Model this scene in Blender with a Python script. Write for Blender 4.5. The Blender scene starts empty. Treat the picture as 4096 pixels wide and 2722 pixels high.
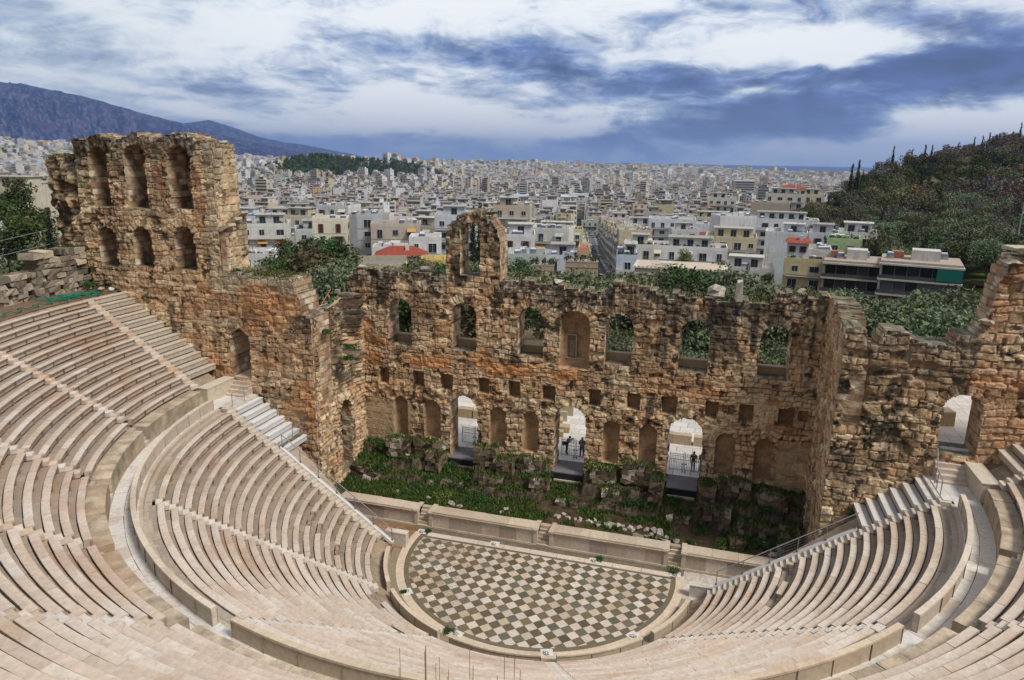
import bpy, bmesh, math, random
import numpy as np
from mathutils import Matrix, Vector

random.seed(11)
S = bpy.context.scene
COL = S.collection
R_ = math.radians

# ------------------------------------------------------------------ camera
CAM = np.array([10.649, -45.1746, 28.7775])
RV = np.array([0.95989439, 0.27993871, 0.01539716])
UV_ = np.array([-0.08413126, 0.23522347, 0.96829327])
FV = np.array([-0.267441, 0.93075466, -0.24934129])
cam = bpy.data.cameras.new('camera')
co = bpy.data.objects.new('camera', cam); COL.objects.link(co)
co.matrix_world = Matrix(((RV[0], UV_[0], -FV[0], CAM[0]), (RV[1], UV_[1], -FV[1], CAM[1]),
                          (RV[2], UV_[2], -FV[2], CAM[2]), (0, 0, 0, 1)))
cam.sensor_width = 36; cam.lens = 2826.37/4096*36
cam.clip_start = 0.3; cam.clip_end = 80000
S.camera = co

# ------------------------------------------------------------------ light and exposure
SUN_EL, SUN_AZ, SKY_STR = R_(52), R_(110), 0.1
sun = bpy.data.lights.new('sun', 'SUN'); sun.energy = 2.4; sun.angle = R_(15); sun.color = (1.0, .95, .87)
so = bpy.data.objects.new('sun', sun); COL.objects.link(so)
sd = Vector((math.sin(SUN_AZ)*math.cos(SUN_EL), math.cos(SUN_AZ)*math.cos(SUN_EL), math.sin(SUN_EL)))
so.rotation_euler = sd.to_track_quat('Z', 'Y').to_euler()
S.view_settings.view_transform = 'Standard'; S.view_settings.look = 'None'
S.view_settings.exposure = 0.42; S.view_settings.gamma = 1.0
S.view_settings.use_curve_mapping = False

def N(nt, t, **kw):
    n = nt.nodes.new(t)
    for k, v in kw.items():
        if k in n.inputs.keys(): n.inputs[k].default_value = v
        else: setattr(n, k, v)
    return n
def link(nt, a, b): nt.links.new(a, b)
def math_(nt, op, a, b=None, c=None, clamp=False):
    n = nt.nodes.new('ShaderNodeMath'); n.operation = op; n.use_clamp = clamp
    for i, v in enumerate((a, b, c)):
        if v is None: continue
        if isinstance(v, (int, float)): n.inputs[i].default_value = v
        else: link(nt, v, n.inputs[i])
    return n.outputs[0]
def mixc(nt, f, a, b, mode='MIX'):
    n = nt.nodes.new('ShaderNodeMix'); n.data_type = 'RGBA'; n.blend_type = mode
    for i, v in ((0, f), (6, a), (7, b)):
        if isinstance(v, (int, float)): n.inputs[i].default_value = v
        elif isinstance(v, tuple): n.inputs[i].default_value = v if len(v) == 4 else v+(1,)
        else: link(nt, v, n.inputs[i])
    return n.outputs[2]
def ramp(nt, x, p0, p1, smooth=True):
    n = nt.nodes.new('ShaderNodeMapRange'); n.interpolation_type = 'SMOOTHSTEP' if smooth else 'LINEAR'
    n.inputs[1].default_value = p0; n.inputs[2].default_value = p1
    link(nt, x, n.inputs[0]); return n.outputs[0]

# world: nishita sky seen through layered clouds laid out by direction
W = bpy.data.worlds.new('World'); S.world = W; W.use_nodes = True
nt = W.node_tree; nt.nodes.clear()
out = N(nt, 'ShaderNodeOutputWorld'); bg = N(nt, 'ShaderNodeBackground'); bg.inputs[1].default_value = SKY_STR
sky = N(nt, 'ShaderNodeTexSky'); sky.sky_type = 'NISHITA'; sky.sun_disc = False
sky.sun_elevation = SUN_EL; sky.sun_rotation = SUN_AZ
tc = N(nt, 'ShaderNodeTexCoord'); sep = N(nt, 'ShaderNodeSeparateXYZ'); link(nt, tc.outputs['Generated'], sep.inputs[0])
dx, dy, dz = sep.outputs
zc = math_(nt, 'MAXIMUM', dz, 0.0)
den = math_(nt, 'ADD', zc, 0.075)
px = math_(nt, 'DIVIDE', dx, den); py = math_(nt, 'DIVIDE', dy, den)
az = math_(nt, 'ARCTAN2', dx, dy); el = math_(nt, 'ARCSINE', dz)
def cmb(a, b, c=0.0):
    n = N(nt, 'ShaderNodeCombineXYZ')
    for i, v in enumerate((a, b, c)):
        if isinstance(v, (int, float)): n.inputs[i].default_value = v
        else: link(nt, v, n.inputs[i])
    return n.outputs[0]
P = cmb(px, py)
def noise(vec, scale, det=8, rough=.55, dist=0.0, off=(0, 0, 0)):
    m = N(nt, 'ShaderNodeMapping'); link(nt, vec, m.inputs[0]); m.inputs[1].default_value = off
    n = N(nt, 'ShaderNodeTexNoise'); n.inputs['Scale'].default_value = scale; n.inputs['Detail'].default_value = det
    n.inputs['Roughness'].default_value = rough; n.inputs['Distortion'].default_value = dist
    link(nt, m.outputs[0], n.inputs[0]); return n.outputs[0]
AE = cmb(az, math_(nt, 'MULTIPLY', el, 2.6))
warp = N(nt, 'ShaderNodeTexNoise'); warp.inputs['Scale'].default_value = 5.0; warp.inputs['Detail'].default_value = 5
link(nt, AE, warp.inputs[0])
wsub = N(nt, 'ShaderNodeVectorMath', operation='SUBTRACT'); link(nt, warp.outputs[1], wsub.inputs[0]); wsub.inputs[1].default_value = (.5, .5, .5)
wsc = N(nt, 'ShaderNodeVectorMath', operation='SCALE'); link(nt, wsub.outputs[0], wsc.inputs[0]); wsc.inputs['Scale'].default_value = .24
wadd = N(nt, 'ShaderNodeVectorMath', operation='ADD'); link(nt, AE, wadd.inputs[0]); link(nt, wsc.outputs[0], wadd.inputs[1])
wsep = N(nt, 'ShaderNodeSeparateXYZ'); link(nt, wadd.outputs[0], wsep.inputs[0])
def blob(a0, e0, sa, se, tilt=0.0):
    """soft patch of cloud at azimuth a0, elevation e0 (degrees)"""
    u = math_(nt, 'SUBTRACT', wsep.outputs[0], R_(a0)); v = math_(nt, 'SUBTRACT', math_(nt, 'DIVIDE', wsep.outputs[1], 2.6), R_(e0))
    c, s = math.cos(R_(tilt)), math.sin(R_(tilt))
    u2 = math_(nt, 'ADD', math_(nt, 'MULTIPLY', u, c), math_(nt, 'MULTIPLY', v, s))
    v2 = math_(nt, 'SUBTRACT', math_(nt, 'MULTIPLY', v, c), math_(nt, 'MULTIPLY', u, s))
    a = math_(nt, 'DIVIDE', u2, R_(sa)); b = math_(nt, 'DIVIDE', v2, R_(se))
    r = math_(nt, 'ADD', math_(nt, 'MULTIPLY', a, a), math_(nt, 'MULTIPLY', b, b))
    return math_(nt, 'EXPONENT', math_(nt, 'MULTIPLY', r, -1.0))
def total(items):
    t = None
    for w, b in items:
        x = math_(nt, 'MULTIPLY', b, w); t = x if t is None else math_(nt, 'ADD', t, x)
    return t
# density of dark cloud (+) and of bright gaps (-)
dark = total([(1.1, blob(15, 6.5, 16, 1.4, 3)), (.8, blob(7, 3.7, 13, 1.0, 8)), (.45, blob(-3, 2.2, 8, .7, 5)), (.55, blob(12, 9.6, 9, 1.3, -8)),
              (.42, blob(-16, 6.8, 17, 1.9, -8)), (.38, blob(-4, 4.6, 13, 1.4, -9)), (.32, blob(-33, 1.6, 12, .7, 0)), (.22, blob(-14, .9, 12, .8, 0)),
              (.45, blob(-29.7, 4.6, 3.3, .85, 0)), (.3, blob(-40.5, 5.3, 4, .9, 0)), (.25, blob(-47, 6.5, 5, 2.2, 0)), (.3, blob(-51, 9, 5, 2, 0)),
              (.3, blob(-3, 9.3, 9, 1.0, 4)),
              (-.9, blob(6, 8.0, 6, .95, 0)), (-.85, blob(-24, 3.7, 9, 1.15, -4)), (-.5, blob(-22, 10.6, 9, 1.3, 0)), (-.45, blob(-38, 9, 8, 2.2, 0)), (-.3, blob(-15, 2.2, 9, .55, 0)),
              (-.4, blob(1, 4.4, 6, .7, 4)), (-.8, blob(14, 1.7, 11, 1.3, 7)), (-.3, blob(4, .8, 8, .8, 3)), (-.25, blob(-36, 8.5, 9, 2, 0)), (-.3, blob(-33, 2.9, 8, .5, 0))])
nbig = noise(P, .33, 9, .6, .25, (3.1, .4, 0)); nmid = noise(P, 1.25, 10, .62, .35, (7.3, 2.2, 0)); nae = noise(AE, 8.0, 10, .58, .9, (1.7, .2, 0))
nfine = noise(AE, 24.0, 8, .62, 1.2, (.7, 4.2, 0))
elf = ramp(nt, el, R_(.6), R_(5)); f = math_(nt, 'ADD', dark, math_(nt, 'MULTIPLY', math_(nt, 'MULTIPLY', math_(nt, 'SUBTRACT', nbig, .5), 1.7), elf))
f = math_(nt, 'ADD', f, math_(nt, 'MULTIPLY', math_(nt, 'MULTIPLY', math_(nt, 'SUBTRACT', nmid, .5), 1.0), elf))
f = math_(nt, 'ADD', f, math_(nt, 'MULTIPLY', math_(nt, 'SUBTRACT', nae, .5), 1.9))
f = math_(nt, 'ADD', f, math_(nt, 'MULTIPLY', math_(nt, 'SUBTRACT', nfine, .5), .75))
cr = N(nt, 'ShaderNodeValToRGB'); link(nt, ramp(nt, f, -.34, .86, False), cr.inputs[0])
E_ = cr.color_ramp.elements
K = 1/SKY_STR*.80
def cc(r, g, b): return (r*K, g*K, b*K, 1)
E_[0].position = 0; E_[0].color = cc(1.02, 1.03, 1.03)
E_[1].position = 1; E_[1].color = cc(.045, .075, .24)
for p, c in ((.17, (.90, .94, .98)), (.30, (.68, .74, .84)), (.44, (.44, .52, .67)), (.58, (.25, .33, .53)), (.76, (.11, .17, .38))):
    e = E_.new(p); e.color = cc(*c)
nb = noise(AE, 13.0, 9, .6, .6, (4.1, 1.3, 0)); shade = N(nt, 'ShaderNodeMapRange'); shade.inputs[1].default_value = .32; shade.inputs[2].default_value = .68; shade.inputs[3].default_value = .62; shade.inputs[4].default_value = 1.5; link(nt, nb, shade.inputs[0])
vsc = N(nt, 'ShaderNodeVectorMath', operation='SCALE'); link(nt, cr.outputs[0], vsc.inputs[0]); link(nt, shade.outputs[0], vsc.inputs['Scale'])
crs = mixc(nt, ramp(nt, f, .0, .5), cr.outputs[0], vsc.outputs[0])
# a thin veil of real sky showing through where cloud is thinnest, and a paler blue low band
skyc = mixc(nt, .10, crs, sky.outputs[0])
lowf = math_(nt, 'MULTIPLY', math_(nt, 'SUBTRACT', 1.0, ramp(nt, el, R_(.0), R_(1.5))), .45)
skyc = mixc(nt, lowf, skyc, cc(.40, .56, .84))
left = ramp(nt, az, R_(-30), R_(-50))
skyc = mixc(nt, math_(nt, 'MULTIPLY', left, .35), skyc, cc(.60, .68, .70))
vio = math_(nt, 'MULTIPLY', ramp(nt, az, R_(2), R_(20)), math_(nt, 'MULTIPLY', ramp(nt, el, R_(6), R_(11)), .2))
skyc = mixc(nt, vio, skyc, cc(.30, .31, .46))
# straight overhead and behind the camera an even cloud sheet that lights the ground
up = ramp(nt, dz, .24, .5)
skyc = mixc(nt, up, skyc, cc(.44, .47, .53))
back = ramp(nt, dy, .12, -.25)
skyc = mixc(nt, math_(nt, 'MULTIPLY', back, .85), skyc, cc(.43, .46, .52))
link(nt, skyc, bg.inputs[0]); link(nt, bg.outputs[0], out.inputs[0])

# ------------------------------------------------------------------ numpy helpers
def hsh(ix, iy, seed):
    n = (ix.astype(np.int64)*374761393 + iy.astype(np.int64)*668265263 + seed*2246822519) & 0xffffffff
    n = ((n ^ (n >> 13))*1274126177) & 0xffffffff
    n = (n ^ (n >> 16)) & 0xffffff
    return n/float(0xffffff)
def vn(x, y, seed=0):
    x = np.asarray(x, float); y = np.asarray(y, float)
    ix = np.floor(x); iy = np.floor(y); fx = x-ix; fy = y-iy
    fx = fx*fx*(3-2*fx); fy = fy*fy*(3-2*fy)
    a = hsh(ix, iy, seed); b = hsh(ix+1, iy, seed); c = hsh(ix, iy+1, seed); d = hsh(ix+1, iy+1, seed)
    return (a*(1-fx)+b*fx)*(1-fy)+(c*(1-fx)+d*fx)*fy
def fbm(x, y, seed=0, o=4):
    t = 0; a = .5; s = 0
    for i in range(o):
        t = t+a*vn(x*2**i, y*2**i, seed+i*17); s += a; a *= .55
    return t/s
def sst(a, b, x):
    t = np.clip((x-a)/(b-a), 0, 1); return t*t*(3-2*t)

def np_mesh(name, V, F, mat, col=None, smooth=False, mats=None, fm=None):
    """V (n,3), F list of (m,4)/(m,3) arrays, col (n,3) vertex colours"""
    me = bpy.data.meshes.new(name)
    V = np.asarray(V, np.float32)
    if not isinstance(F, list): F = [F]
    F = [np.asarray(f, np.int32) for f in F if len(f)]
    nl = sum(f.size for f in F); nf = sum(len(f) for f in F)
    me.vertices.add(len(V)); me.vertices.foreach_set('co', V.ravel())
    me.loops.add(nl); me.polygons.add(nf)
    li = np.concatenate([f.ravel() for f in F]); me.loops.foreach_set('vertex_index', li)
    tot = np.concatenate([np.full(len(f), f.shape[1], np.int32) for f in F])
    st = np.concatenate([[0], np.cumsum(tot)[:-1]]).astype(np.int32)
    me.polygons.foreach_set('loop_start', st); me.polygons.foreach_set('loop_total', tot)
    me.polygons.foreach_set('use_smooth', np.full(nf, bool(smooth)))
    for m in (mats or [mat]): me.materials.append(m)
    if fm is not None: me.polygons.foreach_set('material_index', np.asarray(fm, np.int32))
    if col is not None:
        a = me.color_attributes.new('Col', 'FLOAT_COLOR', 'POINT')
        c = np.ones((len(V), 4), np.float32); c[:, :3] = col; a.data.foreach_set('color', c.ravel())
    me.update(calc_edges=True)
    return me

class MB:
    """collects shapes with colours -> one mesh"""
    def __init__(s): s.v = []; s.q = []; s.t = []; s.c = []; s.n = 0
    def add(s, V, Q=None, T=None, c=(.5, .5, .5)):
        V = np.asarray(V, float); 
        if Q is not None and len(Q): s.q.append(np.asarray(Q)+s.n)
        if T is not None and len(T): s.t.append(np.asarray(T)+s.n)
        s.v.append(V); cc_ = np.asarray(c, float)
        s.c.append(np.broadcast_to(cc_, (len(V), 3)) if cc_.ndim == 1 else cc_); s.n += len(V); return s
    BQ = np.array([[0, 3, 2, 1], [4, 5, 6, 7], [0, 1, 5, 4], [1, 2, 6, 5], [2, 3, 7, 6], [3, 0, 4, 7]])
    def box(s, c, d, rz=0.0, col=(.5, .5, .5), taper=1.0, rx=0.0, ry=0.0, jit=0.0):
        x, y, z = d[0]/2, d[1]/2, d[2]/2
        V = np.array([[-x, -y, -z], [x, -y, -z], [x, y, -z], [-x, y, -z], [-x*taper, -y*taper, z], [x*taper, -y*taper, z], [x*taper, y*taper, z], [-x*taper, y*taper, z]])
        if jit: V = V+np.random.RandomState(int(abs(c[0]*131+c[1]*37+c[2]*17)*10) % 99999).uniform(-jit, jit, V.shape)
        if rx: ca, sa = math.cos(rx), math.sin(rx); V = V @ np.array([[1, 0, 0], [0, ca, sa], [0, -sa, ca]])
        if ry: ca, sa = math.cos(ry), math.sin(ry); V = V @ np.array([[ca, 0, -sa], [0, 1, 0], [sa, 0, ca]])
        if rz: ca, sa = math.cos(rz), math.sin(rz); V = V @ np.array([[ca, sa, 0], [-sa, ca, 0], [0, 0, 1]])
        return s.add(V+np.asarray(c), s.BQ, None, col)
    def tube(s, p, q, r, n=6, col=(.5, .5, .5), r2=None):
        p = np.asarray(p, float); q = np.asarray(q, float); r2 = r if r2 is None else r2
        d = q-p; L = np.linalg.norm(d); d = d/max(L, 1e-9)
        a = np.cross(d, [0, 0, 1.]) if abs(d[2]) < .95 else np.cross(d, [1., 0, 0]); a /= np.linalg.norm(a); b = np.cross(d, a)
        th = np.arange(n)/n*2*math.pi; ring = np.cos(th)[:, None]*a+np.sin(th)[:, None]*b
        V = np.concatenate([p+ring*r, q+ring*r2]); i = np.arange(n); j = (i+1) % n
        Q = np.stack([i, j, j+n, i+n], 1)
        T = [[0, k+1, k] for k in range(1, n-1)]+[[n, n+k, n+k+1] for k in range(1, n-1)]
        return s.add(V, Q, T, col)
    def mesh(s, name, mat, smooth=False):
        F = []
        if s.q: F.append(np.concatenate(s.q))
        if s.t: F.append(np.concatenate(s.t))
        return np_mesh(name, np.concatenate(s.v), F, mat, np.concatenate(s.c), smooth)

def ob(name, me, parent=None, loc=None, rz=0.0, scale=None):
    o = bpy.data.objects.new(name, me); COL.objects.link(o)
    if parent is not None: o.parent = parent
    if loc is not None: o.location = loc
    if rz: o.rotation_euler = (0, 0, rz)
    if scale is not None: o.scale = scale
    return o
def tag(o, label, cat, group=None):
    o['label'] = label; o['category'] = cat
    if group: o['group'] = group
    return o
def struct(o, kind='structure'): o['kind'] = kind; return o
def thing(name, label, cat, loc=(0, 0, 0), rz=0.0, group=None):
    o = bpy.data.objects.new(name, None); COL.objects.link(o); o.location = loc; o.rotation_euler = (0, 0, rz)
    o.empty_display_size = .2
    return tag(o, label, cat, group)

# ------------------------------------------------------------------ materials
def vmat(name, rough=.85, nscale=3.0, namt=.25, bump=.3, bscale=12.0, bdist=.03, spec=.25, rnd=0.0, streak=None, metallic=0.0, extra=None):
    """vertex colour x procedural variation, with bump"""
    m = bpy.data.materials.new(name); m.use_nodes = True; t = m.node_tree; b = t.nodes['Principled BSDF']
    a = N(t, 'ShaderNodeVertexColor'); a.layer_name = 'Col'
    tc = N(t, 'ShaderNodeTexCoord'); c = a.outputs[0]
    n1 = N(t, 'ShaderNodeTexNoise'); n1.inputs['Scale'].default_value = nscale; n1.inputs['Detail'].default_value = 8; n1.inputs['Roughness'].default_value = .65
    link(t, tc.outputs['Object'], n1.inputs[0])
    r = N(t, 'ShaderNodeMapRange'); r.inputs[1].default_value = .3; r.inputs[2].default_value = .7; r.inputs[3].default_value = 1-namt; r.inputs[4].default_value = 1+namt
    link(t, n1.outputs[0], r.inputs[0])
    g = N(t, 'ShaderNodeVectorMath', operation='SCALE'); link(t, c, g.inputs[0]); link(t, r.outputs[0], g.inputs['Scale']); c = g.outputs[0]
    if rnd:
        oi = N(t, 'ShaderNodeObjectInfo'); hs = N(t, 'ShaderNodeHueSaturation')
        link(t, math_(t, 'ADD', math_(t, 'MULTIPLY', oi.outputs['Random'], rnd*.16), .5-rnd*.08), hs.inputs['Hue'])
        link(t, math_(t, 'ADD', math_(t, 'MULTIPLY', oi.outputs['Random'], rnd), 1-rnd*.5), hs.inputs['Value'])
        link(t, c, hs.inputs['Color']); c = hs.outputs[0]
    if extra: c = extra(t, tc, c)
    link(t, c, b.inputs['Base Color']); b.inputs['Roughness'].default_value = rough
    b.inputs['Specular IOR Level'].default_value = spec; b.inputs['Metallic'].default_value = metallic
    if bump:
        n2 = N(t, 'ShaderNodeTexNoise'); n2.inputs['Scale'].default_value = bscale; n2.inputs['Detail'].default_value = 6
        link(t, tc.outputs['Object'], n2.inputs[0]); bp = N(t, 'ShaderNodeBump'); bp.inputs['Strength'].default_value = bump; bp.inputs['Distance'].default_value = bdist
        link(t, n2.outputs[0], bp.inputs['Height']); link(t, bp.outputs[0], b.inputs['Normal'])
    return m
def marble_veins(t, tc, c):
    mp = N(t, 'ShaderNodeMapping'); link(t, tc.outputs['Object'], mp.inputs[0]); mp.inputs['Scale'].default_value = (1, 1, 1); mp.inputs['Rotation'].default_value = (.3, .2, .6)
    w = N(t, 'ShaderNodeTexNoise'); w.inputs['Scale'].default_value = 1.7; w.inputs['Detail'].default_value = 9; w.inputs['Roughness'].default_value = .7; w.inputs['Distortion'].default_value = 1.6
    link(t, mp.outputs[0], w.inputs[0])
    f = math_(t, 'MULTIPLY', ramp(t, w.outputs[0], .52, .74), .55)
    c = mixc(t, f, c, (.30, .235, .17))
    w2 = N(t, 'ShaderNodeTexNoise'); w2.inputs['Scale'].default_value = .22; w2.inputs['Detail'].default_value = 6; w2.inputs['Roughness'].default_value = .6
    link(t, tc.outputs['Object'], w2.inputs[0])
    c = mixc(t, math_(t, 'MULTIPLY', ramp(t, w2.outputs[0], .52, .70), .45), c, (.36, .20, .105))
    w3 = N(t, 'ShaderNodeTexNoise'); w3.inputs['Scale'].default_value = .5; w3.inputs['Detail'].default_value = 8; w3.inputs['Roughness'].default_value = .7
    link(t, tc.outputs['Object'], w3.inputs[0])
    return mixc(t, math_(t, 'MULTIPLY', ramp(t, w3.outputs[0], .6, .8), .5), c, (.17, .15, .125))
M_stone = vmat('weathered_limestone', .92, 6, .25, .55, 9, .05, .15)
M_marble = vmat('seat_marble', .62, 4.5, .16, .25, 14, .01, .3, extra=marble_veins)
M_newmarble = vmat('new_marble', .5, 3, .08, .08, 14, .01, .35)
M_soil = vmat('soil', .95, 2.5, .3, .6, 6, .08, .1)
M_leaf = vmat('foliage', .75, .8, .3, 0, rnd=.5, spec=.25)
M_leafs = vmat('shrub_foliage', .75, 3, .3, 0, spec=.25)
M_bark = vmat('bark', .9, 6, .3, .4, 20, .02, .1)
def streaks(t, tc, c):
    mp = N(t, 'ShaderNodeMapping'); link(t, tc.outputs['Object'], mp.inputs[0]); mp.inputs['Scale'].default_value = (1.3, 1.3, .16)
    w = N(t, 'ShaderNodeTexNoise'); w.inputs['Scale'].default_value = 1.0; w.inputs['Detail'].default_value = 7; w.inputs['Roughness'].default_value = .7; link(t, mp.outputs[0], w.inputs[0])
    c = mixc(t, math_(t, 'MULTIPLY', ramp(t, w.outputs[0], .50, .72), .5), c, (.20, .165, .125))
    w2 = N(t, 'ShaderNodeTexNoise'); w2.inputs['Scale'].default_value = .23; w2.inputs['Detail'].default_value = 5; link(t, tc.outputs['Object'], w2.inputs[0])
    return mixc(t, math_(t, 'MULTIPLY', ramp(t, w2.outputs[0], .45, .70), .30), c, (.42, .34, .24))
M_city = vmat('painted_render', .85, .9, .13, 0, spec=.2, extra=streaks)
M_glass = vmat('window_glass', .22, .5, .1, 0, spec=.5)
M_roof = vmat('roof_tiles', .85, 2, .25, .4, 8, .05, .2)
M_metal = vmat('grey_metal', .45, 4, .1, 0, spec=.5, metallic=.6)
M_paint = vmat('car_paint', .3, 4, .05, 0, spec=.6)
M_asph = vmat('asphalt', .8, 3, .15, .3, 30, .01, .3)
M_cloth = vmat('cloth', .85, 8, .15, 0, spec=.15)
M_wood = vmat('timber', .8, 6, .2, 0, spec=.2)
M_flat = vmat('plain_surface', .7, 3, .1, 0, spec=.25)
# ------------------------------------------------------------------ rubble and ashlar walls as real relief
PAL = np.array([[.46, .33, .21], [.53, .40, .26], [.62, .50, .36], [.43, .29, .17], [.47, .275, .16], [.32, .225, .145], [.68, .58, .45], [.50, .385, .27], [.36, .21, .125], [.24, .17, .115]])
def blocks(Sx, Z, seed, ch=(.34, .6), bw=(.45, 1.25), z0=-2., ruin=.5):
    """irregular coursed masonry: block id and distance to nearest joint"""
    rs = np.random.RandomState(seed)
    Sw = Sx+.42*(fbm(Sx*.9, Z*.9, seed+1, 3)-.5)*2*ruin+.16*(vn(Sx*3.3, Z*3.3, seed+5)-.5)*ruin
    Zw = Z+.50*(fbm(Sx*.5, Z*.5, seed+2, 3)-.5)*2*ruin+.20*(vn(Sx*2.6, Z*2.6, seed+6)-.5)*ruin+.06*(vn(Sx*5.5, Z*5.5, seed+8)-.5)
    smin = Sx.min()-3; smax = Sx.max()+3
    ze = [z0]
    while ze[-1] < Z.max()+2: ze.append(ze[-1]+rs.uniform(*ch))
    ze = np.array(ze); ci = np.clip(np.searchsorted(ze, Zw)-1, 0, len(ze)-2)
    dz = np.minimum(Zw-ze[ci], ze[ci+1]-Zw)
    bid = np.zeros(Sx.shape, np.int64); ds = np.ones(Sx.shape)
    for k in np.unique(ci):
        m = ci == k; e = [smin+rs.uniform(0, 1)]
        f = rs.uniform(.75, 1.3)
        while e[-1] < smax: e.append(e[-1]+rs.uniform(*bw)*f)
        e = np.array(e); s = Sw[m]; j = np.clip(np.searchsorted(e, s)-1, 0, len(e)-2)
        bid[m] = k*1000+j; ds[m] = np.minimum(s-e[j], e[j+1]-s)
    return bid, np.minimum(ds, dz)

def stone_wall(name, O, u, L, zb, top, thick, holes=(), niches=(), seed=1, res=.09, parent=None, black=.5, orange=.35, ch=(.34, .6), bw=(.45, 1.25),
               relief=.11, arches=(), dark_top=1.0, mat=None, clean=0.0, ragged=.35, colfn=None, ruin=.5, erode=0.0, grass=.4):
    """holes/niches: (s centre, half width, z bottom, z spring, [niche depth, curved]); top(s) gives the height"""
    u = np.array(u, float); n = np.array([u[1], -u[0], 0.]); O = np.array(O, float)
    ns = int(round(L/res)); tops = top(np.arange(ns+1)*res); zt = float(np.max(tops))+.05
    nz = int(math.ceil((zt-zb)/res))
    Sg, Zg = np.meshgrid(np.arange(ns+1)*res, zb+np.arange(nz+1)*res)
    bid, jd = blocks(Sg, Zg, seed, ch, bw, ruin=ruin)
    # voussoirs
    for h in list(holes)+list(niches)+list(arches):
        sc, hw, z0, zs = h[:4]; vw = h[6] if len(h) > 6 else min(.62, hw*.62+.08)
        if vw <= 0: continue
        rr = np.hypot(Sg-sc, Zg-zs); th = np.arctan2(Sg-sc, Zg-zs); nv = max(5, int(math.pi*(hw+vw*.5)/.46))
        m = (Zg > zs-.1) & (rr < hw+vw) & (rr > hw-.25)
        tq = th/math.pi*nv; k = np.floor(tq)
        bid = np.where(m, 900000+(int(sc*53)+500)*100+(k.astype(int)+50), bid)
        jd = np.where(m, np.minimum(np.minimum(tq-k, k+1-tq)*math.pi/nv*np.maximum(rr, .2), hw+vw-rr), jd)
    r1 = hsh(bid, bid*0+3, seed); r2 = hsh(bid, bid*0+7, seed); r3 = hsh(bid, bid*0+11, seed)
    groove = sst(0, .075, jd)
    coarse = fbm(Sg*.8, Zg*.8, seed+31, 3); fine = fbm(Sg*5, Zg*5, seed+40, 3); mid = fbm(Sg*2.2, Zg*2.2, seed+45, 3)
    disp = relief*(groove*(.35+.9*r1)-.35)+.045*(mid-.5)*2+.05*(fine-.5)*2+.09*(coarse-.5)*2
    disp -= np.where(r2 > .93, .16*groove, 0)
    if erode:
        er = sst(.52, .7, fbm(Sg*.45, Zg*.6, seed+77, 3)); disp -= er*erode*(.6+.8*r1)
    # colour
    ci = np.floor(r3*len(PAL)).astype(int) % len(PAL)
    C_ = (PAL[ci]*.62+np.array([.58, .415, .255])*.38)*(.84+.32*r1)[..., None]
    pat = sst(.46, .68, fbm(Sg*.3, Zg*.36, seed+50, 4))*orange
    C_ = C_*(1-pat[..., None])+np.array([.54, .31, .175])*pat[..., None]*(.75+.5*r1[..., None])
    lt = sst(.48, .62, fbm(Sg*.45+9, Zg*.45, seed+53, 4))*.6*(.4+.6*r2)
    C_ = C_*(1-lt[..., None])+np.array([.70, .59, .41])*lt[..., None]
    C_ = C_*(1-clean)+np.array([.56, .46, .31])*clean*(.85+.3*r1)[..., None]
    C_ *= (.80+.42*fine)[..., None]*(.86+.28*mid)[..., None]
    # joints hold dark earth
    jm = .20+.55*sst(.38, .62, fbm(Sg*.5, Zg*.5, seed+99, 3)); C_ *= (1-jm*(1-sst(.0, .08, jd+.06*(fine-.5))))[..., None]; vf = vn(Sg*9, Zg*9, seed+101); C_ *= (.80+.36*vf)[..., None]*np.array([1.10, 1.06, .99])
    hole = sst(.66, .72, vn(Sg*2.1, Zg*2.4, seed+97)*.6+fine*.4); C_ *= (1-.7*hole)[..., None]; disp = disp-.12*hole
    # black crust: streaks running down from the top
    tp = np.broadcast_to(tops[None, :], Zg.shape); below = tp-Zg
    st = fbm(Sg*1.6, Zg*.25+5, seed+60, 4)*.6+fbm(Sg*4, Zg*3, seed+61, 3)*.4
    bl = sst(.49, .58, st+.19*np.exp(-below/2.0)*dark_top)*black
    pt = sst(.6, .66, fbm(Sg*.35+3, Zg*.35+8, seed+64, 3))
    bl = np.clip(bl*(np.exp(-below/3.2)*1.1+.9*pt+.12), 0, .93)
    C_ = C_*(1-bl[..., None])+np.array([.05, .037, .026])*bl[..., None]
    vs = sst(.55, .66, fbm(Sg*1.9, Zg*.22, seed+120, 4))*.5*sst(.35, .6, fbm(Sg*.2, Zg*.2, seed+121, 2)); C_ = C_*(1-vs[..., None])+np.array([.09, .065, .045])*vs[..., None]
    gl = sst(.56, .64, fbm(Sg*3.3, Zg*3.3, seed+66, 3))*np.exp(-np.abs(below)/1.2)*.65*dark_top
    C_ = C_*(1-gl[..., None])+np.array([.52, .50, .45])*gl[..., None]
    # niches
    inn = np.zeros(Sg.shape, bool)
    for h in niches:
        sc, hw, z0, zs, dep, cur = h[:6]
        wig = .07*(fbm(Sg*2.5, Zg*2.5, seed+90, 2)-.5)
        a = np.abs(Sg-sc)+wig < hw; b = (Zg > z0) & (Zg < zs); c = (Zg >= zs) & (np.hypot(Sg-sc, Zg-zs)+wig < hw)
        m = (a & b) if (h[6] == 0) else ((a & b) | (a & c)); inn |= m
        dd = dep*np.sqrt(np.clip(1-((Sg-sc)/(hw*1.02))**2, .0, 1)) if cur else dep
        if cur: dd = np.where(Zg > zs, dd*np.sqrt(np.clip(1-((Zg-zs)/(hw*1.05))**2, .05, 1)), dd)
        disp = np.where(m, -dd+.02*(fine-.5)-.02*(r1-.5)*cur, disp)
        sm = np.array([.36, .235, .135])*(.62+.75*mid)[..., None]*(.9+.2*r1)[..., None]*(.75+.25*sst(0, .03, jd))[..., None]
        C_ = np.where(m[..., None], sm, C_)
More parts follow.
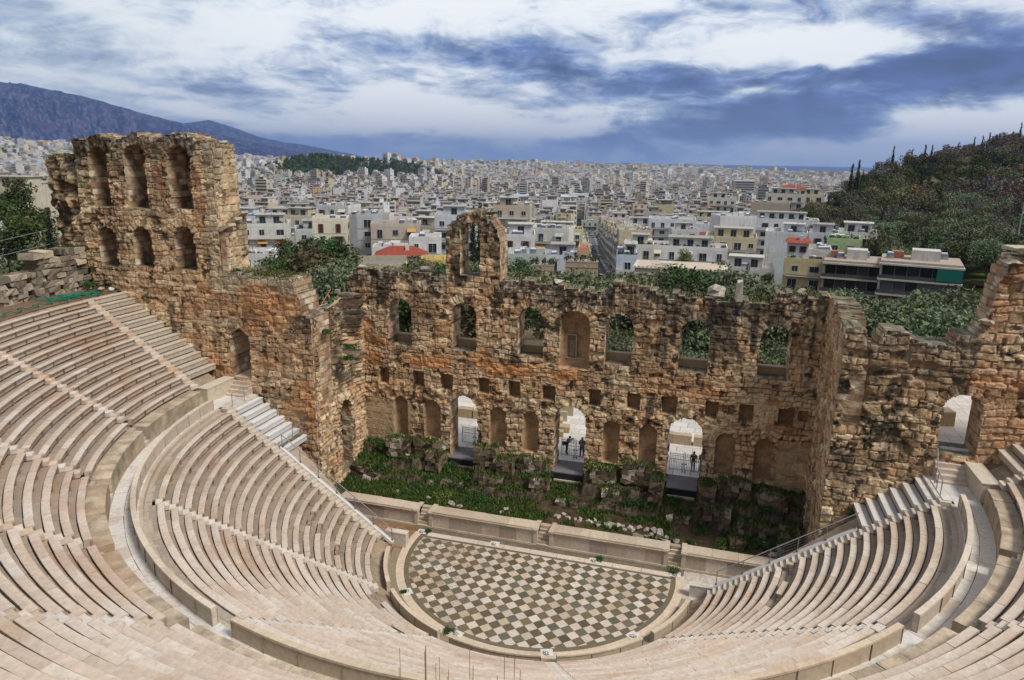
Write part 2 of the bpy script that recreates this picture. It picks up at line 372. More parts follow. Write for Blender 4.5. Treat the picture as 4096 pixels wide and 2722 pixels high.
    if colfn is not None: C_, disp = colfn(Sg, Zg, C_, disp, r1, bid)
    P0 = O+Sg[..., None]*u+disp[..., None]*n; P0[..., 2] += Zg
    # cells kept
    sc_ = (np.arange(ns)+.5)*res; zc_ = zb+(np.arange(nz)+.5)*res; SC, ZC = np.meshgrid(sc_, zc_)
    SQ = (np.floor(SC/.52+.35*vn(SC*1.3, SC*0, seed))+.5)*.52; rg = ragged*(hsh(np.floor(SQ*10), np.floor(SC*0), seed+70)-.5)
    bl_ = sst(0, .4, np.abs(top(SC)-top(SQ))); keep = ZC < np.where(np.abs(top(SC)-top(SQ)) > .2, top(SC)+.3*rg, top(SQ)+rg)
    wig = .12*(fbm(SC*2.2, ZC*2.2, seed+80, 3)-.5)
    hd = np.zeros(keep.shape, bool)
    for h in holes:
        sc, hw, z0, zs = h[:4]
        flat = len(h) > 4 and h[4]
        m = (np.abs(SC-sc)+wig < hw) & (ZC > z0) & (ZC < zs)
        if not flat: m |= (ZC >= zs) & (np.hypot(SC-sc, ZC-zs)+wig < hw)
        hd |= m
    keep &= ~hd
    idx = np.arange((ns+1)*(nz+1)).reshape(nz+1, ns+1)
    a = idx[:-1, :-1]; b = idx[:-1, 1:]; c = idx[1:, 1:]; d = idx[1:, :-1]
    FQ = np.stack([a, b, c, d], -1)[keep]
    V = [P0.reshape(-1, 3)]; CC = [C_.reshape(-1, 3)]; Q = [FQ]; nv = V[0].shape[0]
    # back face (flat, coarse colour)
    PB = O+Sg[..., None]*u-thick*n; PB[..., 2] += Zg
    V.append(PB.reshape(-1, 3)); CC.append((C_*.9).reshape(-1, 3)); Q.append(FQ[:, ::-1]+nv); nv *= 2
    # boundary edges -> jambs, tops, ends
    kp = np.pad(keep, 1)
    ed = []
    K_ = keep
    ed.append(np.stack([a, b], -1)[K_ & ~kp[:-2, 1:-1]]); ed.append(np.stack([b, c], -1)[K_ & ~kp[1:-1, 2:]])
    ed.append(np.stack([c, d], -1)[K_ & ~kp[2:, 1:-1]]); ed.append(np.stack([d, a], -1)[K_ & ~kp[1:-1, :-2]])
    E = np.concatenate(ed); Et = np.concatenate([np.full(len(x), i) for i, x in enumerate(ed)])
    nd = max(2, int(thick/.22)); f = np.linspace(0, 1, nd+1)
    A = V[0][E[:, 0]]; B = V[0][E[:, 1]]; A1 = V[1][E[:, 0]]; B1 = V[1][E[:, 1]]
    W_ = np.stack([A[:, None]*(1-f)[None, :, None]+A1[:, None]*f[None, :, None], B[:, None]*(1-f)[None, :, None]+B1[:, None]*f[None, :, None]], 1)
    Wf = W_.reshape(-1, 3)
    # masonry colour on the returns
    dep = (Wf-O) @ n; zz = Wf[:, 2]; along = (Wf-O) @ u
    jb, jj = np.floor(zz/.47), np.floor(-dep/.62+.5*(np.floor(zz/.47) % 2))
    rr = hsh(jb+np.floor(along/2.1)*31, jj, seed+9); pc = PAL[np.floor(rr*9.99).astype(int)]*(.8+.3*hsh(jj, jb, seed+4))[:, None]
    jl = np.minimum(np.abs(zz/.47-np.round(zz/.47))*.47, .3); pc = pc*(.5+.5*sst(0, .05, jl))[:, None]*(.85+.3*fbm(zz*3+along, dep*3, seed+8, 3))[:, None]
    typ = np.repeat(Et, 2*(nd+1)); jit = (fbm(zz*2+along*.3, dep*2.5, seed+12, 3)-.5)*.16
    inner = np.tile((f > .01) & (f < .99), len(E)*2)
    isv = (typ == 1) | (typ == 3)
    Wf = Wf+np.where((isv & inner)[:, None], jit[:, None]*u, 0); Wf[:, 2] += np.where((~isv) & inner, jit*.8, 0)
    soil = typ == 2
    tn = fbm(along*1.2, dep*1.6+3, seed+14, 4)
    hb = hsh(np.floor(along/.55), np.floor(dep/.62), seed+18); jd2 = np.minimum(np.abs(dep/.62-np.round(dep/.62))*.62, np.abs(along/.55-np.round(along/.55))*.55)
    sc2 = np.array([.27, .24, .18])*(.4+tn)[:, None]*(.6+.7*hb)[:, None]*(.5+.5*sst(0, .07, jd2))[:, None]; gr = sst(.5, .62, fbm(along*.8, dep*1.3, seed+15, 3))*grass
    sc2 = sc2*(1-gr[:, None])+np.array([.075, .095, .03])*gr[:, None]
    pc = np.where(soil[:, None], sc2, pc)
    V.append(Wf); CC.append(pc)
    base = nv+np.arange(len(E))[:, None]*2*(nd+1); k = np.arange(nd)[None, :]
    p = base+k; q = base+k+1; r = base+(nd+1)+k+1; s = base+(nd+1)+k
    Q.append(np.stack([s, p, q, r], -1).reshape(-1, 4))
    me = np_mesh(name, np.concatenate(V), [np.concatenate(Q)], mat or M_stone, np.concatenate(CC))
    return ob(name, me, parent)

def piece(pts):
    xs = [p[0] for p in pts]; zs = [p[1] for p in pts]
    return lambda s: np.interp(s, xs, zs)

# ------------------------------------------------------------------ stage wall
YW = 10.0
stage_wall = thing('ruined_stage_wall', 'long ruined stage wall of tan rubble masonry with seven tall arched window openings above three doorways', 'wall', (0, YW, 0))
X0 = -20.45; SL = 39.9
sx = lambda x: x-X0
def stage_top(s):
    x = s+X0
    z = np.interp(x, [-20.5, -19.8, -19.75, -14, -11.6, -11.55, -6.3, -6.25, -.9, -.85, 3.0, 3.05, 5.9, 5.95, 12.3, 15.1, 15.15, 19.5], [18.35, 18.35, 19.15, 19.15, 18.9, 19.0, 19.1, 19.0, 18.9, 18.55, 18.5, 19.35, 19.3, 18.75, 18.55, 18.6, 19.3, 19.2])
    c, r = -8.72, 2.35
    q = np.abs(x-c)
    arch = 22.15+np.sqrt(np.clip(r*r-(x-c)**2, 0, None))
    arch = np.where((x > c+.5) & (q < r), arch-.25*(x-c-.5)*.6, arch)
    return np.where(q < r, np.maximum(z, arch), z)
wins = [-15.45, -9.5, -3.6, 3.7, 9.6, 15.5]
holes = [(sx(x), 1.12, 12.6, 15.75, False, False, .75) for x in wins]
holes += [(sx(-9.55), 1.3, 2.3, 7.25, False, False, .7), (sx(0), 1.36, 2.3, 7.4, False, False, .7), (sx(9.5), 1.38, 2.3, 7.4, False, False, .7)]
holes += [(sx(-8.95), .88, 19.2, 22.75, False, False, .6)]
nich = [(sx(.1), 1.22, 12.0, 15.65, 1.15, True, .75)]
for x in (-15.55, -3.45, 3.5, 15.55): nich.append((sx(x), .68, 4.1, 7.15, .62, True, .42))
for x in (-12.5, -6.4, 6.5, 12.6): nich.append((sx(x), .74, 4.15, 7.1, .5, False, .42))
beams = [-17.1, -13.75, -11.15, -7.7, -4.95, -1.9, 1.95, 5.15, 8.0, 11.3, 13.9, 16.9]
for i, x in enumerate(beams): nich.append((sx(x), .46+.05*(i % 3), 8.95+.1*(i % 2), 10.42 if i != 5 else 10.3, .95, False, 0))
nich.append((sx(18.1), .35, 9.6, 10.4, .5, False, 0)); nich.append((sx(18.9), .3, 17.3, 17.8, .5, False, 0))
def stage_col(Sg, Zg, C_, disp, r1, bid):
    x = Sg+X0
    # dressed smooth stone at the foot on the left and right ends
    for a, b in ((-19.3, -14.6), (16.6, 19.3)):
        m = (x > a) & (x < b) & (Zg > 3.0) & (Zg < 7.6) & (disp > -.3)
        C_ = np.where(m[..., None], C_*.35+np.array([.46, .34, .20])*.65, C_); disp = np.where(m, disp*.25, disp)
    # dark streaks over the right half
    st = sst(.5, .62, fbm(x*1.3, Zg*.35, 771, 4))*sst(4.8, 6.5, x)*sst(11.5, 15.5, Zg)
    st = np.maximum(st, sst(.50, .62, fbm(x*1.7, Zg*.6, 775, 4))*sst(-2.4, -.5, x)*sst(7, 4.5, x)*sst(16.6, 17.6, Zg))
    C_ = C_*(1-.80*st[..., None])+np.array([.04, .035, .03])*.80*st[..., None]
    # orange patina
    pa = sst(.5, .62, fbm(x*.5+4, Zg*.7, 778, 4))*(sst(13.6, 14.6, Zg)*sst(17.6, 16.4, Zg)*sst(16.4, 17.2, x)+sst(11.5, 12.5, Zg)*sst(16, 14, Zg)*sst(-6.2, -7, x)*.6+sst(10.4, 11, Zg)*sst(12.2, 11.6, Zg)*.8)
    pa = np.clip(pa, 0, .85)
    C_ = C_*(1-pa[..., None])+np.array([.52, .24, .095])*pa[..., None]*(.75+.5*r1[..., None])
    # loose rounded rubble band under the beam holes
    band = np.exp(-((Zg-8.3)/.8)**2); disp = disp+band*(fbm(x*2, Zg*2, 781, 2)-.42)*.5*(disp > -.3)
    return C_, disp
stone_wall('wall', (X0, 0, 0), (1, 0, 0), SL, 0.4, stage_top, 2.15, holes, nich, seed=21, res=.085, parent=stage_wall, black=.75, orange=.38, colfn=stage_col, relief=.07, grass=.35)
def rock(mb, c, r, rs, col, flat=.7, n=8):
    """angular faceted stone"""
    bm = bmesh.new(); pts = rs.normal(size=(n+6, 3)); pts /= np.linalg.norm(pts, axis=1)[:, None]; pts *= np.array(r)*np.array([1, 1, flat])*rs.uniform(.75, 1.1, (n+6, 1))
    for p in pts: bm.verts.new(p)
    g = bmesh.ops.convex_hull(bm, input=bm.verts); bm.verts.ensure_lookup_table()
    used = sorted({v.index for f in bm.faces for v in f.verts} if bm.verts.index_update() is None else [])
    bm.verts.index_update(); V = np.array([v.co[:] for v in bm.verts]); F = np.array([[v.index for v in f.verts] for f in bm.faces if len(f.verts) == 3]); bm.free()
    az_ = rs.uniform(0, 6.28); ca, sa = math.cos(az_), math.sin(az_); V = V @ np.array([[ca, sa, 0], [-sa, ca, 0], [0, 0, 1]])
    # split so every facet keeps a flat tint
    VV = V[F].reshape(-1, 3); CC = np.repeat(rs.uniform(.8, 1.15, len(F)), 3)[:, None]*np.array(col)
    mb.add(VV+np.array(c), None, np.arange(len(VV)).reshape(-1, 3), CC)
def vbox(mb, c, d, rs, base, var=.15, jit=.03, rz=0.0):
    k = 1+rs.uniform(-var, var); mb.box(c, d, rz, tuple(np.array(base)*k), jit=jit)
for x in wins:
    m = MB(); rs = np.random.RandomState(int(x*7)+400)
    vbox(m, (x, 1.85, 12.88), (2.5, .5, .66), rs, (.40, .29, .18)); [rock(m, (x+rs.uniform(-.9, .9), rs.uniform(.2, 1.4), 12.62), (.3, .25, .12), rs, (.38, .28, .18)) for _ in range(5)]; m.box((x, 1.86, 13.245), (2.4, .56, .07), 0, (.44, .36, .26))
    ob('window_sill', m.mesh('window_sill', M_stone), stage_wall)
m = MB(); m.box((-.05, 1.06, 12.3), (2.2, .3, .7), 0, (.42, .31, .20)); m.box((-.05, 1.0, 12.68), (2.15, .42, .06), 0, (.47, .38, .27)); ob('niche_sill', m.mesh('niche_sill', M_stone), stage_wall)
m = MB(); m.box((-.32, .98, 13.7), (.8, .1, 1.85), 0, (.16, .13, .10)); m.box((-.74, .93, 13.7), (.09, .14, 1.9), 0, (.42, .33, .22)); m.box((.1, .93, 13.7), (.09, .14, 1.9), 0, (.42, .33, .22)); m.box((-.32, .93, 14.67), (.93, .14, .1), 0, (.42, .33, .22))  # dark slab stands in for the shade inside the niche doorway
m.box((-.22, .92, 13.5), (.45, .06, 1.4), 0, (.21, .18, .14))
ob('dark_niche_doorway', m.mesh('dark_niche_doorway', M_stone), stage_wall)
# loose blocks on the wall head
rs = np.random.RandomState(5)
for (x, y, z, w, d, h, lab) in ((-19.2, .3, 19.3, 1.5, 1.2, .45, 'flat grey capping block at the left end of the stage wall top'), (-13.2, .9, 19.45, 1.7, .9, .45, 'mossy block lying on the wall top left of the tall free-standing arch'),
                                (-1.6, 1.0, 19.05, 1.7, .9, .5, 'flat boulder on the wall top in front of the beige garden wall'), (11.1, .9, 19.0, 1.5, 1.2, .9, 'pile of rough pale blocks on the wall top left of the upright stone'),
                                (12.55, .4, 19.25, .5, .9, 1.5, 'upright pale stone standing alone on the wall top'), (17.0, .9, 19.5, .9, .8, .4, 'small block near the right end of the wall top')):
    m = MB()
    if h > 1: m.box((0, 0, 0), (w, d, h), .1, (.50, .46, .38), taper=.85, jit=.1)
    else:
        for k in range(3 if h > .6 else 1): rock(m, (rs.uniform(-.4, .4)*(h > .6), rs.uniform(-.2, .2), (k-1)*.2*(h > .6)), (w*.5, d*.5, h*.75), rs, (.46, .42, .34))
    tag(ob('loose_block', m.mesh('loose_block', M_stone), None, (x, YW+y, z)), lab, 'stone block', 'blocks on the stage wall top')

# ------------------------------------------------------------------ side walls
def wall_left_colfn(Sg, Zg, C_, disp, r1, bid):
    x = Sg-43.4
    br = (np.abs(Zg-26.2) < 1.9) & (disp > -.25) & (((np.abs(x+32.0) < .5)) | (np.abs(x+35.95) < .45) | (np.abs(x+28.1) < .62))
    bs = sst(.3, .5, vn(Sg*3, Zg*3, 5))
    brick = np.array([.34, .16, .10])*(.55+.6*(np.sin(Zg*2*math.pi/.2) > -.2))[..., None]*(.7+.6*r1)[..., None]
    C_ = np.where((br & (fbm(Sg*1.5, Zg*1.5, 6, 3) > .46))[..., None], brick*.75+C_*.25, C_)
    q = (x > -28.6) & (Zg > 18.0) & (Zg < 30)
    C_ = np.where((q & (x > -27.8))[..., None], C_*.45+np.array([.56, .47, .32])*.55*(.75+.4*r1)[..., None], C_)
    # pale grey crust around arch rings
    pat = sst(-30, -25, x)*sst(19.5, 18.0, Zg)*sst(.5, .62, fbm(Sg*.9, Zg*.5, 912, 4))*sst(13, 15, Zg)
    C_ = C_*(1-.6*pat[..., None])+np.array([.06, .045, .035])*.6*pat[..., None]
    og = sst(.45, .62, fbm(Sg*.3, Zg*.4, 915, 4))*sst(-31, -28, x)*sst(24, 21, Zg)*.6
    C_ = C_*(1-og[..., None])+np.array([.50, .25, .11])*og[..., None]*(.7+.6*r1[..., None])
    # eroded broken end
    m = x < -40.1
    h = np.where(m, (fbm(Sg*.9, Zg*1.1, 921, 3)-.55)*1.3, 0); disp = disp+h-.35*m
    return C_, disp
tower = thing('ruined_tower_wall', 'tall ruined side wall on the left with two rows of three arched openings, rising far above the seats', 'wall', (0, 1.76, 0))
LX = -43.4
def ltop(s):
    x = s+LX
    base = np.interp(x, [-43.4, -40.15, -40.1, -39, -38.2, -37.5, -36.6, -35.9, -34.9, -34, -33, -32, -31, -29.9, -28.6, -28, -26.85, -26.8, -22.6, -20.5, -20.4, -20.1, -19.9, -19.7, -19.1], [28.35, 28.4, 29.7, 29.75, 29.95, 30.15, 29.9, 29.55, 29.95, 30.2, 29.9, 29.6, 30.0, 30.25, 29.9, 29.75, 29.6, 19.6, 19.55, 19.4, 18.4, 18.0, 17.0, 16.7, 16.4])
    return base
TN = [(-37.78, .95, 24.45, 28.3), (-34.15, 1.02, 24.4, 28.35), (-29.97, 1.08, 24.5, 28.3), (-37.8, .93, 19.5, 21.9), (-34.2, .95, 19.65, 22.0), (-30.1, .95, 19.65, 22.2)]
lh = [(x-LX, w, z0, z1, False, False, .6) for x, w, z0, z1 in TN]
ln = [      (-42.3-LX, .5, 25.6, 26.4, .8, False, 0), (-41.1-LX, .3, 25.6, 26.1, .6, False, 0), (-42.0-LX, .4, 24.0, 24.7, .7, False, 0), (-41.0-LX, .35, 24.0, 24.8, .6, False, 0)]
stone_wall('wall', (LX, 0, 0), (1, 0, 0), 24.3, 3.5, ltop, 2.65, lh+[(-25.7-LX, .93, 11.0, 14.15, False, False, .5)], ln, seed=33, res=.085, parent=tower, black=.7, orange=.36, colfn=wall_left_colfn, relief=.07, ragged=.25, clean=.12)
for x, w, z0, z1 in TN:
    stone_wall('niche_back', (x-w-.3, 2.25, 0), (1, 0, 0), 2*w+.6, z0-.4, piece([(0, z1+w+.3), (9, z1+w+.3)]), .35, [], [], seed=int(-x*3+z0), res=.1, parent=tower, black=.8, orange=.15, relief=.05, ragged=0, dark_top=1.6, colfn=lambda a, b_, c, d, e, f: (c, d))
# buttress on the right side of the tower
rs = np.random.RandomState(8)
stone_wall('buttress', (-26.74, .02, 0), (0, 1, 0), 2.63, 19.3, piece([(0, 29.5), (2.63, 29.3)]), .14, [], [], seed=81, res=.085, parent=tower, black=.3, orange=.1, relief=.07, clean=.45, ch=(.45, .8), bw=(.6, 1.4), ragged=.3, ruin=.25)
stone_wall('buttress', (-26.2, -.02, 0), (0, 1, 0), 2.68, 19.2, piece([(0, 22.6), (.4, 23.2), (2.68, 24.2)]), .5, [], [], seed=82, res=.085, parent=tower, black=.3, orange=.25, relief=.08, clean=.35, ch=(.45, .8), bw=(.6, 1.4), ragged=.2, ruin=.25)
m = MB()
for j in range(3): m.box((-26.25, .35+j*.85, 23.2+.42*j), (1.05, .84, .22), 0, (.46, .38, .28), ry=-.45, jit=.03)
ob('ledge_stones', m.mesh('ledge_stones', M_stone), tower)
# projecting crown blocks
m = MB()
for k in range(44):
    x = -39.9+k*.305; rock(m, (x, .25+rs.uniform(-.1, 1.9), ltop(np.array(x-LX))+.0), (.3, .45, .24), rs, (.42, .38, .31) if rs.rand() > .4 else (.36, .29, .20))
ob('crown_stones', m.mesh('crown_stones', M_stone), tower)

# inner wing walls beside the stage
wing_l = thing('ruined_wing_wall', 'broken rubble wing wall left of the stage joining the tower wall to the stage wall, with a dark doorway', 'wall', (-19.0, 1.9, 0), group='wing walls beside the stage')
def wtop(s): return np.interp(s, [0, .9, .95, 1.8, 1.85, 5.4, 5.5, 6.7, 6.75, 8.1], [16.5, 16.4, 15.6, 15.7, 16.3, 16.45, 15.7, 15.6, 16.6, 17.2])
def wcol(Sg, Zg, C_, disp, r1, bid):
    # face broken away in steps in the middle: the upper part stands back
    up = sst(8.6, 9.2, Zg+.9*(fbm(Sg*.9, Zg*.7, 431, 3)-.5))*sst(.5, 1.2, Sg)*sst(7.6, 6.6, Sg)
    disp = disp-1.0*up*sst(11.2, 12.6, Zg+1.2*(fbm(Sg*1.2, Zg*.4, 437, 3)-.5)*2)-.35*up
    disp = disp+.35*(fbm(Sg*.8, Zg*.8, 441, 3)-.5)*(Zg > 8)
    dk = sst(.48, .6, fbm(Sg*.7, Zg*.7, 451, 4))*.7*sst(7, 10, Zg)
    C_ = C_*(1-dk[..., None])+np.array([.05, .045, .03])*dk[..., None]
    return C_, disp
stone_wall('wall', (0, 0, 0), (0, 1, 0), 8.1, 1.0, wtop, 1.9, [(4.35, .92, 2.0, 7.5, False, False, .6)], [], seed=44, res=.085, parent=wing_l, black=.75, orange=.3, colfn=wcol, ch=(.28, .5), bw=(.35, .9), relief=.16)
wing_r = thing('ruined_wing_wall', 'tall narrow wing wall right of the stage seen almost edge-on, joining the stage wall to the right side wall', 'wall', (18.85, 1.9, 0), group='wing walls beside the stage')
def wrcol(Sg, Zg, C_, disp, r1, bid):
    og = sst(.44, .62, fbm(Sg*.4, Zg*.25, 461, 4))*.35*sst(6, 9, Zg)
    return C_*(1-og[..., None])+np.array([.52, .28, .13])*og[..., None]*(.7+.6*r1[..., None]), disp
stone_wall('wall', (0, 8.1, 0), (0, -1, 0), 8.1, .3, lambda s: np.interp(8.1-s, [0, .9, .95, 2.2, 2.25, 4.2, 8.1], [18.2, 18.0, 17.3, 17.3, 18.9, 19.4, 19.3]), 1.5,
           [(8.1-4.9, .85, 2.0, 7.4, False, False, .5)], [(8.1-4.7, .8, 12.5, 15.6, .9, False, .4)], seed=52, res=.085, parent=wing_r, black=.25, orange=.5, colfn=wrcol, relief=.12, bw=(.5, 1.3))

rwall = thing('ruined_side_wall', 'ruined rubble side wall on the right with black lichen stains and a marble-stepped doorway, rising to a broken tower at the photo edge', 'wall', (0, 1.76, 0))
RX = 18.8
def rtop(s):
    x = s+RX
    return np.interp(x, [18.8, 20.0, 20.1, 20.9, 21.0, 22, 24.6, 25.0, 25.5, 26.0, 26.35, 26.4, 26.55, 26.7, 27.2, 28.5, 34], [18.85, 18.85, 17.7, 18.2, 18.9, 18.75, 18.1, 18.6, 18.9, 19.0, 19.5, 20.3, 21.6, 22.7, 23.5, 24.0, 25.5])
def rcol(Sg, Zg, C_, disp, r1, bid):
    x = Sg+RX
    st = sst(.47, .56, fbm(x*1.0, Zg*.8, 811, 4)*.6+fbm(x*3.5, Zg*3.5, 812, 3)*.4)*sst(24.5, 22.0, x)*sst(17.3, 15.5, Zg)*sst(8.5, 11, Zg)
    st2 = sst(.5, .58, fbm(x*1.1, Zg*.9, 815, 4))*np.exp(-((Zg-16)/1.1)**2)*np.exp(-((x-25.3)/1.7)**2)
    st = np.clip(np.maximum(st, st2)*.92, 0, 1)
    C_ = C_*(1-st[..., None])+np.array([.035, .033, .025])*st[..., None]
    og = sst(26, 26.6, x)*sst(.46, .64, fbm(x*.5, Zg*.6, 817, 4))*.4
    og = np.maximum(og, sst(25.5, 26.6, x)*np.exp(-((Zg-16.3)/.6)**2)*.7)
    C_ = C_*(1-og[..., None])+np.array([.54, .26, .13])*og[..., None]*(.75+.5*r1[..., None])
    rub = (Zg > 15.5) & (x < 26); C_ = np.where(rub[..., None], C_*.8+np.array([.06, .045, .03]), C_)
    # blocks broken out in big ledges on the left part
    e = np.clip(sst(.55, .6, fbm(x*.6, Zg*.9, 819, 2)), 0, 1)*sst(24.0, 22.5, x)*sst(16.6, 15.8, Zg)*sst(12, 13, Zg)
    return C_, disp-.45*e
stone_wall('wall', (RX, 0, 0), (1, 0, 0), 22.5, 3.0, rtop, 2.2, [(25.95-RX, 1.08, 11.35, 14.2, False, False, .65)], [], seed=61, res=.085, parent=rwall, black=.55, orange=.3, colfn=rcol, relief=.12, ch=(.34, .7), bw=(.5, 1.3), ragged=.3)
m = MB()
for k in range(7): rock(m, (26.9+k*.35, rs.uniform(-.1, 1.2), 23.45+.06*k), (.42, .5, .3), rs, (.50, .44, .35))
m.box((27.6, .5, 24.2), (1.4, 1.6, .26), .1, (.50, .43, .33), jit=.08)
for k in range(5): rock(m, (26.3+rs.uniform(-.2, .3), rs.uniform(0, 1), 19.5+k*.1), (.3, .4, .3), rs, (.42, .33, .24))
ob('crown_stones', m.mesh('crown_stones', M_stone), rwall)
m = MB(); m.tube((27.35, 2.6, 24.9), (27.35, 2.6, 26.7), .035, 6, (.35, .36, .38)); m.tube((27.35, 2.6, 26.2), (28.6, 2.6, 26.2), .03, 6, (.35, .36, .38))
m.tube((28.6, 2.6, 24.9), (28.6, 2.6, 26.7), .035, 6, (.35, .36, .38))
tag(ob('guard_rail', m.mesh('guard_rail', M_metal)), 'short metal guard rail on top of the right tower at the photo edge', 'railing')

# pier under the left benches with its small vault, and ring wall behind the top walk
pier = thing('vault_pier', 'rubble pier with a small dark vault under the left end benches', 'wall', (-20.4, -1.45, 0))
stone_wall('wall', (0, 0, 0), (0, 1, 0), 3.2, 0, piece([(0, 6.9), (3.2, 6.9)]), 1.2, [(1.3, .8, 0.2, 5.2, False, False, .4)], [], seed=71, res=.1, parent=pier, ragged=0, black=.4)
# ------------------------------------------------------------------ the cavea (seating)
UE = -1.5      # line where the low seats stop beside the parodos
def up_R(k): return 36.26-.6754*k
def up_Z(k): return 17.46-.4531*k
def lo_R(k): return 23.95-.655*k
def lo_Z(k): return 9.56-.4610*k
MC = np.array([.60, .50, .41])
MPAL = np.array([[.575, .47, .38], [.605, .51, .42], [.545, .43, .325], [.625, .55, .47], [.525, .43, .34], [.575, .46, .36], [.635, .575, .51], [.49, .38, .28]])
def arc_pts(R, a): return np.stack([R*np.sin(a), -R*np.cos(a)], -1)
def slab_run(mb, prof, a0, a1, Rm, rs, slab=(1.0, 1.7), col=None, jz=.012, jr=.012, dirty=0.0, gap=.006, warm=0.0, broken=0.0):
    """prof: list of (r, z, colour factor) from front bottom to back; makes stone slabs along an arc"""
    a = a0; npf = len(prof)
    R0 = np.array([p[0] for p in prof]); Z0 = np.array([p[1] for p in prof]); Cf = np.array([p[2] for p in prof])
    while a < a1-1e-4:
        w = rs.uniform(*slab)/Rm; b = min(a+w, a1)
        if a1-b < .35/Rm: b = a1
        if broken and rs.rand() < broken: a = b; continue
        nseg = max(1, int(math.ceil((b-a)*Rm/.45)))
        th = np.linspace(a+gap/Rm, b-gap/Rm, nseg+1)
        dr = rs.uniform(-jr, jr); dzv = rs.uniform(-jz, jz); tl = rs.uniform(-jz, jz)*.6
        rr = R0[None, :]+dr; X = rr*np.sin(th)[:, None]; Y = -rr*np.cos(th)[:, None]; Z = Z0[None, :]+dzv+tl*np.linspace(-1, 1, nseg+1)[:, None]
        V = np.stack([X, Y, np.broadcast_to(Z, X.shape)], -1).reshape(-1, 3)
        c = (MPAL[rs.randint(len(MPAL))]*.55+np.array([.60, .495, .40])*.45)*rs.uniform(.93, 1.06) if col is None else np.array(col)*rs.uniform(.92, 1.08)
        if dirty: c = c*(1-dirty)+np.array([.34, .26, .185])*dirty*rs.uniform(.6, 1.25)
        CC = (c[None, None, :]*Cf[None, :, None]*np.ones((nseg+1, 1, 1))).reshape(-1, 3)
        i = np.arange(nseg)[:, None]*npf+np.arange(npf-1)[None, :]
        Q = np.stack([i, i+1, i+1+npf, i+npf], -1).reshape(-1, 4)
        # ends
        ce = [list(range(npf))[::-1], [nseg*npf+k for k in range(npf)]]
        n0 = len(V); low = Z0.min()
        base = V.copy()
        mb.add(V, Q, None, CC)
        # end caps as quads down to the lowest profile level
        for e, flip in ((0, False), (nseg, True)):
            ring = base[e*npf:(e+1)*npf]; dn = ring.copy(); dn[:, 2] = low+dzv
            Vc = np.concatenate([ring, dn]); k = np.arange(npf-1)
            q = np.stack([k, k+npf, k+1+npf, k+1], -1)
            if flip: q = q[:, ::-1]
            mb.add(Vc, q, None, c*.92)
        a = b
def row_mesh(Re, zt, tread, a0, a1, seed, dirty, worn=0.0, riser=.455):
    rs = np.random.RandomState(seed); mb = MB()
    # seat slab with a rounded nosing; factors paint in riser shade and nosing highlight
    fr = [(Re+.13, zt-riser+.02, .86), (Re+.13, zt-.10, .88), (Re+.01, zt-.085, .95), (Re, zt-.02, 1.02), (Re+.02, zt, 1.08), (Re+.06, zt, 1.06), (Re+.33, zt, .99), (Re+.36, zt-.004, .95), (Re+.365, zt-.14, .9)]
    slab_run(mb, fr, a0, a1, Re, rs, (1.3, 2.5), dirty=dirty*.35, jr=.012+.05*worn, jz=.01+.05*worn, broken=worn*.35)
    # foot strip behind, lower and dirtier
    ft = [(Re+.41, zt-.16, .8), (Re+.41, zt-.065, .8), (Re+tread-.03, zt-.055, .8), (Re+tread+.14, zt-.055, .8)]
    slab_run(mb, ft, a0, a1, Re+.5, rs, (.6, 1.6), dirty=.42+dirty*.6, jz=.012+.05*worn)
    if worn:  # rough core showing where seats are lost
        core = [(Re+.12, zt-riser, .8), (Re+.14, zt-.25, .8), (Re+.3, zt-.2, .9), (Re+.36, zt-.16, .9)]
        slab_run(mb, core, a0, a1, Re, rs, (.4, .9), col=(.38, .29, .20), jz=.07, jr=.06)
    return mb
LA = [R_(x) for x in (-50.3, -17.0, 17.0, 50.3)]
UA = [R_(x) for x in (-68.6, -51.4, -34.3, -17.1, 0, 17.1, 34.3, 51.4, 68.6)]
HW = .36
def end_angle(R, y): return math.acos(min(1, -y/R)) if y < 0 else math.pi/2
wl = [('left end', 'seating wedge of curved marble rows beside the left kerb, lower tier'), ('', 'broad seating wedge of the lower tier left of the orchestra, long curved parapet behind it'),
      ('', 'central seating wedge of the lower tier directly in front of the orchestra'), ('', 'seating wedge of the lower tier right of the orchestra centre'),
      ('', 'seating wedge of the lower tier on the right, ending at the right kerb')]
def end_y(k): return -2.3
for w in range(5):
    wedge = thing('seating_wedge', wl[w][1], 'seating', (0, 0, 0), group='wedges of the lower tier of seats')
    for k in range(19):
        Re, zt = lo_R(k), lo_Z(k)
        a0 = LA[w-1]+HW/Re if w > 0 else -end_angle(Re+.35, end_y(k))
        a1 = LA[w]-HW/Re if w < 4 else end_angle(Re+.35, end_y(k))
        worn = 0
        if w == 0 and k > 9: worn = .35+.3*(k % 3 == 0)
        if w == 1 and k in (15, 17, 18): worn = .3
        if w == 4 and k in (11, 15): worn = .5
        dirty = .35 if w == 0 else (.2 if w == 4 else .12)
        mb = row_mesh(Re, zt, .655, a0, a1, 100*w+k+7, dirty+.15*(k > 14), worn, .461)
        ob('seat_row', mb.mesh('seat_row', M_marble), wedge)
UL = [-R_(86), *UA, R_(86)]
ul = ['leftmost seating wedge of the upper tier, beside the straight end benches below the tower', 'second seating wedge from the left in the upper tier, under the rubble ring wall',
      'third seating wedge from the left in the upper tier', 'fourth seating wedge of the upper tier, at lower left',
      'fifth seating wedge of the upper tier, at the bottom left corner', 'sixth seating wedge of the upper tier, at the bottom edge',
      'seventh seating wedge of the upper tier, bottom right corner', 'eighth upper tier seating wedge at the lower right photo edge',
      'ninth seating wedge of the upper tier, right edge below the doorway', 'rightmost seating wedge of the upper tier']
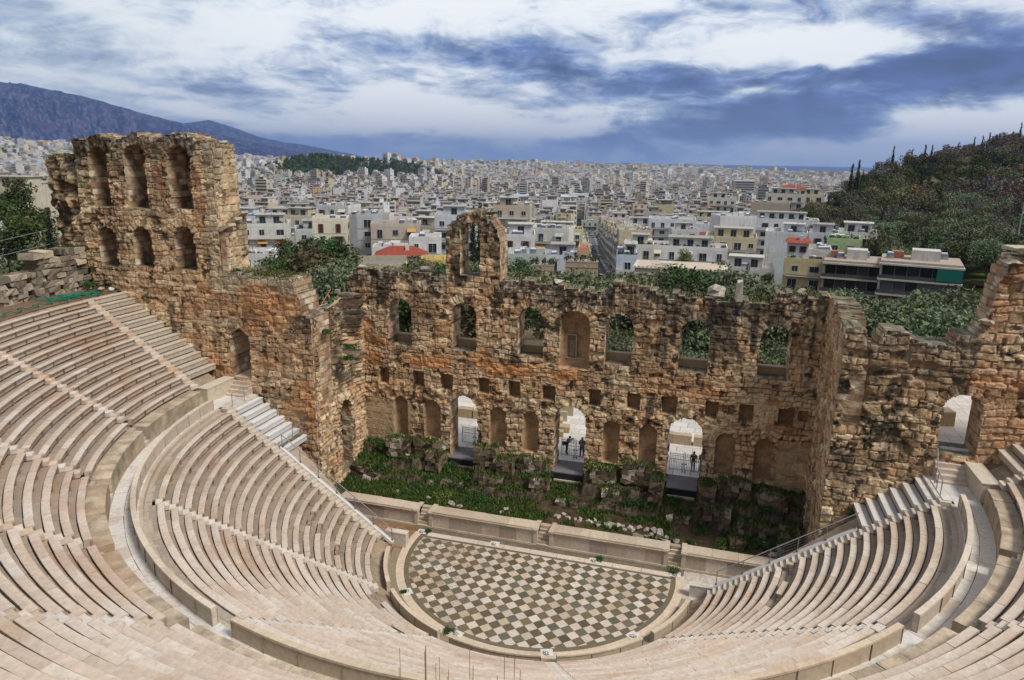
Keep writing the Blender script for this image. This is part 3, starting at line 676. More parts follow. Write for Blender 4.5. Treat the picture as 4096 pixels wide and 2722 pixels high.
for w in range(10):
    wedge = thing('seating_wedge', ul[w], 'seating', (0, 0, 0), group='wedges of the upper tier of seats')
    for k in range(14):
        Re, zt = up_R(k), up_Z(k)
        a0 = UL[w]+HW/Re if w > 0 else -end_angle(Re+.35, -2.35)
        a1 = UL[w+1]-HW/Re if w < 9 else end_angle(Re+.35, -2.35)
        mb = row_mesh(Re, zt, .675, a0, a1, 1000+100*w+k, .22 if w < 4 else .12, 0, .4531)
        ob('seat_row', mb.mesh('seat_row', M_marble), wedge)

# straight benches at the ends, against the side walls
def bench_block(mb, x, z, tread, riser, y0, y1, sgn, col, rs):
    n = 2; ys = np.linspace(y0, y1, n+1)
    for i in range(n):
        c = np.array(col)*rs.uniform(.93, 1.06)
        a, b = ys[i]+.004, ys[i+1]-.004
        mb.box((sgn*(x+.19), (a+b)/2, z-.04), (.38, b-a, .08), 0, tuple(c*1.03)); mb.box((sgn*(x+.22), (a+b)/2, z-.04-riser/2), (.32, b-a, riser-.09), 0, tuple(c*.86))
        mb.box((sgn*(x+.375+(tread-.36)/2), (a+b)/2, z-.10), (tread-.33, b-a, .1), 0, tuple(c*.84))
for sgn, side in ((-1, 'left'), (1, 'right')):
    t = thing('end_benches', 'straight %s marble benches stepping up the %s side wall above the diazoma walkway' % ('weathered' if sgn < 0 else 'pinkish', side), 'seating', group='straight benches at the ends of the tiers'); rs = np.random.RandomState(77)
    for k in range(13):
        mb = MB(); bench_block(mb, up_R(k), up_Z(k), .6754, .4531, -1.55, 1.74, sgn, (.56, .49, .40), rs); ob('bench', mb.mesh('bench', M_marble), t)
    mb = MB(); mb.box((sgn*26.98, .1, 10.35), (.9, 3.25, 1.2), 0, (.56, .49, .38)); mb.box((sgn*26.98, .1, 10.98), (.98, 3.3, .07), 0, (.60, .53, .43)); ob('end_block', mb.mesh('end_block', M_marble), t)
    t = thing('end_benches', 'clean white new marble benches stepping down below the %s doorway' % side, 'seating', group='straight benches at the ends of the tiers')
    for k in range(7 if sgn < 0 else 6):
        mb = MB(); bench_block(mb, lo_R(k)-.03, lo_Z(k), .655, .461, -1.42, 1.74, sgn, (.70, .69, .68) if sgn < 0 else (.66, .62, .585), rs); ob('bench', mb.mesh('bench', M_newmarble), t)

# staircases between the wedges
def stair_steps(t, ang, R0, z0, tread, riser, n, w=.64, straight=None, col=None, seed=0):
    rs = np.random.RandomState(seed)
    for i in range(n*2):
        R = R0-tread*.5*i; z = z0-riser-.02+riser*.5-riser*.5*i
        c = (np.array(col) if col is not None else MPAL[rs.randint(len(MPAL))])*rs.uniform(.9, 1.15)
        m = MB()
        m.box((0, 0, -.14), (tread*.5+.03, w, .28), 0, tuple(c), jit=.006)
        me = m.mesh('step', M_marble)
        if straight is None: o = ob('step', me, t, (R*math.sin(ang), -R*math.cos(ang), z), ang-math.pi/2)
        else: o = ob('step', me, t, (straight[0]*R, straight[1], z), 0)
for i, a in enumerate(LA):
    t = thing('stairway', ('second stairway from the left in the lower tier, climbing to the long parapet', 'stairway climbing from the orchestra to the gap in the parapet at lower left', 'stairway rising from the orchestra towards the viewer at the bottom', 'stairway right of the orchestra, leading up to the gap in the right parapet')[i], 'stairs', group='stairways of the lower tier')
    stair_steps(t, a, lo_R(0)+.3, lo_Z(0)+.25, .655, .461, 19, seed=i, col=(.60, .54, .46))
for i, a in enumerate(UA):
    t = thing('stairway', 'upper tier stairway between its %s and %s wedges from left' % (('first', 'second', 'third', 'fourth', 'fifth', 'sixth', 'seventh', 'eighth', 'ninth')[i], ('second', 'third', 'fourth', 'fifth', 'sixth', 'seventh', 'eighth', 'ninth', 'tenth')[i]), 'stairs', group='stairways of the upper tier')
    stair_steps(t, a, up_R(0)+.3, up_Z(0)+.25, .6754, .4531, 13, seed=i+20)
    for q in range(5):
        R = 27.45-.19*q; mm = MB(); mm.box((0, 0, -.2), (.24, .66, .4), 0, tuple(np.array([.50, .43, .34])*(.9+.05*q))); ob('step', mm.mesh('step', M_marble), t, (R*math.sin(a), -R*math.cos(a), 10.98-.22*q), a-math.pi/2)
for sgn, side in ((-1, 'left'), (1, 'right')):
    t = thing('stairway', 'narrow stairway of the upper tier beside the %s straight benches' % side, 'stairs', group='stairways at the ends of the tiers')
    stair_steps(t, 0, up_R(0)+.3, up_Z(0)+.25, .6754, .4531, 14, .78, (sgn, -1.97), seed=5)
    t = thing('stairway', 'narrow stairway of the lower tier running down along the %s white kerb' % side, 'stairs', group='stairways at the ends of the tiers')
    stair_steps(t, 0, lo_R(0)+.3, lo_Z(0)+.25, .655, .461, 19, .8, (sgn, -1.87), seed=6, col=(.55, .49, .40))

# solid ground under the tiers
def ring_surface(prof, a0, a1, n, col, name, mat, kind='structure', thing_=None):
    th = np.linspace(a0, a1, n+1); r = np.array([p[0] for p in prof]); z = np.array([p[1] for p in prof]); m = len(prof)
    X = r[None]*np.sin(th)[:, None]; Y = -r[None]*np.cos(th)[:, None]; Z = np.broadcast_to(z[None], X.shape)
    V = np.stack([X, Y, Z], -1).reshape(-1, 3); i = np.arange(n)[:, None]*m+np.arange(m-1)[None]
    Q = np.stack([i, i+1, i+1+m, i+m], -1).reshape(-1, 4)
    nn_ = fbm(V[:, 0]*.6, V[:, 1]*.6, 5, 4); C_ = np.array(col)[None]*(.6+.8*nn_)[:, None]
    return V, Q, C_
V, Q, C_ = ring_surface([(11.2, .05), (12.1, .55), (23.9, 8.8), (25.5, 9.3)], -R_(94), R_(94), 90, (.36, .28, .2), 'x', M_soil)
for j in range(len(V)):
    if V[j, 1] > UE and abs(V[j, 0]) < 20.3: V[j, 1] = UE
struct(ob('seating_bedding', np_mesh('seating_bedding', V, Q, M_soil, C_)))
V, Q, C_ = ring_surface([(26.6, 9.5), (27.4, 10.7), (36.5, 16.8), (37.0, 17.55)], -R_(92), R_(92), 90, (.36, .28, .2), 'x', M_soil)
struct(ob('seating_bedding', np_mesh('seating_bedding', V, Q, M_soil, C_)))
M_podium = vmat('worn_podium', .85, 1.2, .45, .6, 7, .05, .15, extra=marble_veins)
# walkway between the tiers: pale slabs
mb = MB(); rs = np.random.RandomState(3)
slab_run(mb, [(24.6, 9.5, .8), (24.98, 9.5, .85), (24.99, 9.78, .9), (25.34, 9.8, 1)], -R_(85), R_(85), 25, rs, (.9, 1.6), jz=.01, col=(.54, .45, .35))
for lane in range(2):
    slab_run(mb, [(25.2+lane*.72, 9.8, 1), (25.9+lane*.72, 9.8, 1)], -R_(86), R_(86), 26, rs, (.8, 1.6), jz=.004, col=(.66, .62, .57))
for sgn in (-1, 1):
    for i in range(4):
        for j in range(4): mb.box((sgn*(24.85+i*.5), -1.5+j*.85+.1, 9.77), (.49, .84, .06), 0, tuple(np.array([.66, .63, .59])*rs.uniform(.9, 1.05)))
for sgn in (-1, 1): mb.box((sgn*24.62, .13, 9.45), (.55, 3.2, .6), 0, (.60, .55, .49)); mb.box((sgn*24.72, -1.72, 9.45), (.6, .6, .6), 0, (.58, .52, .45))
struct(ob('walkway_paving', mb.mesh('walkway_paving', M_marble)))
mb = MB(); rs = np.random.RandomState(4)
for w_ in range(10): slab_run(mb, [(26.62, 9.7, .85), (26.62, 10.98, .8), (26.64, 11.0, 1.0), (27.6, 11.02, .9)], UL[w_]+.36/26.8, UL[w_+1]-.36/26.8, 26.8, rs, (.9, 1.6), col=(.50, .41, .30), jr=.02, jz=.02, dirty=.25)
tag(ob('podium_wall', mb.mesh('podium_wall', M_podium)), 'low worn podium wall of brownish marble between walkway and upper tier', 'wall')
# parapets on the outer edge of the lower tier
def parapet(a0, a1, Ri, Ro, z0, z1, name, label, seed, col, group):
    mb = MB(); rs = np.random.RandomState(seed)
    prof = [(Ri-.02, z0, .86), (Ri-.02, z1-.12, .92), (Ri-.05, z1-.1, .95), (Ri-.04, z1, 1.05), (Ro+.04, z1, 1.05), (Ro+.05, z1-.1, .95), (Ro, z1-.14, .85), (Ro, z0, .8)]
    slab_run(mb, prof, a0, a1, Ro, rs, (1.5, 2.3), col=col, jr=.006, jz=.006, gap=.003)
    return tag(ob(name, mb.mesh(name, M_marble)), label, 'parapet', group)
G_ = 'curved marble parapets behind the lower tier'
parapet(-R_(84), -R_(17)-.62/25.4, 25.3, 25.48, 9.75, 10.66, 'curved_parapet', 'long curved marble parapet sweeping round the left side of the lower tier', 1, (.60, .52, .41), G_)
parapet(-R_(17)+.62/25.4, R_(17)-.62/25.4, 25.3, 25.48, 9.75, 10.66, 'curved_parapet', 'curved marble parapet crossing the bottom edge of the photo left of the middle', 2, (.58, .47, .34), G_)
parapet(R_(17)+.62/25.4, R_(50.3)-.62/25.4, 25.3, 25.48, 9.75, 10.66, 'curved_parapet', 'curved marble parapet at the lower right, ending in a square edge at the stair gap', 3, (.58, .47, .34), G_)
parapet(R_(50.3)+.62/25.4, R_(84), 25.3, 25.48, 9.75, 10.66, 'curved_parapet', 'curved marble parapet round the far right side of the lower tier', 4, (.62, .53, .43), G_)
G2 = 'low curved barrier walls round the orchestra'
ga = [-R_(76), *LA, R_(76)]
for i in range(5):
    parapet(ga[i]+(.45/11.2 if i else 0), ga[i+1]-(.45/11.2 if i < 4 else 0), 11.02, 11.22, .02, .86, 'orchestra_barrier', ('low curved barrier left of the orchestra', 'low curved barrier at the lower left of the orchestra', 'low curved barrier at the bottom of the orchestra, nearest the viewer', 'low curved barrier at the lower right of the orchestra', 'low curved barrier right of the orchestra')[i], 10+i, (.60, .50, .37), G2)

# ------------------------------------------------------------------ orchestra floor
mb = MB(); rs = np.random.RandomState(9)
RT = 9.5; YF = .66; h = .45
def clip_poly(poly):
    # clip by y<YF and by circle RT (as polygon of 96 sides)
    def cut(P, n, d):
        o = []
        for i in range(len(P)):
            a, b = P[i], P[(i+1) % len(P)]; fa = a @ n-d; fb = b @ n-d
            if fa <= 0: o.append(a)
            if fa*fb < 0: o.append(a+(b-a)*fa/(fa-fb))
        return o
    P = cut([np.array(p, float) for p in poly], np.array([0, 1.]), YF)
    for k in range(96):
        if len(P) < 3: return P
        t = 2*math.pi*k/96; n = np.array([math.cos(t), math.sin(t)])
        if max(p @ n for p in P) > RT: P = cut(P, n, RT)
    return P
for a in range(-24, 25):
    for b in range(-26, 4):
        if (a+b) % 2: continue
        cx, cy = a*h, .21+b*h
        if math.hypot(cx, cy) > RT+.5 or cy > YF+h: continue
        g = .012
        P = clip_poly([(cx-h+g, cy), (cx, cy-h+g), (cx+h-g, cy), (cx, cy+h-g)])
        if len(P) < 3: continue
        dark_ = a % 2 == 0
        brk = cx < -4.5 and rs.rand() < .5 and cy > -5
        if dark_: c = np.array([[.12, .105, .065], [.13, .10, .06], [.13, .125, .09], [.15, .118, .07]][rs.randint(4)])*rs.uniform(.85, 1.3)
        else: c = np.array([[.56, .46, .37], [.62, .54, .46], [.52, .42, .31], [.58, .50, .42]][rs.randint(4)])*rs.uniform(.9, 1.1)
        if brk: c = c*.8+np.array([.06, .04, .02])
        V = [(p[0], p[1], .012+rs.uniform(-.001, .001)) for p in P]; n0 = len(V)
        # streaked stone: split tile in strips by thin slivers
        mb.add(V, None, [[0, i, i+1] for i in range(1, n0-1)], c)
def tile_extra(t, tc, c):
    mp = N(t, 'ShaderNodeMapping'); link(t, tc.outputs['Object'], mp.inputs[0]); mp.inputs['Rotation'].default_value = (0, 0, R_(-38)); mp.inputs['Scale'].default_value = (1.0, 7.0, 1)
    w = N(t, 'ShaderNodeTexNoise'); w.inputs['Scale'].default_value = 1.5; w.inputs['Detail'].default_value = 7; w.inputs['Roughness'].default_value = .65; w.inputs['Distortion'].default_value = .7
    link(t, mp.outputs[0], w.inputs[0])
    c = mixc(t, math_(t, 'MULTIPLY', ramp(t, w.outputs[0], .58, .70), .22), c, (.36, .32, .25))
    c = mixc(t, math_(t, 'MULTIPLY', ramp(t, w.outputs[0], .45, .34), .30), c, (.10, .095, .07))
    v = N(t, 'ShaderNodeTexVoronoi', feature='DISTANCE_TO_EDGE'); v.inputs['Scale'].default_value = 2.6; link(t, tc.outputs['Object'], v.inputs[0])
    s = N(t, 'ShaderNodeSeparateXYZ'); link(t, tc.outputs['Object'], s.inputs[0])
    n = N(t, 'ShaderNodeTexNoise'); n.inputs['Scale'].default_value = .35; link(t, tc.outputs['Object'], n.inputs[0])
    area = math_(t, 'MULTIPLY', ramp(t, math_(t, 'ADD', s.outputs[0], math_(t, 'MULTIPLY', n.outputs[0], 6)), 0, -3), math_(t, 'MULTIPLY', math_(t, 'SUBTRACT', 1.0, ramp(t, v.outputs[0], .0, .05)), .8))
    return mixc(t, area, c, (.16, .10, .06))
M_tile = vmat('orchestra_marble', .7, 3, .12, .12, 14, .008, .2, extra=tile_extra)
floor = thing('orchestra_floor', 'semicircular orchestra floor paved in cream and dark green diagonal checkered marble', 'paved floor')
ob('tiles', mb.mesh('tiles', M_tile), floor)
mb = MB(); slab_run(mb, [(0.02, .0, 1), (11.3, .0, 1)], -R_(180), R_(180), 11.2, rs, (1.2, 1.9), col=(.16, .135, .10), jz=0, jr=0, gap=0); ob('bedding', mb.mesh('bedding', M_soil), floor)
mb = MB(); slab_run(mb, [(9.5, .018, 1), (9.84, .018, 1)], -R_(94.3), R_(94.3), 9.6, rs, (1.5, 2.4), col=(.17, .145, .095), jz=.001, jr=0, gap=.004)
for i in range(11): mb.box((-9.45+i*1.85+.1, .76, .008), (1.83, .2, .03), 0, tuple(np.array([.16, .14, .10])*rs.uniform(.85, 1.15)))
ob('dark_band', mb.mesh('dark_band', M_tile), floor)
mb = MB(); slab_run(mb, [(9.85, .03, 1), (10.42, .03, 1), (10.43, .0, .6)], -R_(97), R_(97), 10, rs, (1.6, 2.6), col=(.62, .50, .375), jz=.002, jr=.002)
for i in range(9): mb.box((-8.25+i*2.08, 1.15, .018), (2.05, .55, .04), 0, tuple(np.array([.64, .54, .42])*rs.uniform(.92, 1.06)))
ob('marble_border', mb.mesh('marble_border', M_marble), floor)
mb = MB(); slab_run(mb, [(10.44, .012, 1), (11.05, .014, 1)], -R_(92), R_(92), 10.7, rs, (1.2, 2.4), col=(.28, .23, .16), jz=.003, jr=.0)
ob('gutter', mb.mesh('gutter', M_marble), floor)
# carved rosette slabs
def rosette(x, y, rz, label):
    t = thing('rosette_slab', label, 'drain cover', (x, y, .04), rz, 'carved rosette slabs set in the orchestra border')
    m = MB(); m.box((0, 0, 0), (.74, .62, .04), 0, (.66, .63, .58), jit=.02); ob('slab', m.mesh('slab', M_marble), t)
    m = MB(); n = 24; r = []
    for k in range(n):
        a, b = 2*math.pi*k/n, 2*math.pi*(k+1)/n
        m.add([(math.cos(a)*.2, math.sin(a)*.2, .026), (math.cos(a)*.245, math.sin(a)*.245, .026), (math.cos(b)*.245, math.sin(b)*.245, .026), (math.cos(b)*.2, math.sin(b)*.2, .026)], [[0, 1, 2, 3]], None, (.07, .055, .045))
    for k in range(6):
        a = math.pi/3*k; p = np.array([math.cos(a), math.sin(a)]); q = np.array([-p[1], p[0]])
        V = [(*(p*.05-q*.012), .026), (*(p*.17-q*.055), .026), (*(p*.185), .026), (*(p*.17+q*.055), .026), (*(p*.05+q*.012), .026)]
        m.add(V, [[0, 1, 2, 3]], [[0, 3, 4]], (.07, .055, .045))
    ob('carving', m.mesh('carving', M_flat), t)
for nm, a in (('at the lower edge of the orchestra, right of the parapet gap nearest the viewer', 16.8), ('at the lower left edge of the orchestra, edged with weeds', -16.8), ('at the lower right edge of the orchestra', 50.2), ('on the left edge of the orchestra, with green weeds', -50.2)):
    rosette(9.95*math.sin(R_(a)), -9.95*math.cos(R_(a)), R_(a), 'carved white rosette slab '+nm)
for nm, x in (('at the far left corner of the checkered floor', -9.85), ('along the stage front, left of the middle stairs', -3.86), ('along the stage front, right of the middle stairs, weeds behind it', 3.86), ('at the far right corner below a tuft of grass', 9.75)):
    rosette(x, 1.3, 0, 'carved white rosette slab '+nm)

# ------------------------------------------------------------------ stage front (low wall with three stairs)
pul = thing('stage_front', 'low marble stage front with panelled face, moulded cornice and three small flights of steps', 'wall', (0, 0, 0))
STX = [-10.1, -.22, 9.6]; PY = 2.15; PH = 1.46
spans = [(-17.6, -10.85), (-9.35, -.98), (.54, 8.85), (10.35, 17.6)]
rs = np.random.RandomState(12)
for a, b in spans:
    m = MB(); n = int(round((b-a)/1.35)); xs = np.linspace(a, b, n+1)
    for i in range(n):
        c = np.array([[.56, .49, .41], [.46, .38, .30], [.62, .55, .47], [.40, .335, .28]][rs.randint(4)])*rs.uniform(.92, 1.08)
        x = (xs[i]+xs[i+1])/2; w = xs[i+1]-xs[i]
        m.box((x, PY+.14, .68), (w-.006, .2, 1.06), 0, tuple(c))
    ob('panel', m.mesh('panel', M_marble), pul)
    m = MB(); n = int(round((b-a)/1.9)); xs = np.linspace(a, b, n+1)
    for i in range(n):
        x = (xs[i]+xs[i+1])/2; w = xs[i+1]-xs[i]-.006; c = np.array([.55, .46, .35])*rs.uniform(.9, 1.08)
        m.box((x, PY+.10, 1.245), (w, .3, .07), 0, tuple(c*.9)); m.box((x, PY+.07, 1.305), (w, .36, .05), 0, tuple(c)); 
        m.box((x, PY+.50+rs.uniform(-.01, .01), 1.40), (w, 1.12, .13), 0, tuple(c), jit=.012)
    ob('cornice', m.mesh('cornice', M_marble), pul)
    m = MB()
    for i in range(n):
        x = (xs[i]+xs[i+1])/2; w = xs[i+1]-xs[i]-.006; c = np.array([.40, .33, .25])*rs.uniform(.85, 1.1)
        m.box((x, PY+.08, .115), (w, .34, .07), 0, tuple(c*1.1)); m.box((x, PY+.04, .04), (w, .42, .08), 0, tuple(c*.85))
    ob('base_moulding', m.mesh('base_moulding', M_marble), pul)
for i, x in enumerate(STX):
    for sgn in (-1, 1):
        m = MB(); xx = x+sgn*.62
        m.box((xx, PY+.16, .65), (.3, .42, 1.3), 0, (.53, .46, .37)); m.box((xx, PY+.13, 1.36), (.4, .58, .13), 0, (.58, .50, .40)); m.box((xx, PY+.6, 1.44), (.36, 1.3, .06), 0, (.56, .47, .36)); m.box((xx, PY+.13, .06), (.38, .52, .12), 0, (.45, .37, .28))
        ob('pier', m.mesh('pier', M_marble), pul)
    for k in range(6):
        m = MB(); z = .22*(k+1); y = PY-.12+.2*k; c = np.array([.50, .41, .30])*rs.uniform(.8, 1.1)
        m.box((x, y+.16, z-.12), (.93, .38, .2), 0, tuple(c), jit=.02); ob('step', m.mesh('step', M_marble), pul)
# brown earth and marble parodos floors
mb = MB(); rs = np.random.RandomState(14)
for sgn in (-1, 1):
    for i in range(9):
        for j in range(4):
            c = np.array([.27, .155, .085])*rs.uniform(.8, 1.15) if sgn < 0 else np.array([.56, .50, .43])*rs.uniform(.85, 1.08)
            mb.box((sgn*(10.9+i*1.15), -1.0+j*.92, .0+.002*((i+j) % 2)), (1.14, .91, .05), 0, tuple(c), jit=.008)
struct(ob('passage_floor', mb.mesh('passage_floor', M_soil)))
m = MB(); m.box((-10.95, -.95, .55), (1.7, .5, 1.1), 0, (.60, .55, .47)); m.box((-10.95, -.95, 1.12), (1.76, .56, .07), 0, (.66, .60, .52))
tag(ob('end_wall', m.mesh('end_wall', M_marble)), 'short white marble wall block at the foot of the left kerb', 'wall', 'kerb end walls')
m = MB(); m.box((11.6, -.9, .45), (1.6, .45, .9), 0, (.58, .54, .49)); m.box((11.6, -.9, .92), (1.66, .5, .06), 0, (.63, .58, .51))
tag(ob('end_wall', m.mesh('end_wall', M_marble)), 'short marble wall block at the foot of the right kerb', 'wall', 'kerb end walls')
# sloping kerbs with hand rails
for sgn, side in ((-1, 'left'), (1, 'right')):
    xa, xb = (20.35, 11.1) if sgn < 0 else (20.4, 12.4)
    za = lo_Z(0)+(.461/.655)*(xa-lo_R(0))-.05; zb_ = lo_Z(0)+(.461/.655)*(xb-lo_R(0))-.05
    m = MB(); L = math.hypot(xa-xb, za-zb_); n = 6
    for i in range(n):
        f0, f1 = i/n, (i+1)/n; x0_, x1_ = xa+(xb-xa)*f0, xa+(xb-xa)*f1; z0_, z1_ = za+(zb_-za)*f0, za+(zb_-za)*f1
        y0, y1 = UE-.02, UE+.3
        V = [(sgn*x0_, y0, z0_), (sgn*x1_, y0, z1_), (sgn*x1_, y1, z1_), (sgn*x0_, y1, z0_), (sgn*x0_, y0, z0_-.3), (sgn*x1_, y0, z1_-.3), (sgn*x1_, y1, z1_-.3), (sgn*x0_, y1, z0_-.3)]
        Q = [[0, 1, 2, 3], [4, 7, 6, 5], [0, 4, 5, 1], [2, 6, 7, 3], [1, 5, 6, 2], [3, 7, 4, 0]]
        if sgn > 0: Q = [q[::-1] for q in Q]
        m.add(V, Q, None, np.array([.66, .65, .64])*rs.uniform(.96, 1.03))
    tag(ob('stair_kerb', m.mesh('stair_kerb', M_newmarble)), 'sloping white marble kerb running down the %s end of the lower tier' % side, 'kerb', 'sloping kerbs')
    # wall below kerb
    m = MB(); nn = 14
    for i in range(nn):
        f0, f1 = i/nn, (i+1)/nn; x0_, x1_ = xa+(xb-xa)*f0, xa+(xb-xa)*f1; z0_ = za+(zb_-za)*(f0+f1)/2-.35
        if z0_ < .3: continue
        k = 0; z = 0
        while z < z0_:
            hgt = min(.5, z0_-z); m.box((sgn*(x0_+x1_)/2, UE+.1, z+hgt/2), (abs(x1_-x0_), .3, hgt-.01), 0, tuple(np.array([.40, .31, .21])*rs.uniform(.75, 1.15)), jit=.01); z += hgt
    tag(ob('retaining_wall', m.mesh('retaining_wall', M_stone)), 'masonry retaining wall under the %s kerb, facing the passage' % side, 'wall', 'retaining walls under the kerbs')
    t = thing('handrail', ('thin steel handrail with wire infill running down the left kerb', 'thin steel handrail with wire infill running down the right kerb')[sgn > 0], 'railing', group='handrails')
    n = 7 if sgn < 0 else 6; yr = UE+.18
    for i in range(n):
        f0 = .01+i*.98/(n-1); x0_, z0_ = xa+(xb-xa)*f0, za+(zb_-za)*f0
        m = MB(); m.tube((sgn*x0_, yr, z0_), (sgn*x0_, yr, z0_+.98), .03, 6, (.30, .28, .27)); m.box((sgn*x0_, yr, z0_+.02), (.16, .14, .05), 0, (.18, .16, .15)); ob('post', m.mesh('post', M_metal), t)
    m = MB(); m.tube((sgn*xa, yr, za+1.0), (sgn*(xb+.1), yr, zb_+1.03), .035, 6, (.42, .41, .41)); ob('top_rail', m.mesh('top_rail', M_metal), t)
    m = MB()
    for k in range(4): m.tube((sgn*xa, yr, za+.2+.2*k), (sgn*(xb+.1), yr, zb_+.22+.2*k), .007, 4, (.35, .34, .34))
    ob('wires', m.mesh('wires', M_metal), t)
def small_rail(label, pts, posts):
    t = thing('handrail', label, 'railing', group='handrails')
    for (p, q) in zip(pts[:-1], pts[1:]):
        m = MB(); m.tube(p, q, .03, 6, (.40, .39, .39)); ob('top_rail', m.mesh('top_rail', M_metal), t)
    for (x, y, z, h) in posts:
        m = MB(); m.tube((x, y, z), (x, y, z+h), .028, 6, (.30, .28, .27)); ob('post', m.mesh('post', M_metal), t)
small_rail('short steel rail in front of the left doorway on the walkway', [(-24.45, -1.35, 10.8), (-24.35, 0, 10.8), (-24.25, 1.6, 10.8)], [(-24.45, -1.35, 9.8, 1.0), (-24.35, 0, 9.8, 1.0), (-24.25, 1.6, 9.8, 1.0)])
small_rail('short steel rail beside the topmost post of the left kerb handrail', [(-20.3, -1.3, 7.95), (-20.25, .1, 7.95), (-20.2, 1.5, 7.95)], [(-20.25, .1, 6.9, 1.05), (-20.2, 1.5, 6.9, 1.05)])
small_rail('short sloping steel rail beside the steps of the right doorway', [(24.55, -1.35, 10.8), (24.7, .3, 10.85), (24.9, 1.6, 11.7)], [(24.55, -1.35, 9.8, 1.0), (24.62, -.3, 9.8, 1.0), (24.7, .5, 9.8, 1.05)])
# steps up to the doorways
for sgn, xc, w, side in ((-1, 25.7, 1.7, 'left'), (1, 25.9, 2.0, 'right')):
    t = thing('door_steps', 'five marble steps leading up into the %s side doorway' % side, 'stairs', group='steps into the side doorways'); rs = np.random.RandomState(3)
    for k in range(5):
        m = MB(); m.box((sgn*xc, .55+.32*k+1.5, 9.94+.28*k-.14), (w, 3.0, .28), 0, tuple(np.array([.58, .49, .40])*rs.uniform(.9, 1.1)), jit=.008); ob('step', m.mesh('step', M_marble), t)
# ------------------------------------------------------------------ terrain
HAZ = [-3, 0, 3, 5, 6, 7.5, 8.5, 9.1, 10.35, 12.44, 14.9, 17.23, 18.57, 24, 40]
HEL = [-5.2, -4.8, -4.3, -3.6, -3.2, -2.6, -1.9, -.6, -.15, .45, 1.1, 1.7, 1.9, 3.2, 5]
HDC = [290, 290, 290, 290, 295, 315, 330, 350, 400, 440, 470, 500, 520, 540, 540]
HD0 = [200, 195, 190, 185, 180, 170, 160, 150, 140, 130, 125, 120, 120, 110, 110]
def TZ(x, y):
    x = np.asarray(x, float); y = np.asarray(y, float)
    dx_, dy_ = x-CAM[0], y-CAM[1]; D = np.hypot(dx_, dy_); az_ = np.degrees(np.arctan2(dx_, dy_))
    z = np.interp(D, [0, 60, 78, 100, 140, 170, 200, 300, 400, 480, 600, 900, 1300], [2.6, 2.6, 2.5, 2.0, -1, -3.5, -6, -14, -20, -22, -28, -36, -42])
    zc = 28.8+np.tan(np.radians(np.interp(az_, [-60, -51, -41, -35, -28, -22, -15, -5, 5, 20], [.6, .62, .02, -.4, -.45, -.42, -.40, -.50, -.75, -.8])))*4000-13
    t = sst(1100, 4000, D); z = z*(1-t)+zc*t
    # wooded rise in the middle distance on the left
    z = z+52*np.exp(-((az_+31.5)/4.2)**2-((D-1750)/330)**2)+40*np.exp(-((az_+25)/3.6)**2-((D-1850)/350)**2)+22*np.exp(-((az_+54)/4.5)**2-((D-2600)/330)**2)
    far = sst(4300, 6200, D); z = z*(1-far)-95*far
    z = z+10*sst(-39, -46, az_)*sst(420, 190, D)*sst(30, 60, D)
    # hill on the right
    e = np.interp(az_, HAZ, HEL); Dc = np.interp(az_, HAZ, HDC); D0 = np.interp(az_, HAZ, HD0); base = z
    zc2 = 28.8+np.tan(np.radians(e))*Dc-8.5; t = np.clip((D-D0)/(Dc-D0), 0, 1); f = np.where(D <= Dc, t**.9*(1.12-.12*t), np.clip(1-(D-Dc)/np.interp(az_, [3, 9, 14, 30], [140, 160, 500, 700]), 0, 1)**1.4)
    f = f*sst(-1.5, 3.5, az_)*(az_ < 75); z = z+np.maximum(0, zc2-z)*f+(D > D0)*(D < 900)*f*3.5*(fbm(x*.02, y*.02, 3, 3)-.5)
    # theatre hollow
    r = np.hypot(x, y)
    hol = sst(43.5, 41.5, r)*sst(11.6, 10.6, y); hol = np.maximum(hol, sst(44.5, 43.5, np.abs(x))*sst(11.6, 10.6, y)*(y > -20))
    z = z*(1-hol)-1.6*hol
    up = sst(-18, -36, y)*sst(42.2, 46.5, r); zz = np.interp(r, [42, 46, 50, 70, 130, 400], [19.6, 26.9, 28.2, 36, 60, 90])
    z = np.where((y < -15) & (r > 42), z*(1-up)+zz*up, z)
    return z
rad = np.concatenate([np.arange(0, 70, 1.1), 70*1.035**np.arange(0, 125)]); rad = rad[rad < 8000]
rad = np.concatenate([rad, [8000, 12000]]); nth = 360
# polar sheet centred below the viewer, angles denser in front
ang = np.radians(np.concatenate([np.arange(-64, 32, .42), np.arange(32, 296, 3.0)])); nth = len(ang)
RR, AA = np.meshgrid(rad, ang, indexing='ij'); gx = CAM[0]+RR*np.sin(AA); gy = CAM[1]+RR*np.cos(AA); gz = TZ(gx, gy)
V = np.stack([gx, gy, gz], -1).reshape(-1, 3); i = np.arange(len(rad)-1)[:, None]*nth; j = np.arange(nth)[None]; j2 = (j+1) % nth
Q = np.stack([i+j, i+nth+j, i+nth+j2, i+j2], -1).reshape(-1, 4)
DD = RR.reshape(-1); AZ = np.degrees(AA.reshape(-1)); nn_ = fbm(V[:, 0]*.03, V[:, 1]*.03, 8, 4); n2_ = fbm(V[:, 0]*.5, V[:, 1]*.5, 9, 4)
green = np.array([.075, .105, .03])[None]*(.6+.9*n2_)[:, None]; soilc = np.array([.20, .15, .10])[None]*(.6+.8*n2_)[:, None]; street = np.array([.075, .075, .08])[None]*(.8+.4*n2_)[:, None]
g = sst(.42, .6, nn_+.15*(n2_-.5))[:, None]; C_ = soilc*(1-g)+green*g
urb = (sst(165, 200, DD)*(1-sst(25, 50, V[:, 0]-(V[:, 1]-120)*.12)*(DD < 1000)))[:, None]; C_ = C_*(1-urb)+street*urb
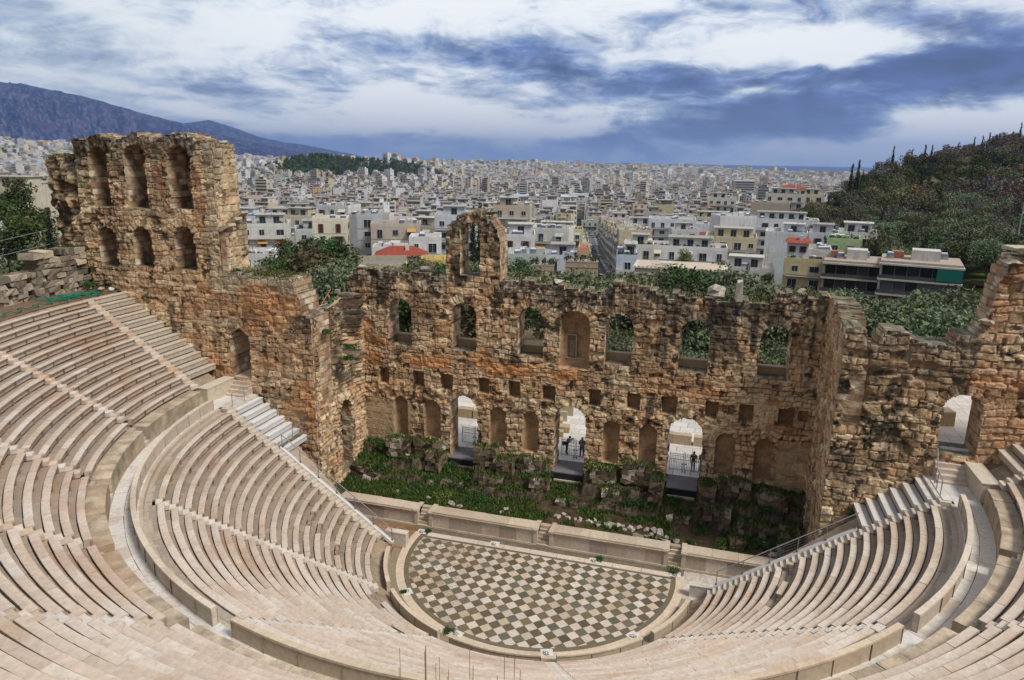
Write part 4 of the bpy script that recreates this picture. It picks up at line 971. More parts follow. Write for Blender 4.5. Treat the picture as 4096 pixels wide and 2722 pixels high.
wd = np.exp(-((AZ+31.5)/5)**2-((DD-1700)/380)**2)+np.exp(-((AZ+25)/4.2)**2-((DD-1750)/350)**2)+np.exp(-((AZ+54)/4.5)**2-((DD-2550)/350)**2)
wd = sst(.2, .5, wd)[:, None]; C_ = C_*(1-wd)+np.array([.025, .04, .02])*wd
ground = struct(ob('ground', np_mesh('ground', V, Q, M_soil, C_, True)))
# sea
mb = MB(); a = np.radians(np.arange(-75, 46, 3)); n = len(a)
V = np.concatenate([np.stack([5200*np.sin(a), 5200*np.cos(a), a*0-86], -1), np.stack([26000*np.sin(a), 26000*np.cos(a), a*0-86], -1)])
k = np.arange(n-1); mb.add(V, np.stack([k, k+n, k+n+1, k+1], -1), None, (.015, .055, .16))
M_sea = vmat('sea_water', .6, .002, .15, .3, .02, .5, .3)
struct(ob('sea', mb.mesh('sea', M_sea)))
# mountains
def mountain(name, azs, els, Dn, Dr, seed, base_el):
    na, nr = 300, 110; a = np.linspace(azs[0], azs[-1], na); t = np.linspace(0, 1.25, nr)
    A, T = np.meshgrid(a, t, indexing='ij'); D = Dn+(Dr-Dn)*T
    zr = 28.8+np.tan(np.radians(np.interp(A, azs, els)))*Dr; zb = 28.8+np.tan(np.radians(np.interp(A, azs, base_el)))*Dn-60
    prof = np.where(T < 1, 1-(1-T)**1.55, 1-(T-1)*1.2)
    rav = (np.abs(fbm(A*1.6, T*2.2, seed, 6)-.5)*2)**.8; rav2 = fbm(A*5, T*7, seed+5, 5)-.5
    z = zb+(zr-zb)*prof-(zr-zb+80)*(.16*rav+.07*rav2)*np.clip(T*3, 0, 1)*np.clip((1.02-T)*3, .0, 1)
    x = CAM[0]+D*np.sin(np.radians(A)); y = CAM[1]+D*np.cos(np.radians(A))
    V = np.stack([x, y, z], -1).reshape(-1, 3); i = np.arange(na-1)[:, None]*nr; j = np.arange(nr-1)[None]
    Q = np.stack([i+j, i+j+nr, i+j+nr+1, i+j+1], -1).reshape(-1, 4)[:, ::-1]
    f = fbm(A*4, T*9, seed+9, 5).reshape(-1, 1); f2 = fbm(A*1.3, T*3, seed+12, 4).reshape(-1, 1); f3 = fbm(A*14, T*40, seed+15, 4).reshape(-1, 1)
    c = np.array([.022, .035, .11])*(1-f2)+np.array([.014, .04, .08])*f2; s = sst(.48, .60, f); c = c*(1-s)+np.array([.06, .06, .125])*s; s = sst(.58, .64, f3)*.6; c = c*(1-s)+np.array([.16, .155, .22])*s  # blue of distance haze painted into the scrub and rock colours
    return struct(ob(name, np_mesh(name, V, Q, M_mount, c, True)))
M_mount = vmat('hazy_mountain_scrub', .95, .004, .12, 0, spec=0)
mountain('mountain', [-62, -56, -50.7, -49.3, -46, -42.8, -39.8, -37, -34, -31, -28], [4.4, 4.3, 4.15, 4.08, 3.5, 2.6, 1.9, 1.12, .5, -.1, -.8], 5000, 8200, 3, [.9, .9, .8, .7, .5, .3, .2, .1, 0, -.2, -.6])
mountain('mountain', [-46, -42, -39.8, -38.6, -37, -35.2, -33.5, -32.1, -30, -28.3, -26.5], [1.2, 1.7, 2.1, 2.32, 1.85, 1.2, .88, .72, .35, .06, -.4], 9500, 11500, 14, [.1]*8+[-.2, -.4, -.5])

# ------------------------------------------------------------------ leaves and trees
def leaf_cloud(lobes, n, size, cols, seed, spread=.5, flat=.0):
    """lobes: (cx,cy,cz,rx,ry,rz); many small leaf faces through each lobe's outer volume"""
    rs = np.random.RandomState(seed); vol = np.array([l[3]*l[4]+l[4]*l[5]+l[3]*l[5] for l in lobes]); vol = vol/vol.sum()
    P = []; L = []
    for li, (l, f) in enumerate(zip(lobes, vol)):
        m = max(4, int(n*f)); d = rs.normal(size=(m, 3)); d /= np.linalg.norm(d, axis=1)[:, None]
        r = rs.uniform(spread, 1.08, (m, 1)); p = d*r*np.array(l[3:6])+np.array(l[:3]); P.append(p); L.append(np.full(m, li))
    P = np.concatenate(P); L = np.concatenate(L); m = len(P)
    a = rs.normal(size=(m, 3)); a /= np.linalg.norm(a, axis=1)[:, None]; b = np.cross(a, rs.normal(size=(m, 3))); b /= np.linalg.norm(b, axis=1)[:, None]
    s = size*rs.uniform(.55, 1.35, (m, 1)); a = a*s; b = b*s*.55
    V = np.stack([P-a, P-b*.9, P+a, P+b*.9], 1).reshape(-1, 3)
    cols = np.array(cols); ct = cols[rs.randint(len(cols), size=len(lobes))][L]*.5+cols[rs.randint(len(cols), size=m)]*.5
    C_ = np.repeat(ct*rs.uniform(.82, 1.2, (m, 1)), 4, 0)
    Q = np.arange(4*m).reshape(m, 4); return V, Q, C_
def tree_lobes(kind, seed):
    rs = np.random.RandomState(seed); L = []
    if kind == 'olive':
        for k in range(14):
            a = rs.uniform(0, 6.28); r = rs.uniform(.3, 2.2); L.append((r*math.cos(a), r*math.sin(a), rs.uniform(2.4, 5.0)-r*.35, rs.uniform(.7, 1.3), rs.uniform(.7, 1.3), rs.uniform(.5, .95)))
    elif kind == 'pine':
        for k in range(20):
            h = rs.uniform(.35, 1); a = rs.uniform(0, 6.28); r = rs.uniform(.2, 2.6)*(1.15-h)*1.3; L.append((r*math.cos(a), r*math.sin(a), 2.5+h*7.5, rs.uniform(.7, 1.5), rs.uniform(.7, 1.5), rs.uniform(.5, .9)))
    elif kind == 'umbrella':
        for k in range(13):
            a = rs.uniform(0, 6.28); r = rs.uniform(0, 2.4); L.append((r*math.cos(a), r*math.sin(a), rs.uniform(2.6, 5.6)-r*.35, rs.uniform(.9, 1.5), rs.uniform(.9, 1.5), rs.uniform(.6, 1.0)))
    elif kind == 'cypress':
        for k in range(16):
            h = k/15; w = .95*math.sin(min(1, (h*1.1+.12))*math.pi*.92)**.6*(1-.55*h)+.15; L.append((rs.uniform(-.15, .15), rs.uniform(-.15, .15), .8+h*9.6, w, w, .75))
    elif kind == 'broad':
        for k in range(17):
            a = rs.uniform(0, 6.28); r = rs.uniform(0, 2.3); h = rs.uniform(2.2, 6.4); L.append((r*math.cos(a)*(1.2-h*.08), r*math.sin(a)*(1.2-h*.08), h, rs.uniform(.8, 1.5), rs.uniform(.8, 1.5), rs.uniform(.7, 1.2)))
    return L
TREES = {}
def trunk_mesh(h, r, seed, spread=1.6, n=7, col=(.13, .10, .07), bare=False):
    rs = np.random.RandomState(seed); m = MB(); p = np.array([0, 0, -.6]); d = np.array([0, 0, h*.28])
    for k in range(3):
        q = p+d+rs.uniform(-.12, .12, 3); m.tube(p, q, r*(1-.22*k), 7, col, r*(1-.22*(k+1))); p = q
    for k in range(n):
        a = 2*math.pi*k/n+rs.uniform(-.4, .4); s = np.array([0, 0, h*rs.uniform(.2, .75)])
        e = np.array([math.cos(a)*spread*rs.uniform(.5, 1), math.sin(a)*spread*rs.uniform(.5, 1), h*rs.uniform(.6, 1.0)]); mid = (s+e)/2+rs.uniform(-.2, .2, 3)
        m.tube(s, mid, r*.4, 5, col, r*.28); m.tube(mid, e, r*.28, 5, col, r*.1)
        if bare:
            for j in range(7):
                t = rs.uniform(.1, 1); b0 = mid*(1-t)+e*t; b1 = b0+rs.normal(size=3)*np.array([.5, .5, .4])+np.array([0, 0, .5]); m.tube(b0, b1, r*.16, 4, col, r*.05)
                for i in range(4): b2 = b1+rs.normal(size=3)*.35+np.array([0, 0, .2]); m.tube(b0*(.5)+b1*.5, b2, r*.08, 3, col, r*.03)
    m.tube((0, 0, h*.2), (0, 0, h*.85), r*.55, 5, col, r*.15)
    return m.mesh('trunk', M_bark)
TC = {'olive': ([(.125, .155, .075), (.155, .18, .10), (.09, .12, .05), (.18, .20, .12)], 4600, .13), 'pine': ([(.05, .085, .025), (.075, .105, .03), (.035, .06, .02), (.10, .10, .035)], 5200, .15),
      'umbrella': ([(.07, .095, .035), (.10, .105, .045), (.06, .085, .03)], 3000, .17), 'cypress': ([(.022, .04, .018), (.03, .05, .022), (.018, .032, .015)], 2600, .16), 'broad': ([(.05, .09, .025), (.075, .115, .03), (.035, .065, .02)], 4800, .15)}
ALT = {'brown': [(.12, .105, .045), (.13, .105, .055), (.09, .09, .035)], 'mauve': [(.14, .11, .10), (.115, .10, .08), (.10, .10, .065)], 'yellow': [(.14, .17, .035), (.11, .14, .03), (.17, .18, .05)]}
def tree_proto(kind, var):
    key = (kind, var)
    if key in TREES: return TREES[key]
    base, tint = kind, None
    cols, n, sz = TC[kind]
    if isinstance(var, str): cols = ALT[var.split('-')[0]]; n = int(n*.8)
    sd = sum(ord(c) for c in kind+str(var))
    V, Q, C_ = leaf_cloud(tree_lobes(kind, sd), n, sz, cols, sd+1, .45)
    me = np_mesh('crown', V, Q, M_leaf, C_)
    h = {'olive': 4.2, 'pine': 9, 'umbrella': 4.8, 'cypress': 9.5, 'broad': 6}[kind]
    TREES[key] = (me, trunk_mesh(h, {'olive': .28, 'pine': .26, 'umbrella': .2, 'cypress': .16, 'broad': .24}[kind], sd+2, 1.3 if kind != 'cypress' else .3)); return TREES[key]
def tree(kind, var, x, y, s, label, group, sz=1.0, name=None, z=None):
    cr, tr = tree_proto(kind, var); rz = random.uniform(0, 6.28)
    if z is None: z = float(TZ(x, y))
    t = thing(name or {'olive': 'olive_tree', 'pine': 'pine_tree', 'umbrella': 'pine_tree', 'cypress': 'cypress_tree', 'broad': 'leafy_tree'}[kind], label, 'tree', (x, y, z), rz, group); t.scale = (s, s, s*sz)
    ob('trunk', tr, t); ob('crown', cr, t); return t
def pol(azd, D): return CAM[0]+D*math.sin(R_(azd)), CAM[1]+D*math.cos(R_(azd))
random.seed(4)
# grove behind the wall, right
def azof(px): # photo column (0..1, at horizon) to azimuth, for describing places only
    return 0
cnt = 0
GL = 'olive and pine trees of the grove right behind the stage wall'
def where(azd):
    for lim, s in ((-48, 'at the far left edge'), (-38, 'left of the tower'), (-33, 'behind the tower'), (-29.5, 'just right of the tower'), (-25.5, 'in the gap beside the tower'), (-20, 'behind the left wall end'), (-14, 'behind the tall arch'),
                   (-8, 'left of the street foot'), (-3, 'right of the street foot'), (2, 'below the flat-roofed cream villa'), (7, 'below the cream apartment block'), (9.5, 'above the right wall end'), (12, 'right of the wall end'), (15, 'above the right side wall'), (30, 'near the right photo edge')):
        if azd < lim: return s
    return 'at the right edge of the photo'
KN = {'olive': 'grey-green olive tree', 'pine': 'dark green pine', 'umbrella': 'spreading pine', 'cypress': 'dark cypress', 'broad': 'bushy dark tree'}
VN = {'brown': 'brownish ', 'mauve': 'mauve-brown ', 'yellow': 'yellow-green '}
ORD = ['nearest', 'second', 'third', 'fourth', 'fifth', 'sixth', 'seventh', 'eighth', 'ninth', 'tenth', 'eleventh', 'twelfth', 'thirteenth', 'fourteenth', 'fifteenth', 'sixteenth', 'seventeenth', 'eighteenth', 'nineteenth', 'twentieth', 'twenty-first', 'twenty-second', 'twenty-third', 'twenty-fourth', 'twenty-fifth']
def kname(kind, var):
    v = var.split('-')[0] if isinstance(var, str) else ''
    k = KN[kind]
    if v: k = VN[v]+k.replace('dark green ', '').replace('grey-green ', '').replace('dark ', '')
    return k
PH_ = {'olive': 5.6, 'pine': 10.8, 'umbrella': 6.0, 'cypress': 10.6, 'broad': 7.4}
def fit(azd, D, kind, lo, hi, smax):
    k = np.interp(azd, [-60, -46, -34, -30.2, -29.6, -25, -24, -9, -8, 1, 3, 9.5, 11.5, 13, 20], [.135, .13, .112, .112, .15, .15, .14, .142, .155, .143, .160, .163, .17, .16, .145])
    x, y = pol(azd, D); h = 28.8-k*D-float(TZ(x, y)); s = h/PH_[kind]*random.uniform(lo, hi); return min(s, smax) if s > .5 else 0
def belt(lst, group, prefix=''):
    lst = [t for t in lst if t[4] > 0]
    lst = sorted(lst, key=lambda t: t[3]); seen = {}
    for kind, var, azd, D, s, sz in lst:
        key = (kname(kind, var)+(', near wall,' if D < 93 else (', front row,' if D < 122 else ', back row,')), where(azd)); k = seen.get(key, 0); seen[key] = k+1
        x, y = pol(azd, D); o_ = '' if k == 0 else ', %s from front' % (ORD+['%s in depth' % q for q in ('twenty-sixth', 'twenty-seventh', 'twenty-eighth', 'twenty-ninth', 'thirtieth', 'thirty-first', 'thirty-second', 'thirty-third', 'thirty-fourth', 'thirty-fifth', 'thirty-sixth', 'thirty-seventh', 'thirty-eighth', 'thirty-ninth', 'fortieth')])[min(k, 39)].replace(' in depth', '')
        tree(kind, var, x, y, s, prefix+key[0]+' '+key[1]+o_, group, sz)
L = []
for k in range(150):
    azd = -11+29*random.random(); D = random.uniform(90, 158)
    if azd < -6.3 and D > 108: continue
    r = random.random(); kd, vr = ('olive', random.randint(0, 3)) if r < .78 else (('broad', random.randint(0, 1)) if r < .9 else ('olive', 'yellow-%d' % random.randint(0, 1)))
    L.append((kd, vr, azd, D, fit(azd, D, kd, .9, 1.1, 2.3), 1))
for k in range(40): azd, D = 8+random.random()*12, random.uniform(84, 150); L.append(('olive', random.randint(0, 3), azd, D, fit(azd, D, 'olive', .85, 1.08, 2.3), 1.0))
for k in range(48): azd, D = -8+random.random()*22, random.uniform(76, 92); L.append((('olive', 'broad')[k % 4 == 0], k % 2, azd, D, random.uniform(.95, 1.25)*(.8 if k % 4 == 0 else 1), 1))
L += [('cypress', 0, 2.35, 112, 1.0, 1.15), ('pine', 0, 3.9, 146, .95, 1.0), ('broad', 1, .2, 140, 1.2, 1.3), ('pine', 'yellow-1', -2.4, 150, 1.0, 1.25)]
belt(L, GL)
L = []
for k in range(130):
    azd = -35+20*random.random(); D = random.uniform(92, 150)
    r = random.random(); kd, vr = ('olive', random.randint(0, 3)) if r < .28 else (('broad', random.randint(0, 1)) if r < .55 else (('pine', random.randint(0, 1)) if r < .75 else ('broad', 'brown-%d' % random.randint(0, 1))))
    L.append((kd, vr, azd, D, fit(azd, D, kd, .85, 1.05, 2.3), 1))
L += [('pine', 1, -30.4, 124, 1.35, 1.05), ('pine', 0, -29.3, 128, 1.25, 1.0), ('pine', 1, -29.9, 130, 1.3, 1.0), ('broad', 'brown-0', -33.0, 112, 1.75, 1.1), ('broad', 'brown-1', -32.0, 108, 1.6, 1.1), ('broad', 0, -34.0, 118, 1.8, 1.1), ('olive', 2, -29.4, 104, 2.0, 1.15), ('olive', 1, -28.2, 102, 1.9, 1.15), ('olive', 0, -27.0, 108, 1.9, 1.1), ('cypress', 0, -28.35, 158, .9, 1.05), ('cypress', 1, -31.6, 160, .8, 1.05), ('cypress', 1, -30.9, 150, .9, 1.25),
      ('cypress', 0, -19.25, 132, 1.15, 1.6), ('cypress', 1, -18.75, 135, 1.15, 1.7), ('cypress', 0, -18.3, 133, 1.0, 1.45), ('broad', 0, -14.6, 140, 1.0, .8), ('cypress', 1, -15.9, 138, .75, .8), ('broad', 1, -10.6, 128, .9, .8)]
belt(L, 'trees of the grove left behind the stage wall')
L = []
for k in range(34):
    azd = -58+20*random.random(); D = random.uniform(60, 150)
    L.append((('olive', 'broad', 'pine')[random.randint(0, 2)], random.randint(0, 1), azd, D, random.uniform(1.1, 1.6), 1))
L += [('cypress', 0, -49.2, 92, .8, 1.2), ('cypress', 1, -47.9, 100, .7, 1.3)]
belt(L, 'trees beyond the ring wall at the left edge')
# hill on the right: trees one by one on the near and upper slopes
def on_hill(azd, D):
    if D > float(np.interp(azd, HAZ, HDC))+60 and azd < 9: return False
    return D > float(np.interp(azd, [2.5, 4, 5.5, 7.5, 9, 12, 16, 24], [330, 262, 240, 206, 190, 186, 180, 150]))
L = []
cand = []
for k in range(9000):
    azd = 3+21*random.random(); D = 140+440*random.random()**.8; x, y = pol(azd, D)
    if not on_hill(azd, D): continue
    if any((x-a)**2+(y-b)**2 < (4.9+D*.0045)**2 for a, b in cand): continue
    cand.append((x, y))
    r = random.random(); n_ = fbm(np.array(x*.02), np.array(y*.02), 61, 2)
    up = min(1, max(0, (D-190)/220))
    if r < .06: it = ('cypress', random.randint(0, 1), azd, D, random.uniform(.7, 1.0), 1.15)
    elif r < .10+.30*(1-up): it = ('olive', random.randint(0, 3), azd, D, random.uniform(1.7, 2.2), 1)
    elif n_ > .53: it = ('umbrella', ('mauve-0', 'mauve-1', 'brown-0')[random.randint(0, 2)], azd, D, random.uniform(1.35, 1.9), 1.1)
    elif r < .6: it = ('broad', (0, 1, 'brown-1')[random.randint(0, 2)], azd, D, random.uniform(1.1, 1.5), .9)
    else: it = ('umbrella', (0, 1, 'brown-1', 'mauve-1')[random.randint(0, 3)], azd, D, random.uniform(1.35, 1.9), 1.1)
    L.append(it)
L.sort(key=lambda t: t[3])
# the nearest are individuals, the ones behind form one wood
near = L[:130]; rest = L[130:]
def hwhere(azd, D):
    b = 'foot' if D < 215 else ('lower slope' if D < 270 else 'middle slope')
    h = next(s for lim, s in ((5, 'at the left end of the hill'), (9, 'on the left flank of the hill'), (13, 'mid hill'), (16.5, 'on the right of the hill'), (40, 'at the right edge of the hill')) if azd < lim)
    return h, b
seen = {}
for kind, var, azd, D, s, sz in near:
    h, b = hwhere(azd, D); key = (kname(kind, var), h, b); k = seen.get(key, 0); seen[key] = k+1; x, y = pol(azd, D)
    tree(kind, var, x, y, s, '%s %s, %s%s' % (key[0], h, b, '' if k == 0 else ', %s from front' % ORD[min(k, 24)]), 'trees on the wooded hill', sz)
# skyline trees of the ridge are individuals too
sky = [(8.85, 322, 'cypress', 1.3, 1.25, 'tall dark cypress standing before the sea at the left end of the hill'), (9.25, 324, 'cypress', 1.35, 1.2, 'second tall dark cypress before the sea, beside the first'), (7.55, 290, 'cypress', .95, 1.35, 'slim cypress above the cream villas at the foot of the hill'), (8.2, 302, 'pine', .9, 1, 'dark pine at the foot of the hill between the villas and the tall cypresses')]
for i, azd in enumerate([10.35, 11.3, 12.45, 12.75, 13.2, 13.6, 14.45, 15.1, 15.65, 15.95, 16.4, 16.75, 17.1, 17.6, 18.0, 18.35, 18.8, 19.1]):
    sky.append((azd, float(np.interp(azd, HAZ, HDC))-4+(i*7) % 17, 'cypress' if i % 5 != 3 else 'umbrella', 1.0+.3*((i*37) % 10)/10, .95+.35*((i*13) % 7)/7, '%s on the hill skyline, %s from the left' % ('slender cypress' if i % 5 != 3 else 'spreading pine', (['first']+ORD[1:])[i])))
for azd, D, kd, s, sz, lab in sky:
    x, y = pol(azd, D); tree(kd, i % 2 if kd != 'umbrella' else 0, x, y, s, lab, 'skyline trees of the hill', sz)
def merge_trees(lst, name, frac=.45, grow=1.35):
    VV, QQ, CC = [], [], []; n0 = 0; rs = np.random.RandomState(2)
    for kind, var, x, y, z, s, sz, D in lst:
        cr, tr = tree_proto(kind, var); n = len(cr.vertices)//4
        if (kind, var, 'np') not in TREES:
            v = np.empty(n*12, np.float32); cr.vertices.foreach_get('co', v); c = np.empty(n*16, np.float32); cr.color_attributes['Col'].data.foreach_get('color', c)
            TREES[(kind, var, 'np')] = (v.reshape(-1, 4, 3), c.reshape(-1, 4, 4)[:, :, :3])
        v, c = TREES[(kind, var, 'np')]; m = int(n*frac); idx = rs.permutation(n)[:m]
        v = v[idx]; ctr = v.mean(1, keepdims=True); v = ctr+(v-ctr)*grow
        a = rs.uniform(0, 6.28); ca, sa = math.cos(a), math.sin(a); v = (v.reshape(-1, 3) @ np.array([[ca, sa, 0], [-sa, ca, 0], [0, 0, 1]]))*np.array([s, s, s*sz])+np.array([x, y, z])
        VV.append(v); CC.append(c[idx].reshape(-1, 3)*rs.uniform(.6, 1.45)*np.array([rs.uniform(.85, 1.3), 1, rs.uniform(.75, 1.15)])); QQ.append(np.arange(4*m).reshape(-1, 4)+n0); n0 += 4*m
    o = ob(name, np_mesh(name, np.concatenate(VV), np.concatenate(QQ), M_leaf, np.concatenate(CC))); return o
o = merge_trees([(k, v, *pol(a, D), float(TZ(*pol(a, D))), s, sz, D) for k, v, a, D, s, sz in rest], 'hill_wood', .45)
o['kind'] = 'stuff'; tag(o, 'dense mauve-brown and dark green wood covering the upper slopes of the right hill', 'wood')
L = []
rs = np.random.RandomState(6)
for k in range(900):
    if k % 5 == 0: azd, D = rs.normal(-53, 2.6), rs.normal(2450, 170)
    else: azd, D = rs.normal(-31.3, 2.3), rs.normal(1650, 190)
    if k % 5 == 4: azd, D = rs.uniform(-29, -21), rs.normal(1700, 120)
    x, y = pol(azd, D); L.append((('broad', 'pine')[k % 2], k % 2, x, y, float(TZ(x, y)), 2.0, .9, D))
o = merge_trees(L, 'distant_wood', .035, 4.5); o['kind'] = 'stuff'; tag(o, 'distant dark green wood on the low rise in the city, left of the middle', 'wood')

# ------------------------------------------------------------------ stage ground with ruined footings
nx, ny = 330, 66; xs = np.linspace(-19.3, 19.25, nx); ys = np.linspace(3.15, 10.6, ny); X, Y = np.meshgrid(xs, ys)
door = np.zeros(X.shape)
for xd in (-9.55, 0, 9.5): door = np.maximum(door, sst(1.75, 1.35, np.abs(X-xd+.15*(fbm(Y*1.5, X*0, 3, 2)-.5))))
wy = Y+.9*(fbm(X*.35, Y*0+2, 31, 3)-.5)+.25*(vn(np.floor(X*1.1), Y*0, 33)-.5)
z = 1.12+.35*(fbm(X*.5, Y*.5, 35, 4)-.5)+.09*(fbm(X*3, Y*3, 36, 3)-.5)
t1 = sst(6.95, 7.1, wy)*(.55+.25*vn(np.floor(X*.8), 0*X, 37)); t2 = sst(7.95, 8.1, wy)*(.75+.35*vn(np.floor(X*.7), 0*X, 38)); t3 = sst(8.95, 9.1, wy)*(.55+.4*vn(np.floor(X*1.0), 0*X, 39))
side = sst(-14, -17, X)
z = z+(t1+t2*(1-.3*side)+t3)*(1-door)+door*sst(5.8, 8.6, Y)*.75
z = z+.12*(fbm(X*1.6, Y*1.6, 41, 3)-.5)*sst(6.5, 7, Y)
gz_, gx_ = np.gradient(z, ys, xs); steep = sst(1.0, 2.2, np.hypot(gz_, gx_))
n3 = fbm(X*.8, Y*.8, 43, 4); n4 = fbm(X*3, Y*3, 44, 3)
C_ = np.array([.075, .052, .03])*(.5+1.0*n4)[..., None]; g = .8*sst(.46, .60, n3+.12*(n4-.5)+.08*(X < -4))
C_ = C_*(1-g[..., None])+np.array([.035, .06, .015])*g[..., None]*(.6+.9*n4)[..., None]
jb = np.minimum(np.abs(X/.62-np.round(X/.62)), np.abs(z/.42-np.round(z/.42)))
st = np.array([.19, .145, .10])*(.35+1.1*vn(np.floor(X/.62), np.floor(z/.42), 47))[..., None]*(.45+.55*sst(0, .07, jb))[..., None]*(.6+.8*n4)[..., None]
C_ = C_*(1-steep[..., None])+st*steep[..., None]
i = np.arange(ny-1)[:, None]*nx; j = np.arange(nx-1)[None]; Q = np.stack([i+j, i+j+1, i+j+nx+1, i+j+nx], -1).reshape(-1, 4)
struct(ob('stage_ground', np_mesh('stage_ground', np.stack([X, Y, z], -1).reshape(-1, 3), Q, M_soil, C_.reshape(-1, 3))))
def SG(x, y):
    return float(z[int(np.clip((y-3.15)/7.45*(ny-1), 0, ny-1)), int(np.clip((x+19.3)/38.55*(nx-1), 0, nx-1))])
# low ground in the passages beyond the pulpitum ends, right and left
m = MB(); m.box((-19.9, 2.4, .0), (3.5, 1.6, .1), 0, (.22, .14, .09))
# ruined footing masses
rs = np.random.RandomState(31); k = 0
FT = [(-17.6, 7.0, 2.6, 1.5, 1.5), (-15.2, 8.9, 2.2, 1.2, 1.2), (-12.6, 9.2, 2.4, 1.0, 1.15), (-11.6, 8.2, 1.3, 1.1, 1.2), (-7.1, 9.2, 2.2, 1.0, 1.35), (-5.2, 8.6, 1.5, 1.3, 1.5), (-3.2, 9.25, 2.3, .9, 1.2), (-6.2, 7.6, 2.2, .9, .9), (-2.0, 7.9, 1.6, .9, 1.2), (3.2, 9.0, 2.2, 1.2, 1.4), (5.9, 9.1, 2.4, 1.1, 1.45), (4.2, 7.7, 1.8, 1.0, 1.1), (7.6, 8.4, 1.0, 1.8, 1.3),
      (11.6, 8.8, 1.2, 1.2, 1.5), (13.6, 9.2, 2.5, 1.0, 1.4), (16.4, 8.9, 2.2, 1.4, 1.2), (12.4, 7.3, 2.0, 1.0, 1.1), (15.1, 7.0, 2.2, 1.2, .9), (17.6, 6.0, 1.5, 1.5, 1.3), (9.6, 6.9, 2.4, .7, .55), (-9.6, 7.2, 2.2, .6, .45), (.6, 6.9, 2.0, .7, .5), (13.9, 4.7, 1.1, .9, 1.0), (17.3, 4.2, 1.3, .9, 1.2)]
FTL = ['wide dark masonry block behind the large pale boulder at the stage left', 'broken footing below the leftmost niche', 'broken footing below the second niche from the left', 'small footing just left of the left doorway platform', 'footing right of the left doorway under the third niche', 'lower footing between left and middle doorways, nearer the stage', 'rough footing just left of the middle doorway platform',
 'low front footing between left and middle doorways', 'small front footing left of the middle doorway', 'footing just right of the middle doorway platform', 'footing below the niche left of the right doorway', 'low front footing between middle and right doorways', 'narrow footing left of the right doorway platform', 'narrow footing right of the right doorway platform', 'footing below the second niche from the right',
 'wide footing in the right rear corner of the stage', 'front footing right of the right doorway', 'low wide front footing near the right wing wall', 'tall brown block beside the foot of the right wing wall', 'low rubble ledge in front of the right doorway', 'low rubble ledge in front of the left doorway', 'low rubble ledge in front of the middle doorway', 'upright brown block behind the right end of the stage front', 'brown block beside the right handrail']
FCN = 0
for (x, y, w, d, h) in FT:
    m = MB(); z0 = SG(x, y)-.5; rows = max(2, int(round((h+.3)/.42)))
    for r in range(rows):
        xx = -w/2+rs.uniform(0, .2)*(r % 2)
        while xx < w/2-.15:
            bw_ = min(rs.uniform(.35, .75), w/2-xx); yy = -d/2
            m.box((xx+bw_/2, rs.uniform(-.04, .04), r*.42+.21), (bw_-.02, d*rs.uniform(.86, 1.02), .40), 0, tuple((np.array([.19, .145, .095]) if rs.rand() < .78 else np.array([.40, .35, .28]))*rs.uniform(.4, 1.35)), jit=.085); xx += bw_
            if r == rows-1 and rs.rand() < .35: xx += .4
    fcount = globals().setdefault('FCN', 0); FCN = fcount+1
    tag(ob('masonry_footing', m.mesh('masonry_footing', M_stone), None, (x, y, z0), rs.uniform(-.08, .08)), FTL[fcount], 'masonry', 'ruined masonry footings on the stage')
# pale marble fragments
names_p = []
for k in range(46):
    if k < 30: x, y = rs.uniform(1.4, 9.8), rs.uniform(3.7, 5.4); x = 1.2+8.6*(k+.5)/30+rs.uniform(-.3, .3); y = 5.55-.18*abs(x-1)*.4-rs.uniform(0, 1.6)*(.5+.05*x)
    else: x, y = [(-17.2, 6.6), (-8.4, 4.3), (-7.7, 4.0), (-4.3, 4.2), (-4.0, 4.9), (.6, 5.6), (.2, 4.8), (14.2, 5.6), (14.6, 5.2), (13.6, 4.4), (15.9, 5.4), (16.4, 4.1), (12.9, 4.0), (-11.3, 9.6), (-10.7, 4.6), (-13.8, 5.0)][k-30]
    m = MB(); sz_ = rs.uniform(.2, .42) if k != 30 else .7
    if rs.rand() < .45: m.box((0, 0, 0), (sz_*2, sz_*rs.uniform(.8, 1.3), sz_*rs.uniform(.5, .9)), 0, tuple(np.array([.44, .40, .34])*rs.uniform(.7, 1.15)), jit=.09, taper=.85, rx=rs.uniform(-.5, .5), ry=rs.uniform(-.5, .5))
    else: rock(m, (0, 0, 0), (sz_, sz_*.75, sz_*.8), rs, np.array([.42, .38, .32])*rs.uniform(.7, 1.15), .8)
    row = 'in the heap behind the stage front' if k < 30 else 'lying alone on the weedy stage'
    tag(ob('marble_fragment', m.mesh('marble_fragment', M_stone), None, (x, y, SG(x, y)+sz_*.25), rs.uniform(0, 6)), 'pale marble fragment %s, %s' % (row, ('%s from the left' % ((['first']+ORD[1:]+['twenty-sixth', 'twenty-seventh', 'twenty-eighth', 'twenty-ninth', 'last'])[k]) if k < 30 else ('%s from the left' % ['first', 'fourth', 'fifth', 'sixth', 'seventh', 'ninth', 'eighth', 'twelfth', 'thirteenth', 'eleventh', 'fourteenth', 'last', 'tenth', 'second', 'fifth or sixth', 'third'][k-30]))), 'stone', 'broken marble fragments on the stage')
